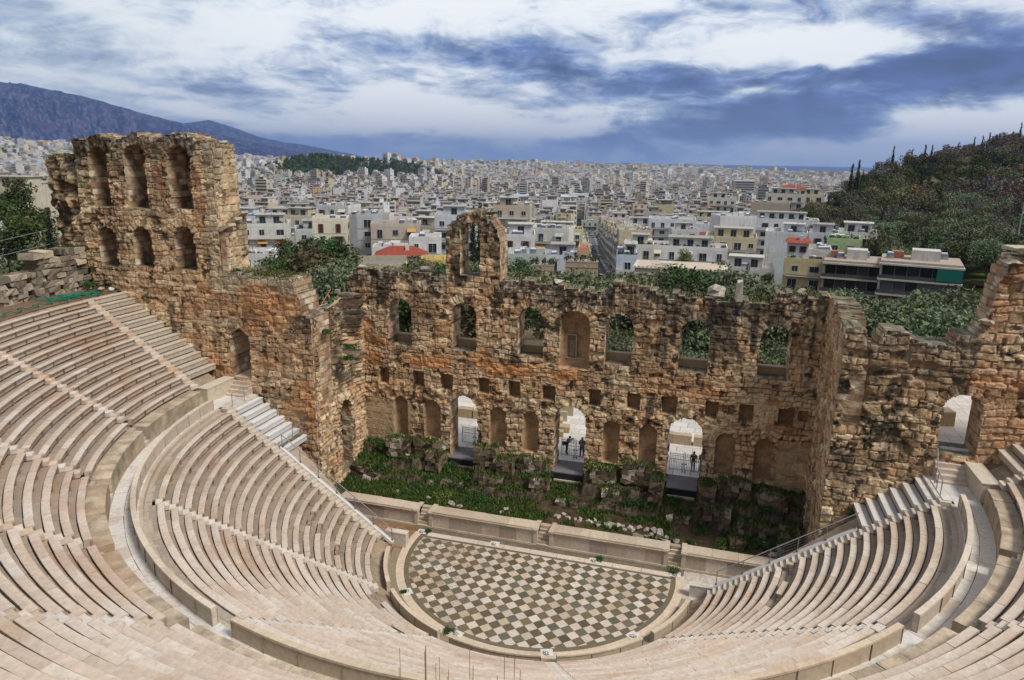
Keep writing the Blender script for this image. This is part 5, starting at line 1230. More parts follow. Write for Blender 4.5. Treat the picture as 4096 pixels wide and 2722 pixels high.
# grass and weeds
def tuft_cloud(pts, size, cols, seed, n=14, spread=.25, up=.35):
    rs = np.random.RandomState(seed); P = np.repeat(np.array(pts), n, 0); m = len(P); d = rs.normal(size=(m, 3))*np.array([spread, spread, .05]); P = P+d
    h = rs.uniform(.5, 1.3, (m, 1))*up; lean = rs.normal(size=(m, 2))*.35*h; w = size*rs.uniform(.6, 1.4, (m, 1)); a = rs.uniform(0, 6.28, (m, 1)); s = np.concatenate([np.cos(a)*w, np.sin(a)*w, a*0], 1)
    top = P+np.concatenate([lean, h], 1); V = np.stack([P-s, P+s, top+s*.5, top-s*.5], 1).reshape(-1, 3)
    c = np.array(cols)[rs.randint(len(cols), size=m)]*rs.uniform(.6, 1.4, (m, 1)); return V, np.arange(4*m).reshape(-1, 4), np.repeat(c, 4, 0)
pts = []
for k in range(7500):
    x, y = rs.uniform(-19, 19), 3.3+6.6*rs.rand()
    gq = fbm(np.array(x*.8), np.array(y*.8), 43, 4)+.09*(x < -3)-.05*(x > 0)*(y < 6)
    if gq > .475-.03*(y > 7): pts.append((x, y, SG(x, y)-.05))
for (x, y, w, d, h) in FT:
    for k in range(int(w*d*16)): pts.append((x+rs.uniform(-.5, .5)*w, y+rs.uniform(-.5, .5)*d, SG(x, y)-.5+max(2, int(round((h+.3)/.42)))*.42-.02)) if rs.rand() < .75 else None
V, Q, C_ = tuft_cloud(pts, .035, [(.045, .095, .018), (.08, .13, .022), (.03, .07, .014), (.13, .15, .03)], 3, 10, .16, .24)
o = ob('grass', np_mesh('grass', V, Q, M_leafs, C_)); o['kind'] = 'stuff'; tag(o, 'green grass and weeds growing over the ruined stage', 'grass')
pts = []
for k in range(500):  # growth on the wall heads and ledges
    x = rs.uniform(-19.8, 19); pts.append((x, YW+rs.uniform(.2, 2.0), float(stage_top(np.array(x-X0)))-.05)) if abs(x+8.7) > 2.5 else None
for k in range(260): x = rs.uniform(-26, -20.6); pts.append((x, 1.9+rs.uniform(.1, 2.2), float(ltop(np.array(x-LX)))-.05))
for k in range(90): x = rs.uniform(-43, -40.3); pts.append((x, 1.9+rs.uniform(.0, 2.4), 28.35))
V, Q, C_ = tuft_cloud(pts, .05, [(.10, .12, .03), (.14, .13, .05), (.07, .09, .03)], 5, 8, .2, .16)
o = ob('wall_top_grass', np_mesh('wall_top_grass', V, Q, M_leafs, C_)); o['kind'] = 'stuff'; tag(o, 'thin dry grass along the tops of the ruined walls', 'grass')
def bush(x, y, z0, r, h, label, seed, cols=((.04, .09, .02), (.06, .12, .025), (.03, .065, .018)), group='weed bushes on the ruin', n=420, sz=.09):
    rs = np.random.RandomState(seed); L = [(rs.uniform(-.5, .5)*r, rs.uniform(-.5, .5)*r, h*rs.uniform(.3, .7), r*rs.uniform(.35, .6), r*rs.uniform(.35, .6), h*rs.uniform(.3, .45)) for _ in range(6)]
    V, Q, C_ = leaf_cloud(L, n, sz, cols, seed, .3); t = thing('weed_bush', label, 'bush', (x, y, z0), 0, group)
    ob('leaves', np_mesh('leaves', V, Q, M_leafs, C_), t); m = MB()
    for k in range(5): m.tube((0, 0, 0), L[k][:3], .02, 4, (.12, .09, .05), .008)
    ob('stem', m.mesh('stem', M_bark), t)
BL = [(-16.9, 9.2, 1.2, 1.0, 'dark bush in the left rear corner of the stage'), (-15.6, 9.4, .8, .7, 'low bush right of the dark corner bush'), (-13.7, 9.5, .7, .6, 'bush under the second niche from the left'), (-12.2, 9.4, .8, .7, 'bushy weed left of the left doorway platform'), (-10.3, 8.8, 1.1, .8, 'green bush hanging below the left doorway platform'),
      (-16.5, 7.2, 1.1, .6, 'low weeds near the big pale boulder at left'), (-14.6, 6.8, 1.3, .6, 'spreading weeds in the left part of the stage'), (-12.2, 6.4, 1.2, .6, 'leafy weeds in front of the left doorway'), (-9.5, 5.6, 1.3, .6, 'yellow-green weeds behind the left end of the stage front'), (-7.6, 5.0, 1.2, .55, 'tall grassy weeds left of the middle stairs'), (-8.2, 8.2, .9, .6, 'weeds on the ledge right of the left doorway'),
      (-4.6, 9.0, .8, .7, 'green bush on the footing left of the middle doorway'), (-6.3, 5.8, 1.1, .6, 'weeds in the middle left of the stage'), (-1.7, 8.6, .6, .5, 'small bush left of the middle doorway platform'), (2.1, 9.5, .8, .7, 'yellow-green bush right of the middle doorway'), (3.7, 9.6, .8, .6, 'green weeds below the niche right of the middle doorway'), (5.6, 9.5, .9, .7, 'bushy weeds below the second niche right of the middle doorway'), (7.3, 9.3, .8, .8, 'bush left of the right doorway platform'),
      (6.2, 7.6, 1.0, .5, 'weeds with white flowers in front of the wall between two doorways'), (11.5, 9.5, .8, .7, 'bush right of the right doorway'), (13.2, 9.5, 1.0, .6, 'dark green bush below the second niche from the right'), (15.6, 9.6, .7, .5, 'grass tuft in the rightmost niche'), (16.3, 8.4, 1.1, .6, 'weeds in the right rear corner of the stage'), (13.8, 7.6, 1.0, .6, 'weeds in front of the right rear corner'), (11.4, 6.2, 1.2, .5, 'low weeds right of the marble heap'), (15.6, 5.6, 1.2, .5, 'low weeds behind the right end of the stage front'), (12.8, 4.4, 1.0, .5, 'yellow-green weeds behind the right stairs of the stage front')]
for i, (x, y, r, h, lab) in enumerate(BL): bush(x, y, SG(x, y)-.05, r, h, lab, 100+i, cols=((.04, .09, .02), (.06, .12, .025), (.03, .065, .018)) if 'yellow' not in lab else ((.10, .15, .025), (.07, .12, .02), (.14, .17, .04)))
for i, (x, y, z0, r, h, lab) in enumerate([(-39.6, .9, 17.6, 1.1, .7, 'dark green bush at the foot of the tower behind the top seats'), (-38.6, 1.3, 17.6, .5, .35, 'small bush beside the green netting'), (-25.9, 2.6, 19.4, .9, .5, 'bush on the wall top at the foot of the tower buttress'), (-18.9, 3.3, 14.8, .7, .6, 'green bush on the broken left wing wall'), (-18.3, 5.4, 12.2, .8, .5, 'bush with white flowers on the ledge of the left wing wall'), (-18.4, 6.6, 12.9, .8, .4, 'second ledge bush on the left wing wall'),
                                        (20.6, 1.35, 6.3, .55, .8, 'dark green bush growing from the foot of the right side wall'), (9.6, 1.65, .05, .6, .35, 'green tuft at the foot of the right stairs of the stage front'), (4.3, 1.55, .04, .45, .25, 'green weeds around the rosette right of the middle stairs'), (-9.4, 1.5, .03, .4, .25, 'green weeds at the foot of the left stairs of the stage front'), (-3.4, -9.5, .04, .45, .2, 'green weeds around the rosette at the lower left of the orchestra'), (-7.9, -6.6, .04, .3, .16, 'small weeds by the left rosette of the orchestra'), (-7.5, 10.8, 24.2, .8, .3, 'yellow-green weeds on top of the tall free-standing arch'), (-41.5, 1.5, 20.9, 1.3, .3, 'grass on the step of the ring wall beside the tower')]):
    bush(x, y, z0, r, h, lab, 200+i, n=300, sz=.06 if r < .7 else .09)

# ------------------------------------------------------------------ outside plaza, platforms, gates
mb = MB(); rs = np.random.RandomState(41)
for i in range(34):
    for j in range(17):
        c = np.array([.70, .66, .61])*rs.uniform(.82, 1.08)
        mb.box((-24+i*1.45+.7*(j % 2), 12.9+j*1.3, 2.74), (1.41, 1.26, .06), 0, tuple(c), jit=.006)
struct(ob('plaza_paving', mb.mesh('plaza_paving', M_newmarble)))
m = MB(); m.box((0, 22.5, 2.655), (52, 23, .11), 0, (.22, .2, .17)); m.box((0, 11.95, 2.66), (44, .7, .1), 0, (.3, .25, .2)); struct(ob('plaza_bed', m.mesh('plaza_bed', M_soil)))
mb = MB()
for i in range(12):
    for j in range(14): mb.box((23.2+i*.9, 3.1+j*.9, 11.28), (.88, .88, .06), 0, tuple(np.array([.62, .56, .49])*rs.uniform(.85, 1.08)))
mb.box((28.3, 9.3, 11.2), (11.2, 13, .1), 0, (.25, .2, .15))
struct(ob('terrace_paving', mb.mesh('terrace_paving', M_marble)))
m = MB(); m.box((25.6, 11.2, 11.9), (2.2, .6, 1.2), 0, (.40, .33, .24)); m.box((25.6, 11.2, 12.53), (2.4, .7, .08), 0, (.46, .38, .29)); m.box((26.8, 7.8, 11.8), (1.0, 1.2, 1.0), .2, (.38, .29, .2), jit=.06)
tag(ob('stone_block', m.mesh('stone_block', M_stone)), 'stone parapet blocks seen through the right side doorway', 'stone block')
for i, (x, nm) in enumerate(((-9.55, 'left'), (0, 'middle'), (9.5, 'right'))):
    w = 2.5 if i != 1 else 2.62
    t = thing('doorway_platform', 'dark grey platform with black front edge in the %s stage doorway' % nm, 'platform', (x, 9.72, 0), 0, 'platforms in the stage doorways')
    m = MB(); m.box((0, 1.65, 2.70), (w, 3.3, .1), 0, (.165, .155, .16)); ob('deck', m.mesh('deck', M_asph), t)
    m = MB(); m.box((0, .03, 2.38), (w, .06, .55), 0, (.02, .02, .028)); ob('skirt', m.mesh('skirt', M_flat), t)
    m = MB(); m.box((0, -.02, 2.03), (w-.3, .35, .16), 0, (.50, .43, .32), jit=.02); ob('sill_stone', m.mesh('sill_stone', M_stone), t)
    t = thing('double_gate', 'grey metal double gate with vertical bars closing the %s stage doorway' % nm, 'gate', (x, 13.08, 2.75), 0, 'barred gates in the stage doorways')
    hw = w/2-.04
    for sgn in (-1, 1):
        m = MB(); xa, xb = sgn*.06, sgn*hw; c = (.30, .30, .32)
        for z_ in (.16, 1.12, 1.45, 1.62): m.box(((xa+xb)/2, 0, z_), (abs(xb-xa), .035, .04), 0, c)
        for q in (xa, xb): m.box((q, 0, .9), (.05, .05, 1.75), 0, c)
        n = 8
        for k in range(1, n): m.tube((xa+(xb-xa)*k/n, 0, .08), (xa+(xb-xa)*k/n, 0, 1.74), .011, 4, c)
        lf = ob('gate_leaf', m.mesh('gate_leaf', M_metal), t)
        m = MB(); m.box((sgn*.13, -.05, .74), (.2, .05, .07), .2*sgn, (.20, .06, .035)); ob('latch', m.mesh('latch', M_flat), lf)
        m = MB(); m.tube((sgn*.13, -.1, -.02), (sgn*.13, -.1, .3), .03, 6, (.28, .28, .3)); m.tube((sgn*.17, -.1, .03), (sgn*.09, -.1, .03), .06, 10, (.05, .05, .05)); ob('wheel', m.mesh('wheel', M_metal), lf)
# pale walls and blocks on the plaza seen through the middle and side doorways
def blk(x, y, w, d, h, rz, col, label, cat='stone block', mat=None, name='stone_block', jit=.04):
    m = MB(); m.box((0, 0, h/2), (w, d, h), 0, col, jit=jit); return tag(ob(name, m.mesh(name, mat or M_stone), None, (x, y, 2.78), rz), label, cat)
blk(-4.0, 23.4, 3.4, .35, 1.5, .1, (.42, .37, .26), 'upper plain tan wall on the plaza seen through the middle doorway', 'wall', M_flat, 'low_wall', 0)
blk(-4.2, 21.7, 3.2, .35, 1.0, .1, (.45, .39, .27), 'lower plain tan wall on the plaza seen through the middle doorway', 'wall', M_flat, 'low_wall', 0)
blk(-3.4, 20.3, 1.3, .9, .75, .2, (.50, .40, .26), 'upper cut stone block behind the gate in the middle doorway')
blk(-2.6, 19.0, 1.7, .9, .6, .1, (.46, .34, .22), 'brown stone block behind the gate in the middle doorway')
blk(-3.2, 17.7, 2.2, .7, .5, .15, (.47, .37, .23), 'long stone block nearest the gate in the middle doorway')
for k, (x, w) in enumerate(((7.6, 1.2), (9.0, 1.7), (10.8, 1.5), (12.4, 1.2))): blk(x, 19.6, w, .8, .9, .03, np.array([.46, .37, .27])*(.85+.12*(k % 3)), ('first', 'second', 'third', 'fourth')[k]+' tan block from the left in the row behind the right doorway')
for k, (x, w) in enumerate(((-12.9, 1.6), (-11.1, 1.7), (-9.3, 1.5))): blk(x, 19.8, w, .8, .9, .03, np.array([.48, .37, .23])*(.9+.1*(k % 2)), ('first', 'second', 'third')[k]+' ochre block from the left in the row behind the left doorway')

# ------------------------------------------------------------------ people behind the gates
def person(x, y, z0, rz, label, top, legs, hair, joints, scale=1.0):
    """one skinned figure; joints: dict name -> (pos, radius), edges list"""
    J, Ed = joints; names = list(J); me = bpy.data.meshes.new('person')
    me.from_pydata([tuple(J[n][0]) for n in names], [(names.index(a), names.index(b)) for a, b in Ed], []); 
    tmp = bpy.data.objects.new('tmp_person', me); COL.objects.link(tmp)
    sk = tmp.modifiers.new('skin', 'SKIN'); sk.use_smooth_shade = True; sub = tmp.modifiers.new('sub', 'SUBSURF'); sub.levels = 1; sub.render_levels = 1
    for i, n in enumerate(names):
        r = J[n][1]; g_ = 1.0 if n[0] == 'f' or n == 'nose' else 1.32; me.skin_vertices[0].data[i].radius = (r*g_, r*g_) if not isinstance(r, tuple) else (r[0]*g_, r[1]*g_); me.skin_vertices[0].data[i].use_root = (n == 'pelvis')
    bpy.context.view_layer.update(); dg = bpy.context.evaluated_depsgraph_get(); body = bpy.data.meshes.new_from_object(tmp.evaluated_get(dg)); bpy.data.objects.remove(tmp)
    P_ = np.array([v.co[:] for v in body.vertices]); K_ = np.array([J[n][0] for n in names]); near = np.argmin(((P_[:, None]-K_[None])**2).sum(-1), 1); C_ = np.ones((len(P_), 4), np.float32)
    for i, k in enumerate(near):
        n = names[k]; c = top
        if n in ('head', 'neck', 'crown', 'nose') or n.startswith('hand') or n.startswith('f'): c = (.45, .27, .19)
        elif n.startswith('knee') or n.startswith('ankle') or n.startswith('hip') : c = legs
        elif n.startswith('toe') or n.startswith('heel'): c = (.03, .025, .025)
        C_[i, :3] = c
    a = body.color_attributes.new('Col', 'FLOAT_COLOR', 'POINT'); a.data.foreach_set('color', C_.ravel()); body.materials.clear(); body.materials.append(M_cloth)
    o = tag(ob('person', body, None, (x, y, z0), rz, (scale,)*3), label, 'person', 'visitors outside the stage doorways')
    h = np.array(J['head'][0]); m = MB(); rs = np.random.RandomState(1)
    for k in range(3): rock(m, h+np.array([0, -.02+.0*k, .05]), (.105, .115, .11), rs, hair, 1, 24)
    m2 = ob('hair', m.mesh('hair', M_cloth), o); m = MB(); 
    for s in (-.035, .035): m.box(h+np.array([s, .098, .012]), (.025, .012, .012), 0, (.05, .03, .02))
    m.box(h+np.array([0, .104, -.045]), (.05, .01, .012), 0, (.35, .12, .1)); ob('face_features', m.mesh('face_features', M_flat), o)
    return o
def human(lean=0.0, arms='camera', stride=.0):
    s, c = math.sin(lean), math.cos(lean)
    def up(p):  # lean the upper body forward about the pelvis
        x, y, z_ = p; dz_ = z_-.95; return (x, y*1+dz_*s, .95+dz_*c)
    J = {'pelvis': ((0, 0, .95), .15), 'waist': (up((0, 0, 1.10)), .135), 'chest': (up((0, .01, 1.30)), (.18, .13)), 'shoul': (up((0, 0, 1.44)), .12), 'neck': (up((0, .01, 1.52)), .06), 'head': (up((0, .03, 1.64)), .095), 'crown': (up((0, .02, 1.71)), .075), 'nose': (up((0, .135, 1.63)), .014)}
    E = [('pelvis', 'waist'), ('waist', 'chest'), ('chest', 'shoul'), ('shoul', 'neck'), ('neck', 'head'), ('head', 'crown'), ('head', 'nose')]
    for n, q in (('l', -1), ('r', 1)):
        st = stride*q
        J['hip'+n] = ((q*.10, 0, .88), .095); J['knee'+n] = ((q*.11, .03+st*.5, .49), .062); J['ankle'+n] = ((q*.11, -.02+st, .09), .042); J['toe'+n] = ((q*.13, .15+st, .035), .035); J['heel'+n] = ((q*.11, -.06+st, .04), .035)
        E += [('pelvis', 'hip'+n), ('hip'+n, 'knee'+n), ('knee'+n, 'ankle'+n), ('ankle'+n, 'toe'+n), ('ankle'+n, 'heel'+n)]
        J['sho'+n] = (up((q*.20, 0, 1.42)), .062)
        if arms == 'camera': el_, ha = (q*.25, .14, 1.18), (q*.09, .30, 1.50)
        elif arms == 'fold': el_, ha = (q*.27, .06, 1.14), (q*.05, .24, 1.16)
        else: el_, ha = (q*.28, -.02, 1.12), (q*.27, .10, .86)
        J['elb'+n] = (up(el_), .045); J['handw'+n] = (up(ha), .03); E += [('shoul', 'sho'+n), ('sho'+n, 'elb'+n), ('elb'+n, 'handw'+n)]
        d = np.array(up(ha))-np.array(up(el_)); d /= np.linalg.norm(d); pv = np.array(up(ha))+d*.07; J['handp'+n] = (tuple(pv), (.034, .02)); E.append(('handw'+n, 'handp'+n))
        sd = np.cross(d, [q, 0, 0]); sd = np.array([1, 0, 0.]) if abs(d[0]) < .8 else np.array([0, 0, 1.])
        for k, (o_, L_) in enumerate(((-.03, .06), (-.01, .075), (.01, .07), (.03, .055))):
            a_ = pv+d*.03+sd*o_; b_ = a_+d*L_*.6; c_ = b_+d*L_*.3+np.array([0, 0, -.02]); J['f%s%da' % (n, k)] = (tuple(a_), .010); J['f%s%db' % (n, k)] = (tuple(b_), .009); J['f%s%dc' % (n, k)] = (tuple(c_), .008)
            E += [('handp'+n, 'f%s%da' % (n, k)), ('f%s%da' % (n, k), 'f%s%db' % (n, k)), ('f%s%db' % (n, k), 'f%s%dc' % (n, k))]
        th = np.array(up(ha))+d*.03-q*sd*.045; J['ft'+n] = (tuple(th), .011); E.append(('handw'+n, 'ft'+n))
    return J, E
person(-.95, 13.75, 2.78, R_(-75), 'person in black leaning forward with camera raised, left behind the middle gate', (.02, .02, .024), (.018, .018, .024), (.02, .015, .012), human(.38, 'camera', .03), .98)
m = MB(); m.box((0, 0, 0), (.13, .08, .09), 0, (.02, .02, .02)); m.tube((0, .03, 0), (0, .12, 0), .035, 10, (.03, .03, .03))
tag(ob('camera_body', m.mesh('camera_body', M_flat), None, (-.42, 13.86, 4.20), R_(-75)), 'small black camera held up by the leaning person behind the middle gate', 'camera')
person(.52, 13.5, 2.78, R_(170), 'person in navy jacket with grey hair standing right behind the middle gate', (.03, .035, .065), (.02, .022, .035), (.25, .24, .23), human(.05, 'fold', .04), 1.06)
person(10.25, 13.6, 2.78, R_(185), 'person in black jacket and grey trousers behind the right gate', (.02, .02, .022), (.12, .12, .14), (.02, .015, .012), human(.02, 'down', .03), 1.0)
person(10.95, 13.75, 2.78, R_(150), 'person in mustard jacket half hidden by the right door jamb', (.26, .13, .035), (.05, .06, .10), (.04, .02, .012), human(.04, 'down', .02), .98)
def bagm(): pass
m = MB(); m.box((0, 0, 0), (.3, .16, .34), 0, (.05, .02, .02), jit=.02); tag(ob('shoulder_bag', m.mesh('shoulder_bag', M_cloth), None, (-1.2, 13.68, 3.75), .2), 'dark shoulder bag hanging behind the leaning person at the middle gate', 'bag')

# ------------------------------------------------------------------ ring wall, top walk, netting
ring = thing('ring_wall', 'low ruined ring wall of grey weathered blocks behind the top seats at the left edge', 'wall', (0, 0, 0)); mb = MB(); rs = np.random.RandomState(51)
for ai in range(0, 62):
    a0 = -R_(93)+ai*R_(1.35)
    for lev in range(9):
        zt = 17.35+lev*.46; hmax = 19.7 if ai > 4 else 20.9
        if zt > hmax-.2 and rs.rand() < .75+.2*(ai > 6): continue
        if zt > hmax: continue
        nsub = 1 if rs.rand() < .6 else 2
        for s in range(nsub):
            w = 40.1*R_(1.35)/nsub; am = a0+R_(1.35)*(s+.5+.5*(lev % 2)*(nsub == 1))/nsub; r_ = 40.1+rs.uniform(0, .22)+.75
            mb.box((r_*math.sin(am), -r_*math.cos(am), zt+.23), (w-.01, 1.5, .44), am, tuple(np.array([[.28, .24, .185], [.36, .31, .24], [.20, .165, .125], [.44, .37, .26], [.15, .125, .095]][rs.randint(5)])*rs.uniform(.7, 1.25)), jit=.10)
ob('wall', mb.mesh('wall', M_stone), ring)
V, Q, C_ = ring_surface([(36.9, 17.56), (37.6, 17.5), (38.6, 17.45), (40.3, 17.5)], -R_(94), R_(94), 160, (.20, .13, .085), 'x', M_soil)
V[:, 2] += .1*(fbm(V[:, 0]*1.5, V[:, 1]*1.5, 3, 3)-.5)
struct(ob('top_walk', np_mesh('top_walk', V, Q, M_soil, C_)))
m = MB(); rs = np.random.RandomState(53); p = None
for k in range(150):
    t_ = k/150; a = -R_(90.5)+R_(17)*t_**1.3; r_ = 37.9+.55*math.sin(k*.9)*(1-t_)+.35*math.sin(k*.37); q = np.array([r_*math.sin(a), -r_*math.cos(a), 17.62+.06*math.sin(k*1.7)])
    if p is not None: m.tube(p, q, .035, 4, (.02, .16, .10))
    p = q
for k in range(60):
    a = -R_(90)+R_(5)*rs.rand(); r_ = 37.4+rs.rand()*1.6; q = np.array([r_*math.sin(a), -r_*math.cos(a), 17.6]); m.tube(q, q+rs.normal(size=3)*np.array([.6, .6, .02]), .03, 4, (.02, .17, .11))
tag(ob('green_netting', m.mesh('green_netting', M_cloth)), 'tangled green netting lying on the walk behind the top seats', 'netting')
m = MB(); rock(m, (0, 0, 0), (.35, .3, .25), rs, (.5, .45, .38)); tag(ob('small_rock', m.mesh('small_rock', M_stone), None, (-38.2, .9, 17.75)), 'pale stone lying beside the green netting at the tower foot', 'stone')
m = MB(); rock(m, (0, 0, 0), (.55, .3, .22), rs, (.55, .60, .60)); tag(ob('plastic_bag', m.mesh('plastic_bag', M_cloth), None, (-37.4, 1.2, 17.75)), 'crumpled pale sack lying beside the green netting', 'bag')
for k, (a, b) in enumerate((((-42.2, -5.6), (-43.2, -1.9)),)):
    t = thing('cable_fence', 'dark post and cable fence beyond the ring wall at left', 'fence')
    for q in ((-44.0, -8), (-43.6, -4.5), (-43.4, -2.6), (-43.0, 1.0)):
        m = MB(); m.tube((q[0], q[1], 18), (q[0], q[1], 22.6), .05, 5, (.03, .03, .03)); ob('post', m.mesh('post', M_metal), t)
    m = MB(); m.tube((-44.4, -12, 20.6), (-43.0, 1.0, 22.4), .03, 4, (.25, .25, .25)); m.tube((-44.4, -12, 19.6), (-43.0, 1.0, 21.2), .03, 4, (.25, .25, .25)); ob('cable', m.mesh('cable', M_metal), t)
# timber and pipe debris on the broken left wing
m = MB()
for (p, q, r_) in (((-19.6, 5.0, 16.6), (-19.3, 6.8, 17.2), .05), ((-19.8, 5.4, 16.5), (-19.2, 6.2, 17.0), .07), ((-19.5, 5.9, 16.45), (-19.9, 6.9, 16.9), .07), ((-19.9, 4.6, 16.9), (-20.1, 6.6, 17.9), .04)): m.tube(p, q, r_, 5, (.48, .38, .22) if r_ > .04 else (.42, .16, .09))
tag(ob('timber_scraps', m.mesh('timber_scraps', M_wood)), 'loose timber battens on top of the left wing wall', 'timber')
m = MB(); m.tube((-19.9, 3.0, 16.9), (-19.9, 5.6, 16.9), .05, 5, (.62, .60, .55)); m.tube((-19.9, 4.2, 16.0), (-19.9, 4.2, 16.9), .05, 5, (.62, .60, .55))
tag(ob('pipe_stand', m.mesh('pipe_stand', M_metal)), 'pale T-shaped pipe stand on top of the left wing wall', 'pipe')
m = MB(); m.tube((-20.2, 7.9, 16.4), (-20.2, 7.9, 17.7), .05, 5, (.6, .58, .5)); m.box((-20.2, 7.9, 17.5), (.4, .3, .3), 0, (.62, .58, .48)); tag(ob('marker_post', m.mesh('marker_post', M_metal)), 'small cream box on a post left of the stage wall', 'post')
m = MB(); m.tube((18.6, 10.3, 19.6), (19.3, 7.6, 18.9), .06, 5, (.50, .30, .14)); m.tube((18.9, 9.2, 19.2), (19.2, 6.2, 18.6), .05, 5, (.20, .10, .06)); m.tube((19.4, 9.0, 19.3), (18.9, 7.0, 18.7), .05, 5, (.20, .10, .06))
tag(ob('timber_scraps', m.mesh('timber_scraps', M_wood)), 'rusty rods and a plank on top of the right wing wall', 'timber')
# street lamp in the grove
t = thing('street_lamp', 'grey park lamp with round hood standing in the grove at right', 'lamp', (*pol(15.1, 76), float(TZ(*pol(15.1, 76)))))
m = MB(); m.tube((0, 0, 0), (0, 0, 7.3), .07, 8, (.16, .17, .18), .05); ob('pole', m.mesh('pole', M_metal), t)
m = MB(); m.tube((0, 0, 7.3), (0, 0, 7.5), .16, 10, (.2, .21, .22)); m.tube((0, 0, 7.5), (0, 0, 7.75), .42, 14, (.22, .23, .25), .1); ob('lamp_head', m.mesh('lamp_head', M_metal), t)
# dry grass stalks in the foreground
for i, (x, y, z_, n, lab) in enumerate(((9.27, -42.0, 25.55, 7, 'left clump of dry seed stalks at the bottom edge of the photo'), (9.42, -41.95, 25.5, 5, 'middle clump of dry seed stalks at the bottom edge'), (9.66, -41.88, 25.55, 8, 'right clump of dry seed stalks at the bottom edge of the photo'))):
    t = thing('dry_grass_clump', lab, 'grass', (x, y, float(TZ(x, y))), 0, 'dry stalks in the foreground'); rs = np.random.RandomState(70+i); m = MB(); h0 = z_-t.location[2]
    for k in range(n):
        q = np.array([rs.uniform(-.05, .05), rs.uniform(-.04, .04), -.05]); top = np.array([q[0]+rs.uniform(-.20, .22), q[1]+rs.uniform(-.05, .05), h0+rs.uniform(.2, .56)]); mid = (q+top)/2+rs.uniform(-.015, .015, 3)
        m.tube(q, mid, .0036, 4, (.24, .165, .08), .003); m.tube(mid, top, .003, 4, (.26, .18, .09), .0018)
        for j in range(5):
            b0 = mid+(top-mid)*rs.uniform(.4, .97); b1 = b0+np.array([rs.uniform(-.09, .09), rs.uniform(-.03, .03), rs.uniform(.04, .12)]); m.tube(b0, b1, .0042, 4, (.22, .13, .07), .001)
    ob('stalks', m.mesh('stalks', M_leafs), t)
# ------------------------------------------------------------------ city
WHITE = (.66, .66, .66); CREAM = (.60, .56, .46); BEIGE = (.46, .38, .30); YEL = (.56, .48, .26); GREYB = (.42, .46, .52); PINK = (.58, .46, .42); GREY = (.34, .33, .31)
WIN = {}
def win_mesh(w, h, kind):
    k = (w, h, kind)
    if k in WIN: return WIN[k]
    f = MB(); fc = {'white': (.6, .6, .58), 'brown': (.20, .09, .05), 'grey': (.3, .31, .32)}[kind]
    for x in (-w/2, w/2): f.box((x, -.03, h/2), (.07, .1, h), 0, fc)
    f.box((0, -.03, h), (w+.07, .1, .07), 0, fc); f.box((0, -.05, 0), (w+.2, .16, .06), 0, fc); f.box((0, -.02, h/2), (.05, .06, h), 0, fc)
    if kind == 'brown': f.box((-w*.62, -.06, h/2), (w*.24, .05, h), 0, fc); f.box((w*.62, -.06, h/2), (w*.24, .05, h), 0, fc)
    g = MB(); g.box((0, .01, h/2), (w-.06, .03, h-.06), 0, (.028, .034, .042))
    WIN[k] = (f.mesh('window', M_city), g.mesh('pane', M_glass)); return WIN[k]
def add_window(root, x, y, z, w, h, kind, rz=0.0, panes=True):
    f, g = win_mesh(w, h, kind); o = ob('window', f, root, (x, y, z), rz)
    if panes: ob('pane', g, o)
    else: ob('pane', g, o)
BAL = {}
def balcony_mesh(w, d, kind):
    k = (round(w, 1), d, kind)
    if k in BAL: return BAL[k]
    m = MB(); m.box((0, -d/2, .0), (w, d, .16), 0, (.62, .61, .58))
    if kind == 'solid': m.box((0, -d+.04, .5), (w, .08, .85), 0, (.60, .59, .56)); [m.box((s*(w/2-.04), -d/2, .5), (.08, d, .85), 0, (.56, .55, .53)) for s in (-1, 1)]
    else:
        c = (.28, .28, .28) if kind == 'bars' else (.55, .55, .55)
        m.box((0, -d+.03, 1.0), (w, .05, .05), 0, c); [m.box((s*(w/2-.03), -d/2, 1.0), (.05, d, .05), 0, c) for s in (-1, 1)]
        n = max(2, int(w/.45))
        for i in range(n+1): m.box((-w/2+w*i/n, -d+.03, .5), (.035, .035, 1.0), 0, c)
        m.box((0, -d+.03, .3), (w, .02, .35), 0, c)
    BAL[k] = m.mesh('balcony', M_city); return BAL[k]
m = MB(); m.tube((-.55, 0, 1.15), (.55, 0, 1.15), .26, 10, (.72, .73, .75)); m.box((0, -.75, .55), (1.5, 1.5, .06), 0, (.07, .09, .14), rx=.75); 
for x in (-.5, .5): m.tube((x, 0, 0), (x, 0, 1.1), .03, 4, (.4, .4, .4)); m.tube((x, -1.2, 0), (x, 0, 1.0), .03, 4, (.4, .4, .4))
HEATER = m.mesh('water_heater', M_city)
m = MB(); m.tube((0, 0, 0), (0, 0, 3.4), .035, 4, (.3, .3, .3)); 
for z_ in (2.6, 3.0, 3.3): m.tube((-.5, 0, z_), (.5, 0, z_), .025, 4, (.35, .35, .35))
m.tube((0, -.5, 2.9), (0, .5, 2.9), .02, 4, (.35, .35, .35)); ANT = m.mesh('antenna', M_metal)
def awning_mesh(w, d, col):
    m = MB(); V = [(-w/2, 0, 0), (w/2, 0, 0), (w/2, -d, -.75), (-w/2, -d, -.75), (-w/2, 0, -.04), (w/2, 0, -.04), (w/2, -d, -.85), (-w/2, -d, -.85)]
    m.add(V, [[3, 2, 1, 0], [4, 5, 6, 7], [2, 3, 7, 6], [0, 4, 7, 3], [1, 2, 6, 5]], None, col); return m.mesh('awning', M_cloth)
PLANTM = []
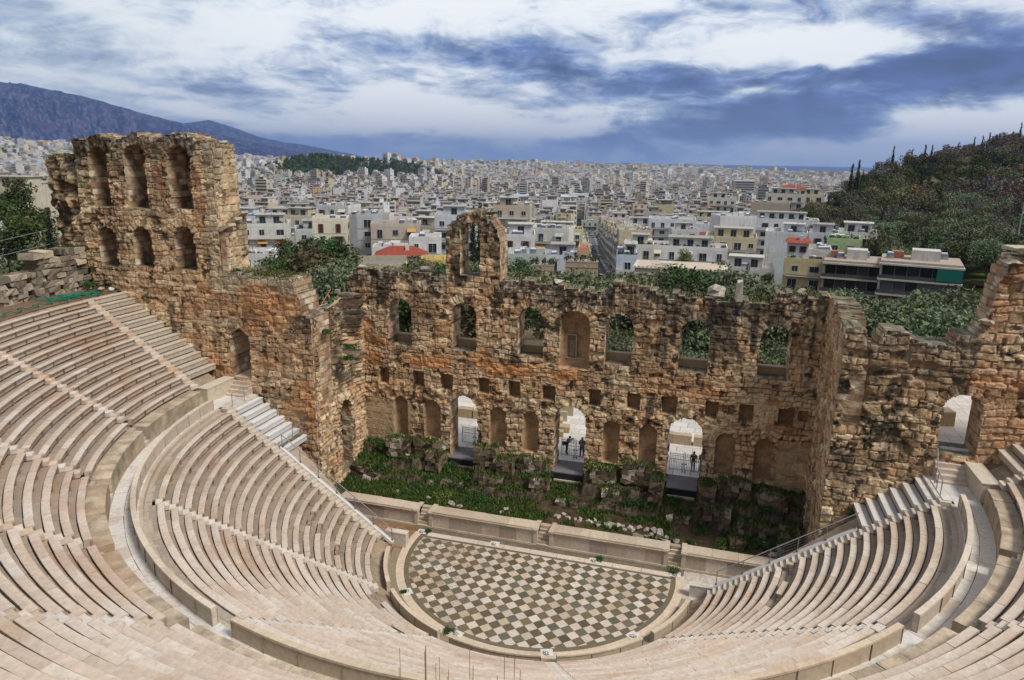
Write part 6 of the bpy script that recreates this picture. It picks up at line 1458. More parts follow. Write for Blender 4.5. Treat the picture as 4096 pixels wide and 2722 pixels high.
for s in range(4):
    V, Q, C_ = leaf_cloud([(random.uniform(-1.2, 1.2), 0, .35, .5, .3, .35+.2*random.random()) for _ in range(5)], 130, .16, [(.05, .09, .03), (.08, .12, .03), (.12, .13, .04)], s+300, .3); PLANTM.append(np_mesh('roof_plants', V, Q, M_leafs, C_))
def apartment(x, y, w, d, n, zt, rz, col, label, seed=0, win='white', balc='bars', cover=.6, top='pent', roofcol=(.42, .40, .37), fh=3.05, side='both', name='apartment_building', cat='building', extras=True, blank=False, awn=None, hero=True, group='apartment buildings of the nearest streets', plants=0, wid=1.3):
    rs = np.random.RandomState(seed+1000); zb = zt-n*fh; root = thing(name, label, cat, (x, y, zb), rz, group); col = np.array(col)
    m = MB(); m.box((0, d/2, n*fh/2-2.5), (w, d, n*fh+5), 0, tuple(col))
    if not blank:
        for k in range(1, n): m.box((0, -.03, k*fh), (w+.03, .1, .14), 0, tuple(col*.9))
    ob('wall', m.mesh('wall', M_city), root)
    m = MB(); H = n*fh; m.box((0, d/2, H+.04), (w-.1, d-.1, .1), 0, roofcol)
    for (cx, cy, bw, bd) in ((0, .1, w+.1, .22), (0, d-.1, w+.1, .22), (-w/2+.1, d/2, .22, d), (w/2-.1, d/2, .22, d)): m.box((cx, cy, H+.42), (bw, bd, .86), 0, tuple(np.minimum(col*1.08, .74)))
    ob('roof', m.mesh('roof', M_city), root)
    if not blank:
        nb = max(1, int(w/3.3)); step = w/nb
        for f in range(n):
            hasb = rs.rand() < cover+.15 or f == n-1
            if hasb and balc:
                bw = w*.92 if rs.rand() < .6 else step*max(1, nb-1)
                ob('balcony', balcony_mesh(bw, 1.25, balc), root, ((rs.rand()-.5)*(w-bw)*.5, 0, f*fh+.05))
            for b in range(nb):
                xx = -w/2+step*(b+.5); tall = hasb and rs.rand() < .6
                ww = wid if rs.rand() < .7 else 1.9
                add_window(root, xx+rs.uniform(-.2, .2), -.02, f*fh+(.15 if tall else .95), min(ww, step*.75), 2.2 if tall else 1.3, win if rs.rand() < .8 else 'grey')
                if hasb and rs.rand() < .16: ob('awning', awning_mesh(min(2.4, step), 1.3, awn or ((.55, .50, .38), (.50, .30, .10), (.35, .40, .36), (.5, .5, .5))[rs.randint(4)]), root, (xx, -.05, f*fh+2.7))
            for s in ((-1, 1) if side == 'both' else ((1,) if side == 'r' else (-1,))):
                for b in range(max(1, int(d/5))):
                    if rs.rand() < .55: add_window(root, s*(w/2+.02), 2.4+b*4.5, f*fh+.95, 1.2, 1.3, win, s*R_(90))
    # top storey set back
    if top == 'pent':
        m = MB(); pw, pd = w*rs.uniform(.45, .75), d*rs.uniform(.35, .6); px_, py_ = (rs.rand()-.5)*(w-pw)*.7, d*.5
        m.box((px_, py_, H+1.4), (pw, pd, 2.8), 0, tuple(col*rs.uniform(.95, 1.05))); m.box((px_, py_-.2, H+2.86), (pw+.7, pd+.7, .14), 0, tuple(np.array([.5, .49, .46])*rs.uniform(.6, 1.1))); ob('penthouse', m.mesh('penthouse', M_city), root)
        for k in range(max(1, int(pw/3))): add_window(root, px_-pw/2+(k+.5)*pw/max(1, int(pw/3)), py_-pd/2-.02, H+.35, 1.5, 2.0, 'grey')
    if extras:
        for k in range(rs.randint(2, 6)): ob('water_heater', HEATER, root, (rs.uniform(-w*.4, w*.4), rs.uniform(1.4, d*.9), H+.1 if rs.rand() < .6 else H+.1), rs.uniform(-.4, .4))
        for k in range(rs.randint(2, 5)): ob('antenna', ANT, root, (rs.uniform(-w*.45, w*.45), rs.uniform(1, d*.9), H+.1), rs.uniform(0, 3))
        for q in range(rs.randint(1, 4)): m = MB(); m.box((0, 0, .6), (rs.uniform(.8, 2.0), 1.2, 1.3), 0, tuple(col*.95)); ob('stair_head', m.mesh('stair_head', M_city), root, (rs.uniform(-w*.42, w*.42), rs.uniform(.2, .85)*d, H+.1))
    for k in range(plants): ob('roof_plants', PLANTM[k % 4], root, (-w/2+(k+.5)*w/plants, .5, H+.7 if k % 2 else H+.75))
    return root
def hero(azd, D, *a, **k): pass
occ = []
def mark(x, y, r): occ.append((x, y, r))
def put(c, w, n, zt, rzdeg, col, label, d=11, sc=1.0, **k):
    x, y = CAM[0]+(c[0]-CAM[0])*sc, CAM[1]+(c[1]-CAM[1])*sc; w *= sc; zt = 28.8-(28.8-zt)*sc; n = max(2, int(math.ceil((zt-float(TZ(x, y)))/3.05))); r = apartment(x, y, w, d, n, zt, R_(rzdeg), col, label, **k)
    mx, my = x-math.sin(R_(rzdeg))*d/2, y+math.cos(R_(rzdeg))*d/2; mark(mx, my, max(w, d)*.62); return r
G1 = 'buildings standing closest behind the ruin'
# left of the street
put((-102.6, 113.5), 13, 5, 10.6, 30, (.58, .57, .54), 'cream corner apartment block with white balconies and orange awnings right beside the tower', seed=1, cover=1, balc='solid', awn=(.55, .27, .06), group=G1, plants=3)
put((-97, 128), 9, 5, 8.2, 34, (.46, .49, .50), 'grey block with leafy blue-railed balconies behind the cream corner block', seed=2, cover=1, group=G1, plants=3)
put((-122.9, 160), 14, 5, 10.5, 30, (.60, .54, .45), 'cream block with a wide set-back penthouse and canvas awnings', seed=3, cover=.8, group=G1, sc=1.12)
put((-85.5, 118), 8.8, 6, 12.3, 26, (.66, .63, .50), 'pale cream block with almost blank wall and narrow brown windows', d=10, seed=4, cover=0, balc=None, win='brown', top=None, group=G1, wid=.9)
put((-79.5, 127), 5.5, 6, 13.0, 20, (.44, .47, .50), 'narrow blue-grey block beside the pale cream blank one', seed=5, cover=0, balc=None, top=None, group=G1)
put((-69, 122), 12.5, 5, 11.2, 22, (.50, .43, .37), 'patched beige block with peeling render and rooftop clutter', seed=6, cover=.1, balc=None, win='brown', top=None, group=G1, roofcol=(.3, .27, .24))
put((-58, 140), 13, 5, 10.2, 18, (.60, .60, .58), 'white block with glazed balconies behind the patched beige one', seed=7, cover=1, group=G1, sc=1.30)
put((-50, 150), 11, 6, 11.6, 16, (.56, .48, .38), 'beige block with a large blank side wall left of the tall arch', seed=8, blank=True, top=None, group=G1, sc=1.25)
put((-54.5, 107), 7.2, 3, 10.0, 20, (.72, .73, .74), 'small bright white cube house with square windows', d=8, seed=9, balc=None, top=None, group=G1, wid=1.0)
put((-63.5, 107), 8, 3, 7.2, 22, (.62, .62, .61), 'low white house with two solar water heaters beside the red hipped roof', d=8, seed=10, balc=None, top=None, group=G1)
def pitched(c, w, d, h, zt, rzdeg, col, roofc, label, hip=True, rise=1.8, group=G1, sc=1.0):
    c = (CAM[0]+(c[0]-CAM[0])*sc, CAM[1]+(c[1]-CAM[1])*sc); w *= sc; zt = 28.8-(28.8-zt)*sc
    t = thing('tiled_roof_house', label, 'house', (c[0], c[1], zt-h), R_(rzdeg), group); m = MB(); m.box((0, d/2, h/2-2), (w, d, h+4), 0, col); ob('wall', m.mesh('wall', M_city), t)
    e = .5; k = w*.28 if hip else 0; V = [(-w/2-e, -e, h), (w/2+e, -e, h), (w/2+e, d+e, h), (-w/2-e, d+e, h), (-w/2+k, d/2, h+rise), (w/2-k, d/2, h+rise)]
    m = MB(); m.add(V, [[0, 1, 5, 4], [2, 3, 4, 5], [3, 2, 1, 0]], [[1, 2, 5], [3, 0, 4]], roofc); rf = ob('roof', m.mesh('roof', M_roof), t)
    m = MB(); m.box((w*.12, d*.3, h+rise*.8), (.8, .8, 1.5), 0, (.6, .58, .55)); ob('chimney', m.mesh('chimney', M_city), rf)
    for i in range(max(2, int(w/3))): add_window(t, -w/2+(i+.5)*w/max(2, int(w/3)), -.02, h-2.0, 1.0, 1.3, 'brown')
    mark(c[0], c[1]+d/2, max(w, d)*.6); return t
pitched((-53.5, 92), 10.5, 8, 5, 8.2, 24, (.62, .60, .56), (.28, .065, .042), 'house with a bright red hipped tile roof left of the tall arch')
# curved cream building below the red roof
t = thing('villa', 'low cream building with curved front and brown tile edge just behind the stage wall', 'house', (-48, 67, -1), R_(24), G1); m = MB(); nn = 10
for i in range(nn):
    x0_, x1_ = -6.5+13*i/nn, -6.5+13*(i+1)/nn; y0 = -1.6*math.sin(math.pi*i/nn); y1 = -1.6*math.sin(math.pi*(i+1)/nn)
    V = [(x0_, y0, -4), (x1_, y1, -4), (x1_, y1, 10.6), (x0_, y0, 10.6), (x0_, 9, -4), (x1_, 9, -4), (x1_, 9, 10.6), (x0_, 9, 10.6)]
    m.add(V, [[0, 1, 2, 3], [3, 2, 6, 7], [5, 4, 7, 6]]+([[4, 0, 3, 7]] if i == 0 else [])+([[1, 5, 6, 2]] if i == nn-1 else []), None, (.60, .54, .36))
    V = [(x0_, y0-.45, 9.7), (x1_, y1-.45, 9.7), (x1_, y1, 10.05), (x0_, y0, 10.05)]; m.add(V, [[0, 1, 2, 3]], None, (.34, .10, .05))
    m.box(((x0_+x1_)/2, (y0+y1)/2+.1, 11.0), (x1_-x0_+.02, .25, .7), 0, (.56, .50, .36))
ob('wall', m.mesh('wall', M_city), t); m = MB(); m.box((0, 4.4, 10.66), (12.6, 8.6, .1), 0, (.24, .22, .19)); m.box((0, 8.9, 11.1), (13, .3, .9), 0, (.42, .36, .27)); ob('roof', m.mesh('roof', M_roof), t); mark(-48, 71, 8)
put((-38.5, 73), 4.5, 3, 10.0, 20, (.62, .46, .16), 'small ochre annex with white parapet cap beside the curved cream building', d=6, seed=12, balc=None, top=None, extras=False, group=G1)
put((-34.1, 113.6), 8.3, 5, 10.8, 15, (.66, .66, .66), 'tall narrow white house with brown shutters and a blank side right of the tall arch', seed=13, cover=1, balc='solid', win='brown', group=G1, d=13)
put((-27.2, 97), 8, 4, 8.6, 14, (.46, .50, .47), 'pale grey-green blank-walled house right of the tall arch', seed=14, blank=True, top=None, group=G1)
def gwall(c, w, h, zt, rzdeg, label, plants=3, col=(.42, .32, .22)):
    t = thing('garden_wall', label, 'wall', (c[0], c[1], zt-h), R_(rzdeg), 'tall beige garden walls behind the stage wall'); m = MB(); rs = np.random.RandomState(int(w*10))
    m.box((0, 2, h/2), (w, 4, h), 0, col); m.box((0, -.03, h-.9), (w+.02, .08, .12), 0, tuple(np.array(col)*.8)); m.box((0, 2, h+.08), (w+.1, 4.1, .16), 0, (.36, .33, .29))
    ob('wall', m.mesh('wall', M_city), t)
    for k in range(plants): ob('roof_plants', PLANTM[k % 4], t, (-w/2+(k+.5)*w/plants, .6, h+.2)).scale = (1.2, 1.2, 1.6)
    mark(c[0], c[1]+2, w*.6); return t
gwall((-18.7, 76.5), 3.8, 14, 10.3, 13, 'left plain beige garden wall topped with potted plants, behind the stage wall')
gwall((-12.2, 78.5), 5.8, 14, 11.0, 10, 'right plain beige garden wall with brick top beside the bottom of the long street', 3)
for (x, y, r, h, lab) in ((-15.6, 76.8, 1.7, 8.2, 'dense ivy hanging between the two beige garden walls'),): bush(x, y, 0.5, r, h+1, lab, 500, n=1500, sz=.18, group='garden shrubs')
put((-32.2, 152), 12.5, 4, 9.0, 12, (.56, .52, .28), 'yellow block with plant-filled roof terrace left of the long street', seed=16, cover=1, group=G1, plants=6, sc=1.25)
put((-21, 103), 7.5, 3, 8.0, 12, (.52, .55, .62), 'low blue-grey and white rooftop sheds behind the garden walls', seed=17, balc=None, group=G1, d=9)
put((-16.5, 103.5), 2.3, 3, 9.8, 10, (.60, .32, .20), 'small orange rendered rooftop annex beside the long street', seed=171, balc=None, top=None, extras=False, group=G1, d=6)
# right of the street
put((-34.5, 282), 14, 6, 2.5, 8, (.62, .52, .49), 'large pale pink blank-walled block right of the long street', seed=18, blank=True, group=G1, sc=1.15)
put((-12.5, 168), 8, 5, 10.0, 7, (.58, .58, .57), 'white block with small balconies left of the big white building', seed=19, cover=1, group=G1, sc=1.35)
put((-2, 159), 13, 5, 12.4, 4, (.62, .65, .70), 'big bluish-white building with few square windows', seed=20, cover=.2, balc='bars', top=None, group=G1, d=14, sc=1.40)
put((8.5, 164), 9, 4, 11.0, 2, (.58, .60, .64), 'blank bluish-white annex on the right of the big white building', seed=201, blank=True, top=None, group=G1, sc=1.40)
pitched((7.5, 146), 10, 8, 7, 9.4, 2, (.55, .42, .24), (.22, .07, .045), 'house with dark red tiled roof and ochre gable right of the big white building', hip=False, sc=1.40)
put((10, 186), 18, 5, 11.4, 1, (.60, .53, .36), 'long yellow apartment block with continuous balconies and a turquoise rooftop screen', seed=21, cover=1, balc='solid', group=G1, sc=1.40)
m = MB(); m.box((0, 0, 1.2), (6.5, .3, 2.4), 0, (.10, .50, .55)); tag(ob('rooftop_screen', m.mesh('rooftop_screen', M_flat), None, (CAM[0]+(12.5-CAM[0])*1.4, CAM[1]+(187-CAM[1])*1.4, 5.0)), 'turquoise screen standing on the roof of the long yellow block', 'screen')
put((4.5, 117), 17, 4, 9.6, 2, (.68, .68, .68), 'white villa with balustraded roof terrace, pergola and flower pots', seed=22, cover=.3, top='pent', group=G1, plants=7, name='villa', cat='house', sc=1.15)
# classical flat-roofed villa
t = thing('villa', 'flat-roofed cream villa with moulded cornice and toothed parapet directly behind the stage wall', 'house', (4.5, 86.5, -2), R_(2), G1); m = MB()
m.box((0, 4.5, 4.5), (15.6, 9, 13), 0, (.58, .52, .42)); m.box((0, 4.3, 10.55), (16.6, 10, .3), 0, (.62, .57, .47)); m.box((0, 4.3, 11.15), (16.2, 9.6, .9), 0, (.56, .50, .40)); m.box((0, 4.3, 11.66), (17.0, 10.3, .16), 0, (.64, .59, .49))
for x in np.arange(-8.1, 8.2, .75): m.box((x, -.75, 11.86), (.36, .2, .25), 0, (.62, .57, .47))
ob('wall', m.mesh('wall', M_city), t); m = MB(); m.box((0, 4.3, 11.78), (15.6, 9, .08), 0, (.56, .47, .36)); m.box((-3, 3, 12.1), (2.6, 1.6, .5), 0, (.62, .60, .56)); ob('roof', m.mesh('roof', M_city), t)
for i in range(6): add_window(t, -6.4+i*2.55, -.02, 7.0, 1.7, 2.5, 'white')
for i in range(2): m = MB(); m.tube((0, 0, 0), (0, -.1, .1), .45, 12, (.5, .47, .42), .5); m.tube((0, 0, -.6), (0, 0, 0), .04, 4, (.4, .4, .4)); ob('satellite_dish', m.mesh('satellite_dish', M_flat), t, (-5+i, .8, 12.5))
mark(4.5, 91, 9.5)
put((-7.4, 128), 7.0, 4, 8.2, 7, (.62, .60, .53), 'cream house with plant-hung terraces at the right side of the long street', seed=23, cover=1, group=G1, plants=5)
put((-7.3, 104), 4.4, 4, 8.6, 8, (.50, .56, .66), 'light blue house with glazed roof veranda at the bottom of the long street', seed=24, cover=.8, balc='solid', group=G1, plants=2)
put((13.7, 133), 12, 5, 10.6, -1, (.60, .52, .34), 'cream-yellow corner block with stacked balconies left of the white modern block', seed=25, cover=1, group=G1, d=13, sc=1.15)
put((28, 171), 19, 5, 12.5, -4, (.70, .71, .73), 'modern white block with long rounded balconies and planted top floor', seed=26, cover=.5, balc='solid', win='grey', group=G1, plants=4, sc=1.17)
put((26.3, 136), 9.5, 5, 12.0, -5, (.66, .68, .71), 'tall blank white party wall below the modern white block', seed=27, blank=True, group=G1, top='pent', sc=1.15)
put((35.5, 138), 8, 5, 12.0, -7, (.56, .58, .62), 'bluish-white house with a few shuttered windows right of the blank white wall', seed=28, cover=0, balc=None, win='brown', group=G1, sc=1.15)
put((30.5, 124), 9, 4, 9.4, -5, (.60, .57, .52), 'off-white house with a small bright red roof hut', seed=281, cover=.3, top=None, group=G1)
pitched((27.8, 122.6), 4.4, 4, 3, 11.6, -5, (.64, .66, .68), (.30, .075, .05), 'little white roof hut with bright red pitched roof', hip=False, rise=1.0)
put((29.5, 121), 8.6, 4, 7.6, -6, (.56, .47, .25), 'yellow three-storey house with planted balcony behind the lone cypress', seed=29, cover=1, balc='bars', top=None, group=G1, plants=2)
put((18.0, 124), 11, 3, 4.6, -3, (.62, .60, .57), 'low white house with red awning roof left of the yellow house', seed=30, cover=0, balc=None, top='pent', group=G1)
def modern(c, w, d, n, zt, rzdeg, col, label, glass, corner=None, seed=0):
    t = thing('apartment_building', label, 'building', (c[0], c[1], zt-n*3.1), R_(rzdeg), G1); rs = np.random.RandomState(seed); m = MB()
    m.box((0, d/2+1.4, n*1.55-2), (w, d, n*3.1+4), 0, tuple(np.array(col)*.9))
    for s in (-1, 1): m.box((s*(w/2-.2), .8, n*1.55-2), (.4, 1.6, n*3.1+4), 0, col)
    ob('wall', m.mesh('wall', M_city), t)
    for f in range(n+1):
        m = MB(); m.box((0, .2, f*3.1-.1), (w+.5, 2.6, .34), 0, tuple(np.minimum(np.array(col)*1.12, .7))); ob('floor_slab', m.mesh('floor_slab', M_city), t)
    for f in range(n):
        nb = int(w/2.3)
        for b in range(nb):
            g = MB(); c_ = glass[rs.randint(len(glass))]; g.box((-w/2+.5+(b+.5)*(w-1)/nb, 1.36, f*3.1+1.45), ((w-1)/nb-.12, .05, 2.5), 0, c_); ob('window', g.mesh('window', M_glass), t)
        m = MB(); m.box((0, -1.0, f*3.1+.5), (w+.3, .06, .75), 0, (.09, .09, .10)); ob('balustrade', m.mesh('balustrade', M_glass), t)
    if corner: m = MB(); m.box((w/2+.1, .3, n*3.1-1.55), (.12, 2.4, 2.3), 0, corner); m.box((w/2-2.2, -1.1, n*3.1-1.55), (4.3, .1, 2.3), 0, corner); ob('awning', m.mesh('awning', M_cloth), t)
    m = MB(); m.box((0, d/2, n*3.1+.3), (w, d+1, .5), 0, (.40, .33, .27)); m.box((w*.05, d*.5, n*3.1+1.5), (w*.35, d*.4, 2.2), 0, (.60, .58, .55)); m.box((-w*.3, d*.5, n*3.1+1.2), (2.2, 2.4, 1.6), 0, (.35, .14, .10)); ob('roof', m.mesh('roof', M_city), t)
    for k in range(3): ob('water_heater', HEATER, t, (rs.uniform(-w*.4, w*.4), rs.uniform(2, d*.8), n*3.1+.5))
    for k in range(3): ob('antenna', ANT, t, (rs.uniform(-w*.4, w*.4), rs.uniform(2, d*.8), n*3.1+.5))
    mark(c[0], c[1]+d/2, w*.6); return t
modern((38.6, 118), 11.5, 11, 4, 8.2, -9, (.50, .45, .38), 'cream apartment block with deep dark loggias and orange roof terrace', [(.03, .03, .035), (.05, .05, .05), (.12, .10, .09)], seed=3)
modern((50.2, 113), 14.5, 12, 4, 9.2, -12, (.52, .51, .49), 'modern block with long dark glass balconies and a teal corner awning', [(.03, .035, .045), (.16, .17, .20), (.05, .06, .07), (.22, .24, .27)], corner=(.02, .16, .13), seed=4)
put((44, 149), 9, 4, 11.4, -9, (.64, .64, .63), 'house with glass penthouse and large white sloping sunshade', seed=31, cover=1, group=G1)
put((39.5, 139), 7, 4, 10.6, -9, (.40, .56, .26), 'small lime green house with rooftop garden', seed=32, balc=None, top=None, group=G1, plants=3)
put((18.5, 183), 8, 5, 11.6, -2, (.42, .52, .42), 'old pale green house with iron balcony left of the modern white block', seed=33, cover=.7, group=G1, sc=1.35)
put((11, 256), 11, 6, 14.0, 0, (.58, .56, .50), 'off-white block with planted terraces far up beside the wooded hill', seed=34, cover=1, group=G1, sc=1.20)
put((29, 247), 14, 5, 13.0, -3, (.44, .38, .30), 'brown-grey bare concrete block below the red-roofed villas', seed=35, blank=True, top=None, group=G1)
put((37, 286), 16, 5, 15.0, -5, (.60, .57, .50), 'cream villa block with red penthouse roof at the foot of the wooded hill', seed=36, cover=.8, group=G1, plants=4)
pitched((40, 292), 12, 8, 3, 17.5, -5, (.60, .58, .52), (.26, .075, .055), 'red-roofed villa left of the tall cypresses at the foot of the hill')
put((50, 300), 9, 5, 14.5, -6, (.60, .55, .40), 'yellowish block half behind cypresses at the foot of the wooded hill', seed=37, cover=.5, group=G1)
t = thing('carport', 'small carport with green roof and dark red edge among the trees at right', 'shelter', (66, 123, 1.5), R_(-15)); m = MB()
for x in (-2.6, 2.6): m.box((x, 0, 1.5), (.35, .35, 3), 0, (.6, .58, .54))
ob('post', m.mesh('post', M_city), t); m = MB(); m.box((0, 2, 3.1), (6.2, 5, .25), 0, (.10, .14, .04)); m.box((0, -.55, 3.05), (6.2, .12, .4), 0, (.22, .05, .04)); ob('roof', m.mesh('roof', M_city), t)

# ------------------------------------------------------------------ the long street and its cars
SP1, SP2 = np.array(pol(-8.2, 193.)), np.array(pol(-9.88, 478.)); sdir = (SP2-SP1)/np.linalg.norm(SP2-SP1); ST0 = SP1-sdir*30; ST1 = SP2+sdir*25; snor = np.array([sdir[1], -sdir[0]]); SLN = np.linalg.norm(ST1-ST0)
mb = MB(); n = 60
def strip(o0, o1, dz_, col, seedc=1):
    Vs = []; 
    for k in range(n+1):
        p = ST0+sdir*SLN*k/n; zc_ = float(TZ(*p)); 
        for o_ in (o0, o1): q = p+snor*o_; Vs.append((q[0], q[1], zc_+dz_))
    k = np.arange(n); mb.add(Vs, np.stack([2*k, 2*k+1, 2*k+3, 2*k+2], -1), None, col)
strip(-2.6, 2.6, .06, (.15, .15, .16)); struct(ob('street', mb.mesh('street', M_asph)))
mb = MB(); strip(-3.9, -2.6, .2, (.34, .32, .30)); strip(2.6, 3.9, .2, (.34, .32, .30)); strip(-2.6, -2.59, .13, (.3, .3, .3)); struct(ob('pavement', mb.mesh('pavement', M_asph)))
CARM = {}
def car_parts(col, van=False):
    L, Wd, H = (4.1, 1.7, .72) if not van else (5.4, 2.0, 1.9)
    body = MB()
    if van: body.box((0, 0, 1.25), (Wd, L, 1.9), 0, col, taper=.94)
    else:
        body.box((0, 0, .55), (Wd, L, .55), 0, col, taper=.96); body.box((0, -.15, 1.08), (Wd*.9, L*.56, .56), 0, tuple(np.array(col)*.9), taper=.78)
    gl = MB()
    if van: gl.box((0, L/2-.02, 1.6), (Wd*.86, .12, .7), 0, (.02, .025, .03)); gl.box((0, -L/2+.02, 1.6), (Wd*.8, .12, .7), 0, (.02, .025, .03)); [gl.box((s*Wd*.475, .8, 1.6), (.06, 2.2, .6), 0, (.02, .025, .03)) for s in (-1, 1)]
    else: gl.box((0, -.15, 1.07), (Wd*.93, L*.50, .36), 0, (.02, .025, .03), taper=.86); gl.box((0, -.15, 1.08), (Wd*.76, L*.585, .40), 0, (.02, .025, .03), taper=.80)
    wh = MB(); wh.tube((-.1, 0, 0), (.1, 0, 0), .31, 12, (.02, .02, .02)); wh.tube((-.11, 0, 0), (.11, 0, 0), .16, 8, (.4, .4, .4))
    lt = MB(); lt.box((0, 0, 0), (.3, .06, .15), 0, (.75, .75, .7)); tl = MB(); tl.box((0, 0, 0), (.28, .06, .15), 0, (.35, .02, .02))
    return body.mesh('body', M_paint), gl.mesh('windows', M_glass), wh.mesh('wheel', M_flat), lt.mesh('headlight', M_flat), tl.mesh('tail_light', M_flat), L, Wd
def car(x, y, z_, rz, cn, label, van=False, group='cars parked along the long street'):
    cols = {'white': (.66, .66, .66), 'silver': (.38, .39, .41), 'grey': (.16, .165, .175), 'black': (.02, .02, .024), 'blue': (.03, .07, .22), 'red': (.35, .02, .02), 'yellow': (.62, .42, .04), 'dark blue': (.02, .03, .08)}
    k = (cn, van)
    if k not in CARM: CARM[k] = car_parts(cols[cn], van)
    b, g, w, hl, tl, L, Wd = CARM[k]; t = thing('van' if van else 'parked_car', label, 'van' if van else 'car', (x, y, z_), rz, group)
    ob('body', b, t); ob('windows', g, t)
    for sx_ in (-1, 1):
        for sy in (-1, 1): ob('wheel', w, t, (sx_*(Wd/2-.1), sy*L*.31, .31))
        ob('headlight', hl, t, (sx_*(Wd/2-.25), L/2-.01, .62)); ob('tail_light', tl, t, (sx_*(Wd/2-.25), -L/2+.01, .62))
    return t
rs = np.random.RandomState(5); cseq = ['silver', 'grey', 'white', 'black', 'blue', 'silver', 'black', 'grey', 'dark blue', 'white', 'black', 'red', 'silver', 'grey', 'black', 'white', 'dark blue', 'grey', 'silver', 'black', 'white', 'black', 'blue', 'grey', 'black', 'silver', 'white', 'grey', 'black', 'silver', 'grey', 'black', 'white', 'dark blue', 'grey', 'black', 'silver', 'black']
seen = {}
for k in range(38):
    p = ST0+sdir*(26+k*5.6); q = p+snor*1.85; cn = cseq[k]; seen[cn] = seen.get(cn, 0)+1; kk = seen[cn]
    car(q[0], q[1], float(TZ(*p))+.07, math.atan2(-sdir[0], sdir[1])+(math.pi if k % 3 else 0), cn, '%s parked car on the long street, %s of its colour' % (cn, 'nearest' if kk == 1 else ORD[kk-1]+' nearest'))
for k, (u_, cn, van, lab) in enumerate(((37, 'white', True, 'white minibus driving in the left lane near the bottom of the long street'), (29, 'silver', False, 'silver car behind the white minibus at the bottom of the long street'), (62, 'yellow', False, 'yellow taxi in the left lane of the long street'), (225, 'white', False, 'white car standing across the far end of the long street'))):
    p = ST0+sdir*u_; q = p-snor*(.9 if k < 3 else 1.2); car(q[0], q[1], float(TZ(*p))+.07, math.atan2(-sdir[0], sdir[1])+(math.pi if k != 3 else 1.3), cn, lab, van, 'vehicles driving on the long street')
SRL = [('cream', (.54, .47, .35)), ('off-white', (.56, .53, .47)), ('beige', (.44, .36, .27)), ('ochre', (.46, .34, .19)), ('brown-grey', (.36, .32, .27))]; rs = np.random.RandomState(19)
SROWS = []
for sgn in (1, -1):
    for k in range(17):
        u_ = 34+k*13.5; 
        if sgn < 0 and u_ < 60: continue
        p = ST0+sdir*u_; wd_ = 12.8; nm, c = SRL[(k*3+(sgn > 0)) % 5]; n = (3 if k < 3 else 4+k % 2) if sgn > 0 else (2+(k > 6))
        c0 = p+snor*sgn*4.3; rz = math.atan2(sdir[1], sdir[0])+(math.pi if sgn < 0 else 0)-math.pi
        if sgn > 0: rz = math.atan2(sdir[1], sdir[0])-math.pi
        else: rz = math.atan2(sdir[1], sdir[0])
        zt_ = float(TZ(*p))+n*3.05
        apartment(c0[0], c0[1], wd_, 10.5, n, zt_, rz, np.array(c)*rs.uniform(.85, 1.05), '%s house fronting the %s side of the long street, %s from its near end' % (nm, 'right' if sgn > 0 else 'left', (['first']+ORD[1:])[k]), seed=700+k+30*(sgn > 0), cover=.75 if sgn > 0 else 1, balc='solid' if sgn > 0 else 'bars', plants=k % 3, top=None, group='houses lining the long street')
        q = p+snor*sgn*9.5; mark(q[0], q[1], 6.5)
q = ST1+sdir*8; apartment(q[0], q[1], 12, 9, 3, float(TZ(*q))+9, math.atan2(sdir[1], sdir[0])-math.pi/2, (.38, .43, .40), 'grey-green house closing the far end of the long street', seed=901, cover=.2, top=None, group=G1)
# ------------------------------------------------------------------ blocks of the nearer city, each a building
def street_clear(x, y):
    p = np.array([x, y])-ST0; u_ = p @ sdir; v = p @ snor
    return not (-10 < u_ < SLN+30 and abs(v) < 15.5)
cand = []; rs = np.random.RandomState(77)
th0 = math.atan2(-sdir[0], sdir[1]); ca, sa = math.cos(th0), math.sin(th0)
def _l(): pass
def lots(D0, D1, sx_, sy_, jitter, street_every=4):
    """building lots laid out along streets parallel to the long one"""
    out = []; R = int(D1/sx_)+6
    for i in range(-R, R):
        for j in range(0, int(D1/sy_)+8):
            u_ = i*sx_+(i//street_every)*8+4.2; v = 60+j*sy_+(j//3)*9
            x = ST0[0]+ca*u_-sa*(v-150); y = ST0[1]+sa*u_+ca*(v-150)
            D = math.hypot(x-CAM[0], y-CAM[1]); a_ = math.degrees(math.atan2(x-CAM[0], y-CAM[1]))
            if not (D0 <= D < D1 and -55 < a_ < 21): continue
            if D < 700 and not street_clear(x, y): continue
            out.append((D, a_, x+rs.uniform(-1, 1)*jitter, y+rs.uniform(-1, 1)*jitter))
    return out
def hillfree(x, y, D, a_):
    if D < 1300 and a_ > 2.5:
        if a_ > 8.7 and D > 150: return False
        if float(np.interp(a_, [2.5, 4, 5.5, 7.5, 9], [320, 256, 234, 196, 160])) < D < float(np.interp(a_, HAZ, HDC))+75: return False
    w = math.exp(-((a_+31.5)/4.0)**2-((D-1640)/260)**2)+math.exp(-((a_+25)/3.2)**2-((D-1700)/230)**2)*.75+math.exp(-((a_+54)/4.2)**2-((D-2500)/250)**2)
    return w < .38+.25*rs.rand()
ls = [l for l in lots(176, 760, 12.2, 11.8, .8) if hillfree(l[2], l[3], l[0], l[1]) and not any((l[2]-a)**2+(l[3]-b)**2 < (r+7.5)**2 for a, b, r in occ) and not (l[0] < 235 and l[1] > -7)]
ls.sort()
CN = [('white', (.64, .64, .64)), ('off-white', (.60, .58, .53)), ('cream', (.60, .54, .42)), ('beige', (.48, .40, .31)), ('grey', (.40, .40, .40)), ('yellowish', (.56, .49, .30)), ('pinkish', (.56, .44, .38)), ('bluish-white', (.54, .58, .64)), ('ochre', (.50, .36, .20))]
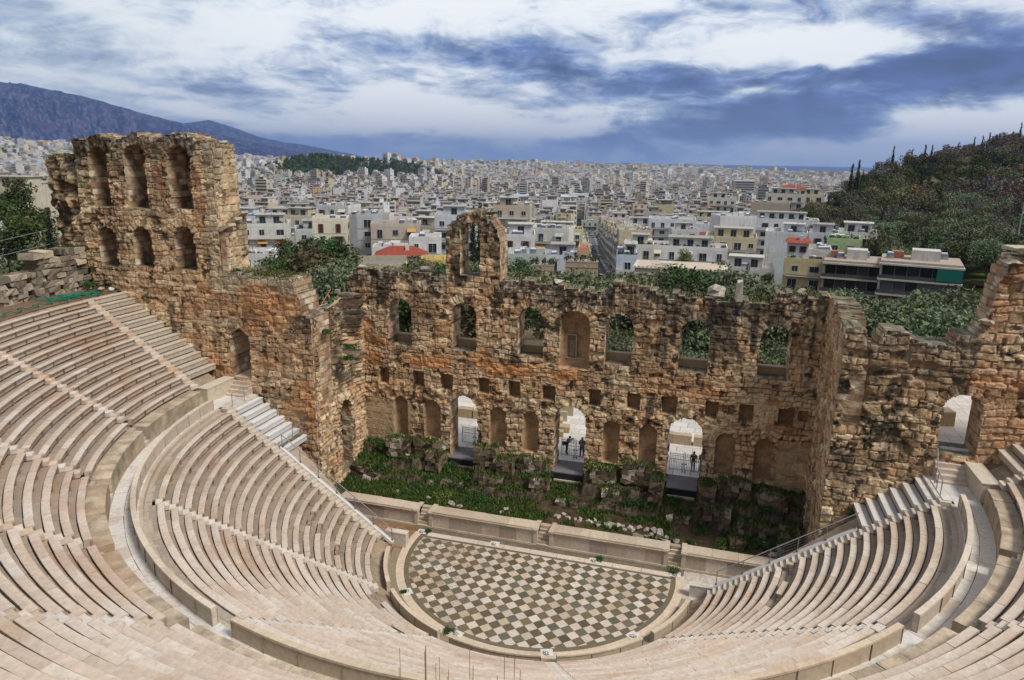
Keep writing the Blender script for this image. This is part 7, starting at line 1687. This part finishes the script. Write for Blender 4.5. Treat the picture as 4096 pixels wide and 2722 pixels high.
CW = np.array([.27, .26, .17, .11, .07, .04, .03, .03, .02]); CW /= CW.sum()
def cplace(a_):
    for lim, s in ((-47, 'at the left city edge'), (-38, 'left of the tower'), (-33.2, 'behind the tower'), (-31.5, 'close to the tower'), (-29, 'right of the tower'), (-26, 'above the ruin gap'), (-23, 'above the stage wall left end'), (-20, 'left of the tall arch'), (-17.5, 'behind the tall arch'), (-14.5, 'right of the tall arch'), (-12, 'left of the yellow terrace block'), (-9.3, 'just left of the long street'), (-6, 'just right of the long street'), (-3, 'above the big white building'), (0, 'above the dark red roof'), (3, 'left of the modern white block'), (6, 'above the modern white block'), (40, 'beside the wooded hill')):
        if a_ < lim: return s
N_IND = 226; ind, rest = ls[:N_IND], ls[N_IND:]
seen = {}; PM = {}
def simple_block(x, y, D, a_, k):
    nm, c = CN[rs.choice(len(CN), p=CW)]; n = int(rs.choice([3, 4, 5, 6, 7], p=[.1, .24, .33, .25, .08])); w, d = rs.uniform(8.6, 11.8), rs.uniform(8, 11); rz = th0+rs.choice([0, 0, 0, .12, -.15])
    zb = float(TZ(x, y)); top = ('pent', None)[int(rs.rand() < .25)]; feat = ('with set-back top', 'with flat roof')[top is None]
    key = (nm, feat, cplace(a_)); q = seen.get(key, 0); seen[key] = q+1
    lab = '%s %s-storey block %s %s%s' % (nm, {3: 'three', 4: 'four', 5: 'five', 6: 'six', 7: 'seven'}[n], feat, key[2], '' if q == 0 else ', %s from front' % ORD[min(q, 24)])
    if D < 262: return apartment(x, y, w, d, n, zb+n*3.05, rz, np.array(c)*rs.uniform(.88, 1.08), lab, seed=k+50, win=('white', 'brown', 'grey')[rs.randint(3)], balc=('bars', 'solid', 'light')[rs.randint(3)], cover=rs.uniform(.3, 1), top=top, blank=rs.rand() < .12, plants=rs.randint(0, 4))
    V = city_block(rs, w, d, n, np.array(c)*rs.uniform(.85, 1.08), top is not None, True)
    m = MB(); [m.add(*v) for v in V]; o = ob('apartment_building', m.mesh('apartment_building', M_city), None, (x, y, zb), rz); tag(o, lab, 'building', 'apartment blocks of the nearer city'); return o
def qbox(c, d, col, top=None):
    x, y, z_ = d[0]/2, d[1]/2, d[2]/2; V = np.array([[-x, -y, -z_], [x, -y, -z_], [x, y, -z_], [-x, y, -z_], [-x, -y, z_], [x, -y, z_], [x, y, z_], [-x, y, z_]])+np.array(c)
    return (V, MB.BQ[1:], None, np.broadcast_to(np.array(col), (8, 3)))
def city_block(rs, w, d, n, c, pent, detail):
    H = n*3.05; L = [qbox((0, 0, H/2-3), (w, d, H+6), c)]
    rc = np.array([.44, .42, .39])*rs.uniform(.55, 1.25) if rs.rand() > .10 else np.array([.34, .13, .08]); L.append(qbox((0, 0, H+.03), (w-.5, d-.5, .12), rc))
    if detail:
        for sx_, sy, bw, bd in ((0, -d/2+.12, w, .24), (0, d/2-.12, w, .24), (-w/2+.12, 0, .24, d-.5), (w/2-.12, 0, .24, d-.5)): L.append(qbox((sx_, sy, H+.4), (bw, bd, .8), np.minimum(c*1.1, .72)))
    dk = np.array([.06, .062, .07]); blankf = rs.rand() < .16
    style = rs.rand()
    for f in range(n if not blankf else 0):
        z_ = f*3.05+1.75
        if style < .45:   # full balcony: dark recess above a pale slab
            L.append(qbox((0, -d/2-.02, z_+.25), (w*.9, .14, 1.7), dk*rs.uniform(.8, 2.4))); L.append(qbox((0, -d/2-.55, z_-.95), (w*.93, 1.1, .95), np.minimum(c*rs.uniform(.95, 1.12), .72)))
            if rs.rand() < .18: L.append(qbox((rs.uniform(-.2, .2)*w, -d/2-.6, z_+.8), (w*.35, 1.2, .5), np.array([[.5, .45, .34], [.5, .26, .09], [.2, .34, .26], [.16, .22, .4], [.6, .6, .58]][rs.randint(5)])))
        else:
            nb = max(2, int(w/3.4))
            for b in range(nb):
                xx = -w/2+(b+.5)*w/nb
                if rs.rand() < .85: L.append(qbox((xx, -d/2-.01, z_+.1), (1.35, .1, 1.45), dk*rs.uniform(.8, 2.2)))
            if rs.rand() < .5: L.append(qbox((rs.uniform(-.2, .2)*w, -d/2-.5, z_-1.0), (w*.5, 1.0, .9), np.minimum(c*1.05, .72)))
        for s in (-1, 1):
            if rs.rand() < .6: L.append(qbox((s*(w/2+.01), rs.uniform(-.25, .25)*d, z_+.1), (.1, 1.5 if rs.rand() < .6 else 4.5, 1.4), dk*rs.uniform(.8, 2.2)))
    if pent:
        pw, pd = w*rs.uniform(.4, .75), d*rs.uniform(.35, .65); px_, py_ = rs.uniform(-.12, .12)*w, rs.uniform(-.05, .15)*d
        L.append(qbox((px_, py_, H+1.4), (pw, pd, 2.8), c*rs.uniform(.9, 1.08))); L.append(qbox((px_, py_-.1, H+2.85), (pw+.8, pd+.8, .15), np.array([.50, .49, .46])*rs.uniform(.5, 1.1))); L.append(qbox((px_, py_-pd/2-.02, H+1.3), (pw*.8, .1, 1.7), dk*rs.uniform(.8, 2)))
    for q in range(rs.randint(5, 11)): L.append(qbox((rs.uniform(-.42, .42)*w, rs.uniform(-.4, .4)*d, H+.5), (rs.uniform(.4, 2.4), rs.uniform(.4, 1.8), rs.uniform(.6, 2.2)), np.array([[.66, .67, .68], [.12, .13, .16], [.5, .48, .44], [.35, .2, .14], [.07, .10, .04]][rs.randint(5)])))
    if detail:
        for q in range(2): xx, yy = rs.uniform(-.4, .4)*w, rs.uniform(-.4, .4)*d; L.append(qbox((xx, yy, H+2.2), (.07, .07, 4.0), (.3, .3, .3))); L.append(qbox((xx, yy, H+3.8), (1.0, .06, .06), (.3, .3, .3)))
    return L
for k, (D, a_, x, y) in enumerate(ind): simple_block(x, y, D, a_, k)
# the rest of the city out to the sea: one mass nobody could count
VV, QQ, CC = [], [], []; n0 = 0
def emit(L, x, y, z_, rz):
    global n0
    c_, s_ = math.cos(rz), math.sin(rz); R2 = np.array([[c_, s_, 0], [-s_, c_, 0], [0, 0, 1]])
    for V, Q, T, C_ in L: VV.append(V @ R2+np.array([x, y, z_])); QQ.append(Q+n0); CC.append(C_); n0 += len(V)
for D, a_, x, y in rest:
    nm, c = CN[rs.choice(len(CN), p=CW)]; emit(city_block(rs, rs.uniform(8.5, 11.8), rs.uniform(8, 11), int(rs.choice([3, 4, 5, 6, 7, 8], p=[.1, .22, .3, .24, .1, .04])), np.array(c)*rs.uniform(.85, 1.08), rs.rand() < .75, False), x, y, float(TZ(x, y)), th0+rs.choice([0, 0, .2, -.2]))
D = 760.
cells = []
while D < 4400:
    stp = 14.0+max(0, D-1100)*.0085; aa = -55.0
    while aa < 21:
        aa += math.degrees(stp/D)*rs.uniform(.8, 1.25)
        if rs.rand() < .10: aa += math.degrees(9/D)
        cells.append((D+rs.uniform(-.3, .3)*stp, aa, stp))
    D += stp*rs.uniform(.92, 1.12)+(7 if rs.rand() < .4 else 0)
cx = np.array([CAM[0]+d_*math.sin(R_(a_)) for d_, a_, s_ in cells]); cy = np.array([CAM[1]+d_*math.cos(R_(a_)) for d_, a_, s_ in cells]); cz = TZ(cx, cy)
for (d_, a_, s_), x, y, z_ in zip(cells, cx, cy, cz):
    if not hillfree(x, y, d_, a_): continue
    if d_ < 1350 and a_ > 8.8: continue
    nm, c = CN[rs.choice(len(CN), p=CW)]; c = np.array(c)*rs.uniform(.82, 1.1); n = int(rs.choice([3, 4, 5, 6, 7, 9, 12], p=[.12, .23, .28, .2, .11, .05, .01])); w, dd = s_*rs.uniform(.6, .95), s_*rs.uniform(.55, .8); rz = th0+float(vn(np.array(x*.004), np.array(y*.004), 5)-.5)*1.6
    if d_ < 1500: emit(city_block(rs, w, dd, n, c, rs.rand() < .7, False), x, y, z_, rz); continue
    H = n*3.05; L = [qbox((0, 0, H/2-4), (w, dd, H+8), c), qbox((0, 0, H+.05), (w-.8, dd-.8, .2), np.array([.42, .40, .37])*rs.uniform(.5, 1.3))]
    for f in range(n):
        if rs.rand() < .75: L.append(qbox((rs.uniform(-.1, .1)*w, -dd/2-.1, f*3.05+1.9), (w*rs.uniform(.5, .9), .3, 1.35), np.array([.07, .07, .08])*rs.uniform(.8, 3)))
    if rs.rand() < .7: L.append(qbox((rs.uniform(-.15, .15)*w, 0, H+1.5), (w*.5, dd*.5, 3), c*rs.uniform(.8, 1.1)))
    emit(L, x, y, z_, rz)
o = ob('distant_city', np_mesh('distant_city', np.concatenate(VV), np.concatenate(QQ), M_city, np.concatenate(CC))); o['kind'] = 'stuff'; tag(o, 'dense far city of pale apartment blocks stretching to the sea', 'city')
# landmark blocks in the middle distance
for (a_, D, w, d, h, c, lab) in ((-11.2, 880, 120, 40, 20, (.30, .37, .50), 'long low blue-grey hall with curved pale roof in the middle of the city'), (-14.6, 900, 60, 40, 19, (.24, .30, .44), 'blue-grey metal-clad hall left of the long low one'), (1.5, 1150, 30, 22, 40, (.36, .34, .32), 'tall grey tower block with many balconies right of the middle'), (4.8, 1000, 60, 25, 26, (.56, .54, .50), 'long white office slab below the sea horizon at right'), (6.8, 980, 46, 25, 24, (.06, .09, .22), 'dark blue glass building right of the white office slab'), (-50.6, 560, 30, 20, 26, (.03, .06, .14), 'dark blue glass office building at the far left'), (-47.8, 600, 22, 18, 30, (.62, .62, .62), 'white slab block beside the dark blue glass office')):
    x, y = pol(a_, D); zb = float(TZ(x, y)); t = thing('office_building', lab, 'building', (x, y, zb), th0, 'large buildings of the middle city')
    m = MB(); m.box((0, 0, h/2-4), (w, d, h+8), 0, c); ob('wall', m.mesh('wall', M_city), t)
    for f in range(int(h/3.3)):
        m = MB(); m.box((0, -d/2-.1, f*3.3+2.0), (w*.9, .3, 1.4), 0, (.05, .06, .08)); ob('window', m.mesh('window', M_glass), t)
    m = MB(); m.box((0, 0, h+.6), (w+1, d+1, 1.2), 0, tuple(np.minimum(np.array(c)*1.4+.1, .65))); m.box((w*.1, 0, h+2.2), (w*.3, d*.5, 2.5), 0, (.5, .52, .55)); ob('roof', m.mesh('roof', M_city), t)
# street trees sprinkled between the nearer blocks
rs2 = np.random.RandomState(15)
L = [(('broad', 'olive')[k % 2], k % 2, rs2.uniform(-45, 8), rs2.uniform(190, 420), rs2.uniform(.7, 1.0), 1) for k in range(26)]
belt([l for l in L if street_clear(*pol(l[2], l[3]))], 'street trees between the houses', 'street tree, ')

# ------------------------------------------------------------------ air
HD = 6.0e-5
m = bpy.data.materials.new('haze'); m.use_nodes = True; t = m.node_tree; t.nodes.clear(); o_ = N(t, 'ShaderNodeOutputMaterial'); pv = N(t, 'ShaderNodeVolumePrincipled')
pv.inputs['Color'].default_value = (.36, .55, 1, 1); pv.inputs['Density'].default_value = HD; pv.inputs['Anisotropy'].default_value = .2; link(t, pv.outputs[0], o_.inputs['Volume'])
mb = MB(); mb.box((0, 0, 330), (60000, 60000, 860), 0)
hz = ob('haze', mb.mesh('haze', m)); hz['kind'] = 'stuff'; tag(hz, 'thin blue haze over the far city and mountains', 'haze')
